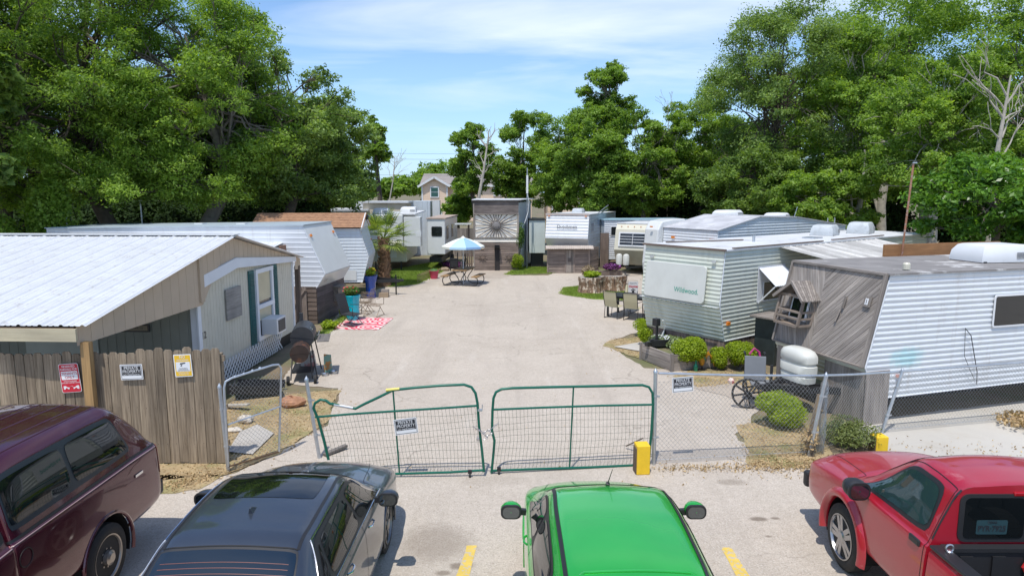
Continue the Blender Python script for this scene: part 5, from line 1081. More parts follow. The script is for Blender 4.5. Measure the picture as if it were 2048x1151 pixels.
for a, b in (((-.5,0,.33),(-.1,0,.85)),((-.1,0,.85),(.35,0,.8)),((.35,0,.95),(.5,0,.33)),((0,0,.35),(.35,0,.8)),((-.1,0,.85),(0,0,.35)),((0,0,.35),(-.5,0,.33)),((.33,-.25,1.0),(.33,.25,1.0))): mb.tube([a,b], .02, 5)
mb.build('frame', BLACKP, t); MB().box((-.12,0,.92),(.24,.12,.05)).build('saddle', BLACKP, t)
t = thing('metal_bucket', 'red and green metal tub with flowers by the parasol', 'tub', (-3.95,34.3,0)); MB().lathe([(.18,0),(.24,.38),(.25,.4),(.22,.4),(.2,.1),(0,.1)], n=16).build('tub', mat('pink_tub', (.5,.05,.10), .5), t, smooth=True); MB().lathe([(0,.38),(.22,.38),(.15,.46),(0,.5)], n=10).build('plant', mat('plant_green', (.07,.16,.05), .8, var=.4, vs=15), t)
# purple foliage bed
PURP = leafmat('purple_leaf', (.03,.006,.03), (.22,.05,.20), .25); LB = leafmat('bush_leaf', (.13,.21,.012), (.44,.54,.035), .45); LD = leafmat('dark_bush_leaf', (.04,.10,.02), (.16,.27,.05), .35)
bush('low purple leaved bed of plants beside the parasol', tuple(W(905,535)), .8, .2, PURP, 5, 4000, .07, name='purple_plant', cat='plant')
bush('round green shrub at the right corner of the sunburst cabin', tuple(W(1035,540)), .42, .52, LB, 15, 5000, .06, name='shrub', cat='shrub'); 
bush('tall thin climbing shrub against the sunburst cabin wall', (.42,38.0,0), .33, .8, LD, 16, 3000, .08, name='shrub', cat='shrub', z0=2.0)
t = thing('wire_edging', 'rusty wire garden edging between lawn strip and paving', 'edging', tuple(W(835,565))); mb = MB(); a = W(838,566); b = W(884,545)
for i in range(26):
    p = a.lerp(b, i/25)-a; mb.tube([p,p+V3((.02,0,.42 if i < 14 else .25))], .012, 4)
mb.tube([(0,0,.36),(b-a)+V3((0,0,.2))], .01, 4); mb.build('wire', mat('rust_tan', (.35,.25,.15), .8), t)
rock('brown block at the end of the wire edging', tuple(W(890,541)), (.25,.15,.16), mat('brown_block', (.33,.25,.17), .9), 3)
# ================= picnic table and parasol =================
PT = mat('picnic_planks', (.44,.27,.12), .7, var=.12, rnd=.15, wood=.4)
pc_ = W(927,568); t = thing('picnic_table', 'brown wooden picnic table with curved black metal legs and attached benches', 'picnic table', tuple(pc_), rad(-13))
Rz = Matrix.Rotation(0,3,'Z'); mb = MB()
for i in range(4): mb.box((-.28+i*.187,0,.74),(.175,1.5,.04))
mb.build('tabletop', PT, t)
for sx in (-1,1):
    mb = MB()
    for i in range(2): mb.box((sx*(.66+i*.16),0,.45),(.145,1.5,.04))
    mb.build('bench', PT, t)
for yy in (-.55,.55):
    for sx in (-1,1):
        mb = MB(); mb.tube([(sx*.3,yy,.71),(sx*.26,yy,.6),(sx*.12,yy,.42),(sx*.04,yy,.25),(sx*.1,yy,.1),(sx*.25,yy,.03),(sx*.6,yy,.03),(sx*.80,yy,.06),(sx*.86,yy,.2),(sx*.84,yy,.34),(sx*.76,yy,.42)], .022, 6); mb.build('leg', DARKM, t, smooth=True)
        mb = MB(); mb.tube([(sx*.84,yy,.36),(sx*.7,yy,.42),(sx*.6,yy,.42)], .018, 6); mb.build('bench_support', DARKM, t)
US = [mat('parasol_blue', (.27,.45,.70), .7, var=.05), mat('parasol_pale_blue', (.45,.65,.80), .7, var=.05), mat('parasol_white', (.78,.80,.74), .7, var=.04), mat('parasol_yellow', (.72,.74,.48), .7, var=.04)]
t = thing('parasol', 'blue and white striped parasol rising through the picnic table', 'parasol', tuple(pc_)); MB().tube([(0,0,0),(0,0,2.18)], .022, 8).build('pole', WHITEP, t)
for k in range(8):
    a0 = k*PI/4+.2; vs = []; fs = []; m = 6
    for i in range(m+1):
        for j in range(5):
            f = i/m; a = a0+PI/4*j/4; sag = 1-.07*math.sin(j/4*PI)*f; r = 1.02*f*sag; vs.append((r*math.cos(a), r*math.sin(a), 2.22-.40*f**1.5))
    for i in range(m):
        for j in range(4): fs.append((i*5+j,(i+1)*5+j,(i+1)*5+j+1,i*5+j+1))
    fs += [tuple(reversed(q)) for q in []]
    vs2 = [(p[0],p[1],p[2]) for p in vs]
    for j in range(4): 
        b0 = m*5+j; nb_ = len(vs2); vs2 += [(vs[b0][0],vs[b0][1],vs[b0][2]-.1),(vs[b0+1][0],vs[b0+1][1],vs[b0+1][2]-.1)]; fs.append((b0,nb_,nb_+1,b0+1))
    MB().add(vs2, fs).build('canopy_panel', US[(1,0,3,0,2,1,0,2)[k]], t, smooth=True)
mb = MB()
for k in range(8): a = k*PI/4+.2; mb.tube([(0,0,1.8),(.5*math.cos(a),.5*math.sin(a),2.06)], .006, 4); mb.tube([(0,0,2.19),(1.0*math.cos(a),1.0*math.sin(a),1.8)], .006, 4)
mb.build('rib', STEEL, t); MB().lathe([(.12,0),(.06,.06),(.015,.09),(0,.12)], (0,0,2.2), 12).build('finial', US[2], t)
# ================= dark patio table with chairs =================
a, b, c = W(1215,634), W(1281,643), W(1222,600); ctr = V3((4.22,23.85,0)); PA = rad(-34)
t = thing('patio_table', 'black rectangular metal patio table ringed by tan chairs', 'table', tuple(ctr), PA); mb = MB()
MB().box((0,0,.73),(1.5,.95,.03)).build('tabletop', mat('black_table', (.02,.022,.025), .35, .2, var=.1), t, bevel=.01); MB().box((0,0,.69),(1.44,.89,.05)).build('apron', DARKM, t)
for sx in (-.7,.7):
    for sy in (-.42,.42): MB().box((sx,sy,.35),(.06,.06,.7)).build('leg', DARKM, t)
TANF = mat('tan_sling', (.50,.46,.30), .7, var=.06, bump=.2, bs=200)
def sling_chair(label, loc, rz, first=[None]):
    if first[0]: return dup(first[0], loc, rz, label, 'tan sling patio chairs')
    t = thing('patio_chair', label, 'chair', loc, rz, 'tan sling patio chairs'); first[0] = t
    for s in (-.25,.25):
        MB().tube([(s,-.25,.42),(s,-.28,.35),(s,-.24,.02),(s,.0,.015),(s,.26,.02),(s,.22,.4),(s,.3,.65),(s,.36,.95)], .012, 6).build('side_frame', DARKM, t, smooth=True); MB().tube([(s,-.24,.4),(s,-.26,.62),(s,.28,.64)], .011, 6).build('armrest', DARKM, t, smooth=True)
    MB().tube([(-.25,.36,.95),(-.2,.375,.99),(.2,.375,.99),(.25,.36,.95)], .012, 6).build('back_frame', DARKM, t)
    MB().add([(-.24,-.26,.42),(.24,-.26,.42),(.24,.22,.40),(-.24,.22,.40)], [(0,1,2,3)]).build('seat', TANF, t)
    MB().add([(-.24,.225,.42),(.24,.225,.42),(.24,.3,.66),(.24,.365,.95),(-.24,.365,.95),(-.24,.3,.66)], [(0,1,2,5),(5,2,3,4)]).build('backrest', TANF, t); return t
RM = Matrix.Rotation(PA,3,'Z')
for (x_, y_, rz_, lab) in ((-.36,-.60,176,'tan chair at the near side of the black patio table, left of two'), (.36,-.62,184,'tan chair at the near side of the black patio table, right of two'), (-.45,.66,0,'tan chair at the far side of the black patio table beside the tree stump'), (.5,.70,0,'tan chair at the far side of the black patio table by the green trailer'), (-1.05,.0,90,'tan chair at the left end of the black patio table')):
    if lab.endswith('left end of the black patio table'): continue
    p = ctr+RM @ V3((x_,y_,0)); sling_chair(lab, tuple(p), PA+rad(rz_))
# ================= stumps =================
BARK = mat('stump_bark', (.25,.155,.10), .95, var=.35, vs=3, dirt=((.68,.57,.46), 6, .52, .57, .85), streak=((.06,.04,.03), 11, .5, .58, .85), bump=.9, bs=14)
def stump(label, loc, r, h, seed, squash=.8):
    rg = random.Random(seed); t = thing('tree_stump', label, 'tree stump', loc, 0, 'large cut tree stumps'); n = 48; ph = rg.uniform(0,6); prof = [(0,1.12),(.08,1.04),(.3,.98),(.6,.95),(.85,1.02),(1,1.0)]; vs = []
    for z, k in prof:
        for i in range(n): a = 2*PI*i/n; q = r*k*(1+.07*math.sin(5*a+ph)+.04*math.sin(11*a+ph*2)+.02*math.sin(23*a)); vs.append((q*math.cos(a), q*squash*math.sin(a), z*h*(1+.04*math.sin(a+ph))))
    m = len(prof); MB().add(vs, [(i*n+k,i*n+(k+1)%n,(i+1)*n+(k+1)%n,(i+1)*n+k) for i in range(m-1) for k in range(n)]).build('bark', BARK, t, smooth=True)
    MB().add([(p[0]*.97,p[1]*.97,p[2]-.01) for p in vs[-n:]], [tuple(range(n))]).build('cut_top', mat('stump_top', (.35,.32,.28), .9, var=.25, vs=8, bump=.4), t); return t
s1 = stump('left tree stump with a leafy plant growing in its top', tuple(W(1184,586)+V3((0,.25,0))), .56, .70, 4); s2 = stump('right bare tree stump, grey topped, on the grass island', tuple(W(1232,583)+V3((0,.4,0))), .5, .66, 9)
p = W(1184,586)+V3((.02,.25,.0)); bush('spiky bright green plant growing out of the left stump', (p.x,p.y,.66), .42, .16, LB, 21, 1500, .12, name='stump_plant', cat='plant')
# planter with purple flowers
pt = thing('wooden_planter', 'brown wooden planter box with purple flowers beside the beige trailer', 'planter', (4.6,33.6,0), rad(8)); MB().ribs([(-.8,0),(.8,0),(.8,.5),(-.8,.5)], (0,-.3,0), (1,0,0), (0,0,1), PLANK, .17).build('front_board', BROWNW, pt); MB().box((0,0,.24),(1.58,.56,.46)).build('box', BROWNW, pt)
bush('purple flowering plants in the wooden planter', (4.9,33.6,.47), .55, .2, PURP, 33, 2500, .07, name='flowering_plant', cat='plant', flower=(mat('violet_petal', (.4,.12,.45), .6), 120, .07))
bush('dry brown grasses beside the plank shed corner', (3.9,34.6,0), .4, .35, leafmat('dry_stalk', (.2,.15,.1), (.38,.3,.2), .2), 34, 350, .12, name='dry_grass_clump', cat='plant')
# little garden flag
t = thing('garden_flag', 'small white garden flag with a red word and paw print on a wire stand', 'flag', tuple(W(1263,622))); fh = .95
MB().tube([(-.16,0,0),(-.16,0,1.15),(.2,0,1.15)], .008, 5).build('stand', DARKM, t); MB().box((.04,0,.85),(.36,.008,.52)).build('cloth', mat('flag_cloth', (.66,.64,.62), .8, var=.05), t); text('lettering', 'Home', SIGNR, t, .13, (.04,-.006,.93), (1,0,0), (0,0,1), .003, bold=.003)
text('lettering', 'Dogs & Me', SIGNK, t, .055, (.04,-.006,1.05), (1,0,0), (0,0,1), .003); mb = MB()
for dx, dz, r in ((0,0,.05),(-.06,.06,.02),(-.02,.085,.022),(.02,.085,.022),(.06,.06,.02)): mb.prism([(.04+dx+r*math.cos(a*PI/5),.74+dz+r*math.sin(a*PI/5)) for a in range(10)], (0,-.008,0), (1,0,0), (0,0,1), .002)
mb.build('paw_print', SIGNK, t)
# ================= planter in front of the green trailer, box bushes, ornaments =================
A_ = W(1282,717); B_ = W(1343,742); e = (B_-A_); L_ = e.length; e = e.normalized(); nrm = V3((e.y,-e.x,0)); nrm = -nrm if nrm.y < 0 else nrm
t = thing('wooden_planter', 'long weathered grey plank planter box under the green trailer tongue', 'planter', tuple(A_)); Cc = V3((1.15,.38,0))
for P0, P1 in ((V3((0,0,0)),B_-A_),(B_-A_,B_-A_+Cc)):
    u_ = (P1-P0); MB().ribs([(0,0),(u_.length,0),(u_.length,.42),(0,.42)], P0, u_.normalized(), (0,0,1), PLANK, .21).build('side_board', GREYW, t); MB().beam(P0+V3((0,0,.21))+V3((.02,.03,0)),P1+V3((0,0,.21))+V3((.02,.03,0)),.04,.4).build('board_core', GREYW, t)
for P0 in (V3((0,0,0)), B_-A_, B_-A_+Cc): MB().box(P0+V3((0,0,.22)),(.07,.07,.46), math.atan2(e.y,e.x)).build('corner_post', GREYW, t)
q = [V3((.04,.04,.34)), B_-A_+V3((.04,.04,.34)), B_-A_+Cc+V3((0,0,.34)), Cc+V3((0,.2,.34))]; MB().add(q, [(0,1,2,3)]).build('soil', SOIL, t)
bush('thin grey-green grasses growing in the long planter box', tuple(A_+V3((.75,.05,.30))), .55, .17, leafmat('grey_blade', (.10,.15,.05), (.35,.40,.22), .3), 40, 1600, .12, name='planter_grass', cat='plant')
bs = 'clipped bright green box bushes'
bush('bright box bush at the left behind the planter corner, beside the green trailer skirt', tuple(W(1293,672)), .46, .32, LB, 41, 7000, .05, group=bs)
bush('yellowish small box bush in front of the leftmost bush', tuple(W(1300,692)+V3((0,.15,.05))), .35, .28, LB, 42, 5000, .05, group=bs)
bush('large round box bush at the front corner of the green trailer', tuple(W(1381,740)+V3((0,.15,.0))), .5, .43, LB, 43, 12000, .045, group=bs)
bush('small yellow-green bush between the rooster ornament and the wheelchair', tuple(W(1438,738)+V3((0,.1,0))), .30, .30, LB, 44, 5000, .045, group=bs)
bush('box bush beside the wheelchair under the green trailer side', tuple(W(1483,740)+V3((0,.2,0))), .42, .37, LB, 45, 9000, .045, group=bs)
bush('low wide box bush by the wire fence in front of the propane cover', tuple(W(1563,852)+V3((0,.1,0))), .52, .36, LB, 46, 15000, .04, group=bs)
bush('straggly darker weed bush growing through the wire fence', tuple(W(1708,905)+V3((.1,.3,0))), .55, .26, leafmat('weed_leaf', (.08,.11,.03), (.26,.30,.10), .3), 47, 3200, .045, name='weed_bush')
bush('dry leaning weeds tangled at the fence corner post', tuple(W(1625,915)+V3((0,.1,0))), .22, .28, DB, 48, 220, .05, name='dry_weeds', cat='weeds')
bush('dry weeds along the wire fence at the right edge', (9.9,12.3,0), .8, .13, DB, 49, 1500, .07, name='dry_weeds', cat='weeds')
# rooster ornament
rp = W(1407,738); t = thing('rooster_ornament', 'painted metal rooster garden ornament in front of the box bushes', 'ornament', tuple(rp)); ORN = mat('rooster_gold', (.55,.27,.03), .4, .2, var=.3, vs=12); mb = MB()
mb.lathe([(0,-.16),(.05,-.13),(.09,0),(.07,.1),(.035,.17),(.04,.21),(.03,.26),(0,.28)], (-.05,0,.25), 12); mb.build('body', ORN, t, smooth=True); mb = MB()
for k in range(6): mb.tube([(0,0,.25),(.1,.0,.38+k*.015),(.18+k*.012,0,.36-k*.03),(.22+k*.008,0,.22-k*.03)], [.03,.022,.016,.006], 6)
mb.build('tail', ORN, t); mb = MB()
for k in range(3): mb.box((-.08+k*.03,0,.53),(.025,.01,.05))
mb.box((-.09,0,.43),(.02,.015,.05)); mb.build('comb', SIGNR, t); MB().box((-.03,-.06,.28),(.1,.02,.1)).build('wing', mat('teal_wing', (.03,.25,.15), .4), t)
for s in (-.03,.03): MB().tube([(-.04,s,.1),(-.04,s,0)], .008, 5).build('leg', DARKM, t)
t = thing('green_bottle_ornament', 'small green glass ornament standing beside the metal rooster', 'ornament', tuple(W(1401,741)+V3((-.12,0,0)))); MB().lathe([(.05,0),(.06,.1),(.05,.15),(.02,.2),(.018,.28),(0,.28)], n=14).build('bottle', mat('green_glass', (.0,.2,.1), .1, coat=.5), t, smooth=True)
t = thing('cloth_ornament', 'small red and white ornament lying on the dry ground by the wheelchair', 'ornament', tuple(W(1462,765))); MB().lathe([(0,0),(.07,.01),(.08,.07),(.04,.12),(0,.13)], n=8).build('ball', mat('redwhite', (.7,.6,.55), .6, var=.1, dirt=((.6,.05,.03), 12, .5, .52, .9)), t, smooth=True)
# wheelchair
wc = W(1512,812); t = thing('wheelchair', 'old grey wheelchair with big black spoked wheels by the propane cover', 'wheelchair', (5.05,13.75,0), rad(-12)); GF = mat('grey_vinyl', (.19,.20,.215), .6, var=.12)
for yy in (-.32,.32):
    mb = MB(); c = V3((0 if yy < 0 else .1, yy, .31)); r = .30
    if yy < 0: c = V3((-.18,yy,.31))
    mb.tube([c+V3((r*math.cos(a*PI/14),0,r*math.sin(a*PI/14))) for a in range(28)], .022, 8, closed=True); w_ = mb.build('wheel', RUBBER, t, smooth=True); mb = MB()
    for a in range(8): mb.beam(c, c+V3((r*math.cos(a*PI/4+.2),0,r*math.sin(a*PI/4+.2))), .035,.02, up=(0,1,0))
    mb.lathe([(0,-.04),(.05,-.03),(.05,.03),(0,.04)], c, 12, RX); mb.build('spoke', BLACKP, w_)
MB().box((.12,0,.46),(.44,.46,.04)).build('seat', GF, t, bevel=.01); MB().box((-.0,.12,.74),(.42,.05,.5), Matrix.Rotation(rad(-8),3,'X')).build('backrest', GF, t, bevel=.01)
mb = MB()
for s in (-.2,.2): mb.tube([(s,.15,.3),(s,.17,.98),(s,.3,1.02)], .013, 6); mb.tube([(s,-.2,.3),(s,-.2,.5),(s,.15,.5)], .013, 6); mb.tube([(s,-.25,.5),(s,-.4,.15),(s,-.5,.12)], .012, 6)
mb.build('frame', DARKM, t)
for s in (-.2,.2): MB().tube([(s,.2,1.02),(s,.34,1.03)], .022, 6).build('grip', BLACKP, t)
MB().tube([(-.12,.17,1.02),(-.02,.22,1.14),(.08,.22,1.06),(.1,.2,.95)], .022, 6).build('pink_strap', mat('pink_strap', (.4,.03,.16), .6), t)
# ================= pots, rug, wire chairs =================
PG = mat('turquoise_glaze', (.0,.40,.50), .15, var=.08, coat=.5); PB = mat('cobalt_glaze', (.005,.05,.30), .12, var=.15, coat=.5)
p = W(702,642)+V3((0,.25,0)); t = thing('turquoise_pot', 'tall turquoise glazed pot with red flowers beside the plank skirt', 'pot', tuple(p)); MB().lathe([(.17,0),(.19,.05),(.25,.3),(.235,.38),(.25,.7),(.29,.86),(.27,.88),(.25,.84),(0,.82)], n=28).build('pot', PG, t, smooth=True)
REDP = mat('red_petal', (.6,.02,.06), .6, var=.3, vs=30); bush('leafy plant with red blossoms in the turquoise pot', (p.x,p.y,.80), .34, .2, LD, 51, 2200, .06, name='flowering_plant', cat='plant', flower=(REDP, 60, .08))
p = W(740,596)+V3((0,.2,0)); t = thing('blue_pot', 'tall cobalt blue glazed pot standing by the trailer tongue', 'pot', tuple(p)); MB().lathe([(.2,0),(.22,.05),(.19,.3),(.21,.6),(.28,.85),(.30,.93),(.27,.93),(.24,.85),(0,.84)], n=28).build('pot', PB, t, smooth=True)
bush('sparse bright plant with an orange bloom in the blue pot', (p.x,p.y,.86), .26, .22, LB, 52, 500, .09, name='flowering_plant', cat='plant', flower=(mat('orange_petal', (.75,.1,.03), .6), 18, .11))
RUG = None
def rugmat():
    m, t, b = nt('red_patterned_rug'); ob = t.nodes.new('ShaderNodeTexCoord').outputs['Object']; vo = t.nodes.new('ShaderNodeTexVoronoi'); vo.feature = 'F1'; vo.inputs['Scale'].default_value = 1.7; t.links.new(ob, vo.inputs['Vector'])
    w = mathn(t, 'SINE', mathn(t, 'MULTIPLY', vo.outputs['Distance'], 26), 0); f = ramp(t, mathn(t, 'ADD', w, mathn(t, 'MULTIPLY', noise(t, ob, 8, 3), .9)), .35, .5); col = mixc(t, f, (.66,.05,.10), (.72,.58,.55)); t.links.new(col, b.inputs['Base Color']); b.inputs['Roughness'].default_value = .9; return m
rc = [W(660,658),W(757,659),W(787,636),W(700,634)]; t = MB().add([q+V3((0,0,.008)) for q in rc]+[q+V3((0,0,.016)) for q in rc], [(0,3,2,1),(4,5,6,7),(0,1,5,4),(1,2,6,5),(2,3,7,6),(3,0,4,7)]).build('outdoor_rug', rugmat()); tag(t, 'red and white patterned outdoor rug lying on the paving', 'rug')
BF = mat('black_mesh_fabric', (.03,.03,.033), .7, var=.1); TF = mat('tan_wire', (.25,.19,.13), .6, .3)
def spring_chair(label, loc, rz, fab, frame):
    t = thing('metal_chair', label, 'chair', loc, rz, 'wrought metal chairs by the rug')
    for s in (-.26,.26):
        MB().tube([(s,-.28,.05),(s,.25,.02),(s,.32,.04)], .011, 5).build('foot_rail', frame, t); MB().tube([(s,-.25,.04),(s,.05,.38),(s,.22,.40)], .011, 5).build('leg', frame, t); MB().tube([(s,.28,.03),(s,.0,.36)], .011, 5).build('leg', frame, t)
        MB().tube([(s,.22,.66),(s,-.1,.68),(s,-.24,.64),(s,-.22,.4)], .011, 6).build('armrest', frame, t)
    vs = []
    if fab:
        MB().box((0,0,.40),(.5,.48,.02), Matrix.Rotation(rad(4),3,'X')).build('seat', fab, t); MB().box((0,.33,.73),(.5,.02,.68), Matrix.Rotation(rad(-17),3,'X')).build('backrest', fab, t)
    else:
        mb = MB()
        for i in range(9): x_ = -.24+i*.06; mb.tube([(x_,-.25,.4),(x_,.22,.38),(x_,.3,.6),(x_,.38,.9)], .005, 3)
        for z, y_ in ((.4,-.25),(.4,-.1),(.39,.1),(.5,.26),(.7,.33),(.9,.38)): mb.tube([(-.25,y_,z),(.25,y_,z)], .007, 4)
        mb.build('wire_seat', frame, t)
    return t
spring_chair('black mesh patio chair on the red rug, back to the turquoise pot', tuple(W(702,652)+V3((0,.1,0))), rad(68), BF, DARKM)
spring_chair('rusty wire chair behind the rug, nearest to the yard', tuple(W(752,633)+V3((-.1,.2,0))), rad(160), None, TF); spring_chair('rusty wire chair beside the turquoise pot', tuple(W(722,630)+V3((.0,.5,0))), rad(-100), None, TF)
t = thing('black_wire_bench', 'black wire garden bench with a curved back in the shade by the blue pot', 'bench', (-6.35,26.9,0), rad(100)); mb = MB()
for i in range(13): x_ = -.6+i*.1; mb.tube([(x_,.0,.42),(x_,.4,.4),(x_,.45,.7+.18*math.cos(x_*2.4))], .008, 4)
mb.tube([(-.62+k*.124,.45,.68+.2*math.cos((-.62+k*.124)*2.4)) for k in range(11)], .015, 5); mb.build('wire_seat', DARKM, t)
for x_ in (-.6,.6): MB().tube([(x_,.0,.0),(x_,.0,.6),(x_,.4,.6),(x_,.42,0)], .014, 5).build('leg', DARKM, t)
t = thing('concrete_block', 'small grey concrete block with clutter beside the blue pot', 'block', tuple(W(768,593))); MB().box((0,0,.1),(.4,.25,.2)).build('block', mat('brown_block', (.33,.25,.17), .9), t, bevel=.01); MB().box((.05,.05,.26),(.3,.2,.12)).build('caddy', GREYW, t)
bush('bright weeds at the foot of the dark plank skirt', tuple(W(660,658)), .3, .16, LB, 61, 900, .08, name='weeds', cat='weeds'); bush('tall weeds at the corner of the nose skirt', tuple(W(692,632)+V3((-.05,0,0))), .2, .2, LB, 62, 500, .08, name='weeds', cat='weeds')
bush('green weeds in the shade beside the palm trunk', (-6.2,32.2,0), .9, .2, LD, 63, 2500, .09, name='weeds', cat='weeds')
# ================= palm =================
pp_ = (-5.95,31.6,0); t = thing('fan_palm', 'short fan palm with a rough brown trunk between the trailers', 'palm', pp_); PTK = mat('palm_bark', (.22,.13,.075), .95, var=.35, vs=8, bump=1.0, bs=18); mb = MB()
mb.tube([(0,0,-.1),(0,0,.3),(.02,0,1.2),(0,0,2.2)], [.36,.27,.22,.2], 16); rg = random.Random(12)
for i in range(140):
    a = rg.uniform(0,6.28); z = rg.uniform(.05,2.2); r = .27-.03*z; mb.beam((r*math.cos(a),r*math.sin(a),z),((r+.07)*math.cos(a),(r+.07)*math.sin(a),z+.16),.09,.03)
mb.build('trunk', PTK, t); PF = leafmat('palm_leaf', (.07,.13,.02), (.42,.52,.12), .35); mb = MB()
for i in range(34):
    a = rg.uniform(0,6.28); el = rg.uniform(-.5,1.25); L = rg.uniform(.6,1.1); d = V3((math.cos(a)*math.cos(el),math.sin(a)*math.cos(el),math.sin(el))); o0 = V3((0,0,2.2)); hub = o0+d*L; mb.tube([o0,hub], .012, 4, rr=.5); s_ = d.cross(V3((0,0,1))); s_ = s_.normalized() if s_.length > .1 else V3((1,0,0)); u_ = s_.cross(d)
    for k in range(22):
        th_ = rad(-105+k*10); dd = d*math.cos(th_)+s_*math.sin(th_)+u_*.15; R_ = rg.uniform(.65,.95)*(.75+.25*math.cos(th_)); tip = hub+dd*R_+V3((0,0,-.18*R_)); mid = hub+dd*R_*.5; w_ = dd.cross(u_).normalized()*.022
        mb.add([hub-w_*.3,hub+w_*.3,mid+w_,mid-w_,tip], [(0,1,2,3),(3,2,4)], rg.random())
mb.build('fronds', PF, t)
# ================= cars =================
def paint(name, c, metal=.3, rough=.28, dust=None, flake=.1):
    m = mat(name, c, rough, metal, var=.05, vs=3, coat=.9, dirt=dust, spec=.5); return m
def cr(p0, p1, p2, p3, t):
    return .5*((2*p1)+(-p0+p2)*t+(2*p0-5*p1+4*p2-p3)*t*t+(-p0+3*p1-3*p2+p3)*t*t*t)
def st(y, w, zb, zs, xb, zr, xr, zc, bul=.03):
    m = .52; pts = [(w*.86,zb),(w*.975,zb+.05),(w,zb+.3*(zs-zb)),(w*.997,zb+.62*(zs-zb)),(w*.98,zs-.055),(xb,zs),(xb+(xr-xb)*m+bul*min(1,(zr-zs)*2),zs+(zr-zs)*m),(xr,zr),(xr*.62,zr+(zc-zr)*.72),(0,zc)]
    return (y, pts)
class Surf:
    def __init__(s, sts): s.P = [[V3((x, y, z)) for x, z in pts] for y, pts in sts]; s.K = len(s.P[0]); s.n = len(s.P); s.V = 2*(s.K-1)
    def row(s, i, v):
        K = s.K; R = s.P[max(0, min(s.n-1, i))]; j = int(min(v, K-1-1e-6)); t = v-j
        g = lambda k: R[k] if 0 <= k < K else (R[0]*2-R[1] if k < 0 else V3((-R[2*K-2-k].x, R[2*K-2-k].y, R[2*K-2-k].z)))
        return cr(g(j-1), g(j), g(j+1), g(j+2), t)
    def at(s, u, v):
        m = v > s.K-1
        if m: v = s.V-v
        u = max(0, min(s.n-1-1e-6, u)); i = int(u); t = u-i
        p = cr(s.row(i-1, v), s.row(i, v), s.row(i+1, v), s.row(i+2, v), t)
        if m: p.x = -p.x
        return p
    def nrm(s, u, v):
        e = .03; a = s.at(u+e, v)-s.at(u-e, v); b = s.at(u, v+e)-s.at(u, v-e); n = b.cross(a)
        if n.length < 1e-9: return V3((0,0,1))
        n.normalize(); p = s.at(u, v)
        if n.dot(V3((p.x, 0, p.z-.6))) < 0: n = -n
        return n
    def grid(s, mb, u0, u1, v0, v1, du=8, dv=4, arches=(), keep=None):
        nu = max(1, int(round((u1-u0)*du))); nv = max(1, int(round((v1-v0)*dv))); W_ = []
        pts = [[s.at(u0+(u1-u0)*i/nu, v0+(v1-v0)*j/nv) for j in range(nv+1)] for i in range(nu+1)]
        ins = [[None]*(nv+1) for _ in range(nu+1)]
        for i in range(nu+1):
            for j in range(nv+1):
                p = pts[i][j]
                for (cy, cz, r) in arches:
                    d = math.hypot(p.y-cy, p.z-cz)
                    if d < r and abs(p.x) > .45: ins[i][j] = (cy, cz, r, d)
        fs = []
        for i in range(nu):
            for j in range(nv):
                q = [(i,j),(i+1,j),(i+1,j+1),(i,j+1)]
                if all(ins[a][b] for a, b in q): continue
                fs.append(tuple(a*(nv+1)+b for a, b in q))
        for i in range(nu+1):
            for j in range(nv+1):
                if ins[i][j]:
                    cy, cz, r, d = ins[i][j]; p = pts[i][j]; k = r/max(d, 1e-4); p.y = cy+(p.y-cy)*k; p.z = cz+(p.z-cz)*k
        mb.add([p for r in pts for p in r], fs, .5)
    def patch(s, mb, cs, off=.006, r=.1, nu=14, nv=10, pw=6):
        vs = []
        for i in range(nu+1):
            for j in range(nv+1):
                a = 2*i/nu-1; b = 2*j/nv-1; a2 = a*(1-r*abs(b)**pw); b2 = b*(1-r*abs(a)**pw); p = (a2+1)/2; q = (b2+1)/2
                u = cs[0][0]*(1-p)*(1-q)+cs[1][0]*p*(1-q)+cs[2][0]*p*q+cs[3][0]*(1-p)*q; v = cs[0][1]*(1-p)*(1-q)+cs[1][1]*p*(1-q)+cs[2][1]*p*q+cs[3][1]*(1-p)*q
                vs.append(s.at(u, v)+s.nrm(u, v)*off)
        fs = [(i*(nv+1)+j,(i+1)*(nv+1)+j,(i+1)*(nv+1)+j+1,i*(nv+1)+j+1) for i in range(nu) for j in range(nv)]
        mb.add(vs, fs, .5)
    def path(s, uv, off=.0, n=8):
        out = []
        for k in range(len(uv)-1):
            for i in range(n): t = i/n; u = uv[k][0]+(uv[k+1][0]-uv[k][0])*t; v = uv[k][1]+(uv[k+1][1]-uv[k][1])*t; out.append(s.at(u, v)+s.nrm(u, v)*off)
        out.append(s.at(*uv[-1])+s.nrm(*uv[-1])*off); return out
    def strip(s, mb, uv, w, off=.003, n=8):
        P = s.path(uv, off, n); Nn = []
        for k in range(len(uv)-1):
            for i in range(n): t = i/n; Nn.append(s.nrm(uv[k][0]+(uv[k+1][0]-uv[k][0])*t, uv[k][1]+(uv[k+1][1]-uv[k][1])*t))
        Nn.append(s.nrm(*uv[-1])); vs = []
        for i, p in enumerate(P):
            t = (P[min(i+1, len(P)-1)]-P[max(i-1, 0)]).normalized(); b = t.cross(Nn[i]).normalized()*w/2; vs += [p-b, p+b]
        mb.add(vs, [(2*i,2*i+1,2*i+3,2*i+2) for i in range(len(P)-1)], .5)
    def mir(s, cs): return [(u, s.V-v) for u, v in cs]
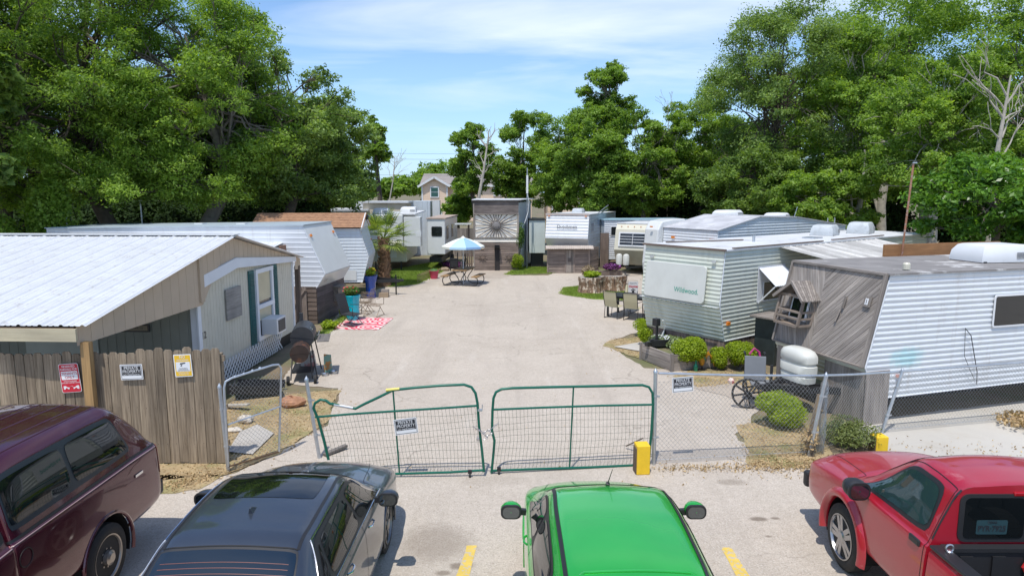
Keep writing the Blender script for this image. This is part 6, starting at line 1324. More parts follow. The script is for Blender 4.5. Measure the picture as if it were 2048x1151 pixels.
def pieces(mb, name, m, parent, smooth=False, **k):
    """links every separate strip of mb as a part of its own"""
    par = list(range(len(mb.v)))
    def fd(a):
        while par[a] != a: par[a] = par[par[a]]; a = par[a]
        return a
    for f in mb.f:
        for q in f[1:]: par[fd(q)] = fd(f[0])
    g = {}
    for i, f in enumerate(mb.f): g.setdefault(fd(f[0]), []).append(i)
    for ids in g.values():
        o = MB(); vm = {}
        for i in ids:
            for q in mb.f[i]:
                if q not in vm: vm[q] = len(vm); o.v.append(mb.v[q])
            o.f.append([vm[q] for q in mb.f[i]]); o.uv.append(None); o.r.append(.5)
        o.build(name, m, parent, smooth=smooth)
ALLOY = mat('alloy_silver', (.42,.42,.43), .3, .85, var=.06); ALLOYD = mat('alloy_grey', (.24,.23,.22), .35, .8, var=.06); WELL = mat('wheel_well', (.008,.008,.008), .9); SEAM = mat('panel_seam', (.004,.004,.004), .6)
TAILR = mat('tail_lamp_red', (.35,.005,.01), .15, coat=.6); LENS = mat('clear_lens', (.35,.37,.38), .08, .3, coat=.8)
def wheel(t, x, y, r, w, style='six', m=None, z=None):
    """x is the outer face; outward is sign(x)"""
    m = m or ALLOY; s = 1 if x > 0 else -1; R = Matrix.Rotation(s*PI/2,3,'Y'); o = V3((x,y,z or r)); ri = r*.66
    prof = [(ri,-w),(r*.9,-w),(r*.985,-w*.88),(r,-w*.7),(r,-w*.3),(r*.985,-w*.12),(r*.9,-.012),(r*.80,.0),(ri*1.04,-.012),(ri,-.03)]
    ty = MB().lathe(prof, o, 40, R).build('wheel', RUBBER, t, smooth=True)
    rm = MB().lathe([(ri*1.04,-.004),(ri*.98,.0),(ri*.94,-.03),(ri*.9,-.06)], o, 40, R); MB().lathe([(ri*.92,-.05),(ri*.88,-w*.6),(0,-w*.6)], o, 32, R).build('rim_well', WELL, ty, smooth=True)  # rim back blackened to stand for shadow in the spoke gaps
    if style == 'steel': rm = MB().lathe([(ri*1.03,-.008),(ri*.97,-.012),(ri*.9,-.055),(ri*.82,-.07),(ri*.6,-.05),(ri*.5,-.045),(ri*.34,-.06),(ri*.33,.01),(ri*.2,.03),(.001,.03)], o, 40, R)
    rm.f = [f for f in rm.f if len(f) == 4]; rm.r = rm.r[:len(rm.f)]; rm.uv = rm.uv[:len(rm.f)]; rim = rm.build('rim', m, ty, smooth=True, ang=30); mb = MB(); n = {'six': 6, 'five': 5, 'steel': 0, 'dual': 5}[style]
    for k in range(n):
        a = 2*PI*k/n+.3
        def P(rad_, da, dx): return o+R @ V3((rad_*math.cos(a+da), rad_*math.sin(a+da), dx))
        if style == 'dual':
            for da in (-.17,.17): mb.beam(P(ri*.25,da*2.2,-.03),P(ri*.95,da,-.03),.055,.035,up=(1,0,0))
        else:
            vs = [P(ri*.2,-.45,-.02),P(ri*.2,.45,-.02),P(ri*.6,.17,-.012),P(ri*.97,.2,-.022),P(ri*.97,-.2,-.022),P(ri*.6,-.17,-.012)]; b = [v+R @ V3((0,0,-.03)) for v in vs]
            mb.add(vs+b, [(0,1,2,3,4,5),(11,10,9,8,7,6)]+[(i,i+6,(i+1)%6+6,(i+1)%6) for i in range(6)])
    if n: mb.lathe([(ri*.3,-.03),(ri*.3,-.012),(ri*.22,.0),(0,.0)], o, 20, R)
    else:
        hb = MB()
        for k in range(8): a = k*PI/4+.2; hb.lathe([(.028,-.02),(0,-.018)], o+R @ V3((ri*.72*math.cos(a), ri*.72*math.sin(a), -.035)), 8, R)
        pieces(hb, 'vent_hole', WELL, ty)
        for k in range(8): a = k*PI/4; mb.lathe([(.012,-.03),(.012,.01),(0,.012)], o+R @ V3((ri*.42*math.cos(a), ri*.42*math.sin(a), -.04)), 6, R)
    (mb.build('spoke', m, ty, smooth=True, ang=30) if n else pieces(mb, 'lug_nut', m, ty))
    return ty
def well(t, x, y, r, z):
    s = 1 if x > 0 else -1; R = Matrix.Rotation(s*PI/2,3,'Y'); vs = []; fs = []; n = 20; o = V3((x,y,z)); mb = MB()
    for i in range(n+1):
        a = PI*(-.12+1.24*i/n); 
        for d in (0,-.34): vs.append(o+V3((s*d, r*math.cos(a), r*math.sin(a))))
    fs = [(2*i,2*i+1,2*i+3,2*i+2) for i in range(n)]; vs.append(o+V3((-s*.34,0,0))); fs += [(2*i+1,2*n+2,2*i+3) for i in range(n)]; mb.add(vs, fs); mb.build('wheel_well', WELL, t)
def lip(t, S, m, cy, cz, r, w, rad_=.02, a0=-.1, a1=1.1, flat=1, side=0):
    for s in ((1,-1) if not side else (side,)):
        mb = MB(); pts = []
        for i in range(21): a = PI*(a0+(a1-a0)*i/20); pts.append((s*w(cz+r*math.sin(a)), cy+r*math.cos(a), cz+r*math.sin(a)))
        mb.tube(pts, rad_, 8); mb.build('fender_lip', m, t, smooth=True)
def mirror(t, x, y, z, m, s, d=(.2,.12,.14)):
    mb = MB(); n = 14; k = 7; vs = []
    for i in range(k):
        th = PI*i/(k-1)
        for j in range(n): a = 2*PI*j/n; vs.append((x+s*(d[0]/2)+math.cos(a)*math.sin(th)**.7*d[0]*.58, y+math.cos(th)*d[1]*.7+(.03 if i < 2 else 0), z+math.sin(a)*math.sin(th)**.7*d[2]*.6))
    mb.add(vs, [(i*n+j,i*n+(j+1)%n,(i+1)*n+(j+1)%n,(i+1)*n+j) for i in range(k-1) for j in range(n)]+[tuple(range(n))]); o = mb.build('side_mirror', m, t, smooth=True)
    g = rrect(d[0]*1.1,d[2]*1.12,d[2]*.45); MB().prism(g, (x+s*d[0]/2, y-d[1]*.66, z), (1,0,0), (0,0,1), .03).build('mirror_shell', BLACKP, o, bevel=.006); MB().prism([(a*.8,b*.76) for a, b in g], (x+s*d[0]/2, y-d[1]*.66-.004, z), (1,.0,0), (0,.06,1), .004).build('mirror_glass', mat('mirror_glass', (.16,.18,.19), .04, 1, var=.01), o)
    MB().beam((x-s*.06,y+.02,z-.04),(x+s*.08,y+.0,z-.02),.05,.06).build('mirror_arm', BLACKP, o); return o
def sidewin(S, t, frames, panes, fm=BLACKP):
    for cs in (0,1):
        mb = MB()
        for f in frames: S.patch(mb, f if cs == 0 else S.mir(f), .004, .10, 18, 8)
        w_ = mb.build('window_frame', fm, t, smooth=True)
        for p in panes: mb = MB(); S.patch(mb, p if cs == 0 else S.mir(p), .008, .10, 14, 8); mb.build('side_window', CARGLASS, t, smooth=True)
# ---- grey sedan ----
SG = paint('gunmetal_paint', (.068,.08,.10), .6, .3)
t = thing('sedan_car', 'dark grey four-door sedan with a sunroof parked facing the green gate', 'car', (-2.42,6.58,0), 0)
sts = [st(-2.42,.70,.30,.80,.62,.90,.42,.93), st(-2.3,.82,.24,.88,.74,.97,.52,1.0), st(-1.95,.88,.20,.92,.82,1.0,.60,1.04), st(-1.62,.905,.19,.94,.85,1.04,.64,1.07), st(-1.08,.915,.19,.94,.87,1.335,.60,1.385), st(-.7,.915,.19,.935,.875,1.385,.61,1.44), st(-.1,.915,.19,.925,.875,1.40,.615,1.46), st(.35,.915,.19,.91,.875,1.365,.60,1.425), st(.75,.915,.19,.90,.87,1.18,.63,1.235), st(1.12,.915,.19,.885,.865,.95,.66,1.0), st(1.3,.915,.19,.86,.86,.93,.62,.965), st(1.8,.905,.20,.80,.83,.87,.58,.90), st(2.15,.86,.22,.72,.77,.78,.50,.81), st(2.34,.74,.26,.62,.66,.67,.42,.70), st(2.44,.56,.32,.5,.48,.54,.3,.56)]
S = Surf(sts); AR = ((1.33,.34,.365),(-1.45,.34,.365))
mb = MB(); S.grid(mb, 0, S.n-1, 0, S.V, 9, 4, AR); mb.add([S.at(S.n-1.001, v*.5) for v in range(int(S.V*2)+1)], [tuple(range(int(S.V*2)+1))]); mb.add([S.at(0, v*.5) for v in range(int(S.V*2)+1)], [tuple(range(int(S.V*2)+1))[::-1]]); mb.build('body', SG, t, smooth=True, ang=50)
for y in (1.33,-1.45):
    for x in (.905,-.905): wheel(t, x, y, .335, .21, 'five', ALLOYD); well(t, x*.99, y, .37, .34)
    lip(t, S, SG, y, .34, .37, lambda z: .913, rad_=.012)
cs_ = [(9.0,7.15),(7.25,7.2),(7.25,10.8),(9.0,10.85)]; mb = MB(); S.patch(mb, [(9.15,7.0),(7.15,7.05),(7.15,10.95),(9.15,11.0)], .003, .04, 12, 16); mb.build('windshield_surround', BLACKP, t, smooth=True); mb = MB(); S.patch(mb, cs_, .006, .06, 12, 18); mb.build('windshield', CARGLASS, t, smooth=True)
mb = MB(); S.patch(mb, [(3.05,6.95),(3.97,7.02),(3.97,10.98),(3.05,11.05)], .003, .03, 12, 16); mb.build('rear_window_surround', BLACKP, t, smooth=True)
mb = MB(); S.patch(mb, [(3.1,7.1),(3.92,7.08),(3.92,10.92),(3.1,10.9)], .006, .04, 12, 18); rw = mb.build('rear_window', glassmat('blue_tint_glass', (.005,.015,.03), .04), t, smooth=True)
mb = MB()
for i in range(8): S.strip(mb, [(3.2+i*.075,7.35),(3.2+i*.075,10.65)], .006, .0075, 14)
mb.build('defroster_line', mat('defroster', (.12,.03,.025), .5), rw)
fr = [(8.95,5.25),(3.55,5.3),(4.4,6.75),(7.35,6.78)]
sidewin(S, t, [fr], [[(8.75,5.38),(6.45,5.38),(6.3,6.6),(7.42,6.62)], [(6.3,5.38),(4.35,5.42),(4.75,6.58),(6.15,6.6)], [(4.2,5.45),(3.8,5.45),(4.45,6.4),(4.58,6.5)]])
mb = MB(); 
for k in (0,1):
    pth = [(8.98,5.22),(3.5,5.27),(3.95,6.1),(4.4,6.8),(7.35,6.83),(8.98,5.22)]
    if k: pth = S.mir(pth)
    mb.tube(S.path(pth, .006, 10), .008, 6)
pieces(mb, 'chrome_trim', CHROME, t, smooth=True)
mb = MB(); S.patch(mb, [(7.05,7.55),(5.65,7.55),(5.65,10.45),(7.05,10.45)], .0035, .04, 14, 18); mb.build('sunroof', glassmat('sunroof_glass', (.004,.005,.006), .03), t, smooth=True)
mb = MB(); S.strip(mb, [(4.0,7.1),(7.2,7.12)], .03, .002, 20); S.strip(mb, S.mir([(4.0,7.1),(7.2,7.12)]), .03, .002, 20); pieces(mb, 'roof_gutter', BLACKP, t)
mb = MB(); S.strip(mb, [(3.99,7.1),(3.99,10.9)], .012, .004, 16)
for k in (0,1):
    for pth in ([(6.4,1.2),(6.4,3),(6.38,5.2)], [(8.9,1.2),(8.9,3),(8.9,5.0)], [(4.1,1.8),(4.3,3.4),(4.2,5.2)], [(9.2,5.0),(9.5,7.0),(11.5,7.0),(13,6.9)]): S.strip(mb, pth if not k else S.mir(pth), .007, .0015, 10)
S.strip(mb, [(9.25,7.0),(9.25,11.0)], .008, .002, 14); pieces(mb, 'panel_gap', SEAM, t)
mb = MB(); mb.add([(-.022,-.62,1.445),(.022,-.62,1.445),(.016,-.50,1.452),(-.016,-.50,1.452),(-.008,-.63,1.50),(.008,-.63,1.50),(.006,-.59,1.50),(-.006,-.59,1.50)], [(0,1,5,4),(1,2,6,5),(2,3,7,6),(3,0,4,7),(4,5,6,7)]); mb.build('fin_antenna', SG, t, bevel=.004)
for k in (0,1):
    for u_ in (5.2,7.0):
        p = S.at(u_, 4.0 if not k else S.V-4.0); s_ = 1 if not k else -1; MB().tube([p+V3((0,-.09,0)),p+V3((s_*.03,-.05,0)),p+V3((s_*.03,.05,0)),p+V3((0,.09,0))], .011, 8).build('door_handle', CHROME, t, smooth=True)
    mb = MB(); q = [(12.0,5.6),(13.4,5.0),(13.2,3.9),(12.1,4.4)]; S.patch(mb, q if not k else S.mir(q), .004, .12, 10, 8); mb.build('headlight', LENS, t, smooth=True)
mirror(t, .93, .72, .98, SG, 1); mirror(t, -.93, .72, .98, SG, -1)
mb = MB(); S.patch(mb, [(13.2,6.4),(13.6,6.4),(13.6,11.6),(13.2,11.6)], .004, .05, 6, 14); mb.build('front_grille', BLACKP, t, smooth=True)
# ---- bright green hatchback ----
GG = paint('bright_green_paint', (.035,.52,.07), .5, .22)
t = thing('hatchback_car', 'bright green small hatchback with black roof strips parked before the right gate leaf', 'car', (.98,6.28,0), 0)
sts = [st(-1.97,.66,.32,.85,.6,.95,.45,1.0), st(-1.86,.78,.26,.92,.72,1.12,.52,1.18), st(-1.6,.83,.22,.97,.78,1.32,.545,1.37), st(-1.28,.845,.20,.98,.80,1.40,.565,1.445), st(-.8,.845,.19,.965,.805,1.42,.575,1.475), st(-.2,.845,.19,.95,.805,1.42,.58,1.48), st(.3,.845,.19,.93,.80,1.375,.57,1.435), st(.75,.845,.19,.915,.80,1.17,.60,1.23), st(1.15,.845,.19,.895,.79,.98,.62,1.03), st(1.4,.84,.20,.86,.775,.925,.58,.97), st(1.7,.80,.22,.78,.72,.83,.52,.87), st(1.88,.70,.25,.68,.62,.72,.44,.75), st(1.98,.52,.30,.55,.45,.58,.32,.60)]
S = Surf(sts); AR = ((1.22,.30,.32),(-1.27,.30,.32))
mb = MB(); S.grid(mb, 0, S.n-1, 0, S.V, 9, 4, AR); nn = int(S.V*2)+1; mb.add([S.at(S.n-1.001, v*.5) for v in range(nn)], [tuple(range(nn))]); mb.add([S.at(0, v*.5) for v in range(nn)], [tuple(range(nn))[::-1]]); mb.build('body', GG, t, smooth=True, ang=50)
for y in (1.22,-1.27):
    for x in (.835,-.835): wheel(t, x, y, .29, .19, 'five', ALLOY); well(t, x*.99, y, .325, .3)
    lip(t, S, GG, y, .30, .325, lambda z: .843, rad_=.012)
mb = MB(); S.patch(mb, [(8.0,7.0),(6.2,7.05),(6.2,10.95),(8.0,11.0)], .003, .04, 12, 16); mb.build('windshield_surround', BLACKP, t, smooth=True); mb = MB(); S.patch(mb, [(7.9,7.15),(6.3,7.2),(6.3,10.8),(7.9,10.85)], .006, .06, 12, 18); mb.build('windshield', CARGLASS, t, smooth=True)
mb = MB(); S.patch(mb, [(.9,7.3),(2.4,7.3),(2.4,10.7),(.9,10.7)], .004, .06, 12, 16); mb.build('rear_window', CARGLASS, t, smooth=True)
sidewin(S, t, [[(7.9,5.2),(2.6,5.35),(3.3,6.6),(6.3,6.78)]], [[(7.7,5.35),(5.3,5.38),(5.2,6.6),(6.35,6.62)], [(5.1,5.38),(3.0,5.55),(3.5,6.45),(5.05,6.58)]])
mb = MB()
for k in (0,1): pth = [(2.9,7.05),(4,7.08),(6.25,7.1)]; S.strip(mb, pth if not k else S.mir(pth), .04, .005, 12)
pieces(mb, 'roof_gutter', BLACKP, t)
mb = MB(); S.patch(mb, [(2.35,6.85),(2.85,6.9),(2.85,11.1),(2.35,11.15)], .03, .1, 6, 20); S.patch(mb, [(2.35,6.85),(2.85,6.9),(2.85,11.1),(2.35,11.15)], .001, .06, 6, 20); mb.build('roof_spoiler', GG, t, smooth=True)
mb = MB(); mb.tube(S.path([(2.72,7.35),(2.95,7.75),(2.95,10.25),(2.72,10.65)], .012, 10), .014, 8); mb.build('spoiler_edge', GG, t, smooth=True)
p = S.at(6.15,9); MB().tube([p,p+V3((.0,-.02,.03))], .022, 8).build('antenna_base', BLACKP, t); MB().tube([p+V3((0,-.01,.02)),p+V3((.03,-.12,.22))], [.006,.003], 6).build('antenna', BLACKP, t)
mb = MB()
for k in (0,1):
    for pth in ([(5.2,1.2),(5.2,3),(5.2,5.2)], [(7.6,1.2),(7.6,3),(7.7,5.0)], [(8.2,5.0),(8.4,7.0),(10,7.0),(11.3,6.9)]): S.strip(mb, pth if not k else S.mir(pth), .007, .0015, 10)
S.strip(mb, [(8.2,7.0),(8.2,11.0)], .01, .002, 14); S.strip(mb, [(2.3,6.9),(2.3,11.1)], .01, .003, 14); pieces(mb, 'panel_gap', SEAM, t)
for k in (0,1):
    for u_ in (4.1,5.9): p = S.at(u_, 4.0 if not k else S.V-4.0); s_ = 1 if not k else -1; MB().tube([p+V3((0,-.09,0)),p+V3((s_*.03,-.05,0)),p+V3((s_*.03,.05,0)),p+V3((0,.09,0))], .012, 8).build('door_handle', GG, t, smooth=True)
    q = [(10.0,5.6),(11.2,5.0),(11.0,4.2),(10.1,4.6)]; mb = MB(); S.patch(mb, q if not k else S.mir(q), .004, .12, 8, 8); mb.build('headlight', LENS, t, smooth=True)
    q = [(.4,4.6),(1.6,5.0),(1.8,6.2),(.7,6.2)]; mb = MB(); S.patch(mb, q if not k else S.mir(q), .004, .12, 8, 8); mb.build('tail_lamp', TAILR, t, smooth=True)
mirror(t, .89, .68, 1.0, GG, 1); mirror(t, -.89, .68, 1.0, GG, -1)
# ---- red pickup ----
RP = paint('faded_red_paint', (.40,.012,.028), .1, .3, dust=((.62,.30,.30), 1.6, .60, .70, .55))
t = thing('pickup_truck', 'sun-faded red pickup with a black bed liner parked facing the wire fence', 'pickup truck', (4.80,6.5,0), 0); Wd_ = .93
sts = [st(-.50,Wd_,.42,1.13,.875,1.65,.625,1.705,.02), st(-.40,Wd_,.42,1.13,.865,1.66,.61,1.72,.02), st(-.1,Wd_,.42,1.125,.865,1.68,.62,1.74,.02), st(.22,Wd_,.42,1.12,.865,1.64,.61,1.71,.02), st(.6,Wd_,.42,1.11,.86,1.40,.64,1.46,.02), st(.98,Wd_,.42,1.09,.855,1.13,.67,1.18), st(1.2,Wd_,.42,1.05,.85,1.10,.64,1.16), st(1.7,.925,.42,1.0,.83,1.06,.62,1.12), st(2.0,.90,.45,.94,.80,1.0,.6,1.05), st(2.13,.84,.5,.86,.74,.92,.55,.95), st(2.18,.78,.55,.75,.68,.80,.5,.82)]
S = Surf(sts); AR = ((1.02,.40,.44),)
mb = MB(); S.grid(mb, 0, S.n-1, 0, S.V, 10, 4, AR); nn = int(S.V*2)+1; mb.add([S.at(S.n-1.001, v*.5) for v in range(nn)], [tuple(range(nn))]); mb.add([S.at(0, v*.5) for v in range(nn)], [tuple(range(nn))[::-1]]); mb.build('body', RP, t, smooth=True, ang=45)
for x in (.95,-.95):
    wheel(t, x, 1.02, .385, .24, 'dual', ALLOY); well(t, x*.96, 1.02, .44, .42); wheel(t, x, -1.75, .385, .24, 'dual', ALLOY); well(t, x*.96, -1.75, .43, .42)
for s in (1,-1):
    mb = MB(); vs = []; n = 24
    for i in range(n+1):
        a = PI*(-.08+1.16*i/n); c_, s_ = math.cos(a), math.sin(a)
        for (rr, dx) in ((.42,.90),(.435,.975),(.47,.99),(.515,.965),(.54,.925)): vs.append((s*dx, 1.02+rr*c_, .41+rr*s_*1.02))
    mb.add(vs, [(i*5+j,i*5+j+1,(i+1)*5+j+1,(i+1)*5+j) for i in range(n) for j in range(4)]); mb.build('fender_flare', RP, t, smooth=True, ang=60)
mb = MB(); S.patch(mb, [(4.95,7.0),(3.1,7.05),(3.1,10.95),(4.95,11.0)], .003, .04, 12, 16); mb.build('windshield_surround', BLACKP, t, smooth=True); mb = MB(); S.patch(mb, [(4.85,7.15),(3.2,7.15),(3.2,10.85),(4.85,10.85)], .006, .06, 12, 18); mb.build('windshield', CARGLASS, t, smooth=True)
TG = glassmat('teal_tint_glass', (.02,.045,.045), .03)
for k in (0,1):
    q = [(5.0,5.15),(1.0,5.15),(1.25,6.75),(3.15,6.78)]; mb = MB(); S.patch(mb, q if not k else S.mir(q), .003, .1, 18, 8); mb.build('window_frame', BLACKP, t, smooth=True); q = [(4.75,5.3),(1.15,5.3),(1.4,6.6),(3.1,6.62)]; mb = MB(); S.patch(mb, q if not k else S.mir(q), .007, .1, 18, 8); mb.build('side_window', TG, t, smooth=True)
mb = MB()
for k in (0,1):
    for pth in ([(.55,1.5),(.55,3.5),(.6,5.1),(.7,6.9),(2,6.98),(3.3,7.0)], [(4.85,1.5),(4.9,3.2),(5.1,4.9)], [(5.35,5.4),(5.6,7.0),(7.5,7.0),(9,6.8)]): S.strip(mb, pth if not k else S.mir(pth), .009, .0015, 10)
S.strip(mb, [(5.3,6.9),(5.3,11.1)], .012, .002, 14); pieces(mb, 'panel_gap', SEAM, t)
mb = MB()
for k in (0,1): pth = [(.12,5.2),(.15,7.0)]; S.strip(mb, pth if not k else S.mir(pth), .03, .003, 10)
pieces(mb, 'roof_seal', BLACKP, t)
for k in (0,1): p = S.at(1.3, 4.0 if not k else S.V-4.0); s_ = 1 if not k else -1; MB().box(p+V3((s_*.008,0,.0)), (.03,.17,.07)).build('door_handle', BLACKP, t, bevel=.02)
mb = MB(); mb.prism([(a,b+1.385) for a, b in rrect(1.28,.47,.08)], (0,-.512,0), (1,0,0), (0,0,1), .012); rw = mb.build('rear_window', BLACKP, t); 
for (cx_, w_) in ((-.31,.56),(.31,.56)): MB().prism([(cx_+a,b+1.385) for a, b in rrect(w_,.40,.05)], (0,-.516,0), (1,0,0), (0,0,1), .006).build('pane', CARGLASS, rw)
PLT = mat('tint_muted_plate', (.025,.06,.07), .3, var=.1); MB().prism([(a-.33,b+1.30) for a, b in rrect(.29,.14,.015)], (0,-.5185,0), (1,0,0), (0,0,1), .001).build('licence_plate', PLT, rw)  # plate lies before the pane, colour muted to imitate dimming by tinted glass
text('plate_lettering', 'PYR·7925', SIGNK, rw, .078, (-.33,-.519,1.285), (1,0,0), (0,0,1), .002, bold=.002, sx=.85); text('plate_lettering', 'TEXAS', SIGNK, rw, .03, (-.33,-.519,1.347), (1,0,0), (0,0,1), .002, bold=.001)
MB().box((0,-.50,1.62),(.3,.04,.04)).build('high_brake_light', TAILR, t, bevel=.01)
mirror(t, .93, .60, 1.18, BLACKP, 1, (.22,.16,.18)); mirror(t, -.93, .60, 1.18, BLACKP, -1, (.22,.16,.18))
MB().box((0,2.22,.58),(1.75,.12,.22)).build('front_bumper', BLACKP, t, bevel=.04)
for s in (1,-1): MB().box((s*.62,2.13,.80),(.3,.08,.14)).build('headlight', LENS, t, bevel=.03)
for s in (1,-1):
    sec = [(.80,.45),(.91,.48),(.93,.6),(.925,.85),(.91,1.06),(.87,1.115),(.80,1.115),(.78,1.08),(.78,.62),(.74,.58)]; mb = MB(); ys = [-.54,-1.2,-2.0,-2.9]; vs = [(s*x,y,z) for y in ys for x, z in sec]; n = len(sec)
    mb.add(vs, [((i*n+j),(i*n+j+1),((i+1)*n+j+1),((i+1)*n+j)) for i in range(3) for j in range(n-1)]+[tuple(range(n)),tuple(3*n+k for k in range(n))[::-1]]); mb.build('bed_side', RP, t, smooth=True)
    MB().box((s*.84,-1.72,1.125),(.14,2.36,.03)).build('bed_rail_cap', BLACKP, t, bevel=.008); mb = MB(); mb.box((s*.77,-1.72,.86),(.02,2.3,.5))
    for i in range(6): mb.box((s*.755,-.75-i*.38,.86),(.02,.1,.46))
    mb.build('bed_liner_wall', BLACKP, t)
mb = MB(); mb.box((0,-.58,.86),(1.54,.03,.52)); mb.box((0,-.57,1.12),(1.6,.09,.035))
for i in range(5): mb.box((-.6+i*.3,-.60,.86),(.12,.03,.4))
mb.build('bed_front_wall', BLACKP, t); MB().box((0,-1.7,.6),(1.56,2.3,.03)).build('bed_floor', BLACKP, t)
for s in (1,-1): mb = MB(); mb.tube([(s*.80+.035*math.cos(a*PI/6),-.66,1.17+.035*math.sin(a*PI/6)) for a in range(12)], .009, 6, closed=True); mb.lathe([(.03,0),(.02,.012),(0,.012)], (s*.80,-.66,1.14), 10); mb.build('tie_down_ring', STEEL, t, smooth=True)
em = MB(); em.tube([(-.02,-.62,.99),(-.06,-.62,1.0),(-.08,-.62,.96),(-.06,-.62,.92),(-.02,-.62,.93)], .014, 6); em.tube([(.02,-.62,.99),(.06,-.62,1.0),(.08,-.62,.96),(.06,-.62,.92),(.02,-.62,.93)], .014, 6); em.build('liner_emblem', mat('emblem_red', (.5,.02,.02), .5), t)
# ---- maroon pickup with camper shell (backed in) ----
MP = paint('maroon_paint', (.085,.008,.02), .5, .24, dust=((.20,.09,.10), 1.3, .56, .72, .4))
t = thing('pickup_truck', 'maroon pickup with a matching windowed camper shell backed up to the wooden fence', 'pickup truck', (-5.45,5.5,0), PI)
sts = [st(-2.80,.90,.62,1.22,.84,1.26,.70,1.27,.0), st(-2.74,.985,.52,1.25,.925,1.36,.76,1.38,.0), st(-2.55,1.0,.48,1.26,.94,1.58,.75,1.63,.01), st(-2.2,1.0,.47,1.27,.94,1.86,.73,1.93,.02), st(-1.9,1.0,.47,1.27,.94,1.90,.73,1.99,.03), st(-1.2,1.0,.47,1.27,.94,1.92,.74,2.02,.03), st(-.6,1.0,.47,1.27,.94,1.92,.74,2.03,.03), st(-.30,1.0,.47,1.27,.94,1.90,.73,2.01,.03), st(-.255,.985,.47,1.26,.90,1.86,.70,1.97,.02), st(-.24,.97,.47,1.25,.88,1.70,.66,1.78,.02), st(-.20,1.0,.47,1.25,.93,1.74,.70,1.81,.02), st(.3,1.0,.47,1.24,.93,1.78,.71,1.85,.03), st(.95,1.0,.47,1.23,.93,1.72,.70,1.79,.03), st(1.7,.99,.47,1.20,.92,1.22,.78,1.28), st(2.2,.98,.5,1.12,.88,1.18,.7,1.22), st(2.9,.94,.5,1.0,.84,1.08,.66,1.1), st(3.1,.8,.55,.85,.7,.9,.5,.92)]
S = Surf(sts); AR = ((-1.58,.40,.46),(2.15,.40,.46)); nn = int(S.V*2)+1
mb = MB(); S.grid(mb, 0, S.n-1, 0, 5, 10, 5, AR); S.grid(mb, 0, S.n-1, S.V-5, S.V, 10, 5, AR); S.grid(mb, 9, S.n-1, 5, S.V-5, 8, 4); mb.add([S.at(S.n-1.001, v*.5) for v in range(nn)], [tuple(range(nn))]); mb.add([S.at(0, v*.5) for v in range(nn)], [tuple(range(nn))[::-1]]); mb.build('body', MP, t, smooth=True, ang=45)
mb = MB(); S.grid(mb, 0, 9, 5, S.V-5, 9, 4); sh = mb.build('camper_shell', MP, t, smooth=True, ang=45)
mb = MB()
for v in (7.4,7.9,8.4,8.9): 
    for q in ((v),(S.V-v)): mb.tube(S.path([(3.3,q),(7.2,q)], -.006, 16), .011, 8)
pieces(mb, 'roof_rib', MP, sh, smooth=True)
for k in (0,1):
    q = [(7.15,5.25),(2.75,5.3),(3.5,6.72),(6.95,6.75)]; mb = MB(); S.patch(mb, q if not k else S.mir(q), .006, .08, 18, 10); mb.build('window_frame', mat('blue_black_rubber', (.02,.028,.035), .4), sh, smooth=True)
    for q in ([(7.0,5.42),(5.05,5.42),(5.05,6.58),(6.85,6.58)], [(4.95,5.42),(2.98,5.45),(3.6,6.55),(4.95,6.58)]): mb = MB(); S.patch(mb, q if not k else S.mir(q), .012, .06, 14, 8); mb.build('shell_window', CARGLASS, sh, smooth=True)
mb = MB()
for k in (0,1): pth = [(.3,5.0),(8.6,5.0)]; S.strip(mb, pth if not k else S.mir(pth), .028, .004, 40)
pieces(mb, 'shell_seal', BLACKP, t); mb = MB()
for k in (0,1):
    pth = [(.6,4.35),(8.3,4.35)]; S.strip(mb, pth if not k else S.mir(pth), .012, .003, 40); pth = [(9.8,4.35),(15,4.35)]; S.strip(mb, pth if not k else S.mir(pth), .012, .003, 40)
pieces(mb, 'pin_stripe', mat('grey_stripe', (.28,.2,.2), .4), t); mb = MB()
for k in (0,1):
    for pth in ([(8.9,1.2),(8.9,3),(8.9,5.0)], [(13.0,1.2),(13.0,5.0)]): S.strip(mb, pth if not k else S.mir(pth), .02, .002, 10)
S.strip(mb, [(8.9,5),(8.9,13)], .05, .003, 30); pieces(mb, 'panel_gap', SEAM, t)
for x in (.99,-.99):
    for y in (-1.58,2.15): wheel(t, x, y, .375, .25, 'steel', mat('steel_wheel_tan', (.42,.38,.34), .35, .75, var=.1)); well(t, x*.97, y, .455, .41)
for y in (-1.58,2.15): lip(t, S, MP, y, .40, .465, lambda z: .995, rad_=.022)
for k in (0,1):
    q = [(12.6,5.15),(9.8,5.15),(10.0,6.7),(11.8,6.75)]; mb = MB(); S.patch(mb, q if not k else S.mir(q), .004, .1, 12, 8); mb.build('window_frame', BLACKP, t, smooth=True); q = [(12.4,5.3),(9.95,5.3),(10.1,6.6),(11.75,6.62)]; mb = MB(); S.patch(mb, q if not k else S.mir(q), .008, .1, 12, 8); mb.build('side_window', CARGLASS, t, smooth=True)
    q = [(.45,2.6),(1.25,2.6),(1.15,4.7),(.45,4.7)]; mb = MB(); S.patch(mb, q if not k else S.mir(q), .006, .08, 6, 8); mb.build('tail_lamp', TAILR, t, smooth=True)
    mb = MB(); c = S.at(6.75, 3.4 if not k else S.V-3.4); s_ = 1 if not k else -1; mb.tube([c+V3((.004*s_,.085*math.cos(a*PI/10),.085*math.sin(a*PI/10))) for a in range(20)], .005, 5, closed=True); mb.build('fuel_door', SEAM, t)
MB().box((0,-2.86,.62),(1.86,.14,.2)).build('rear_bumper', mat('dark_bumper', (.03,.03,.035), .4, .3), t, bevel=.04); p = S.at(1.9, 4.2); MB().box((-1.0,-2.25,1.06),(.012,.16,.03)).build('badge', CHROME, t)
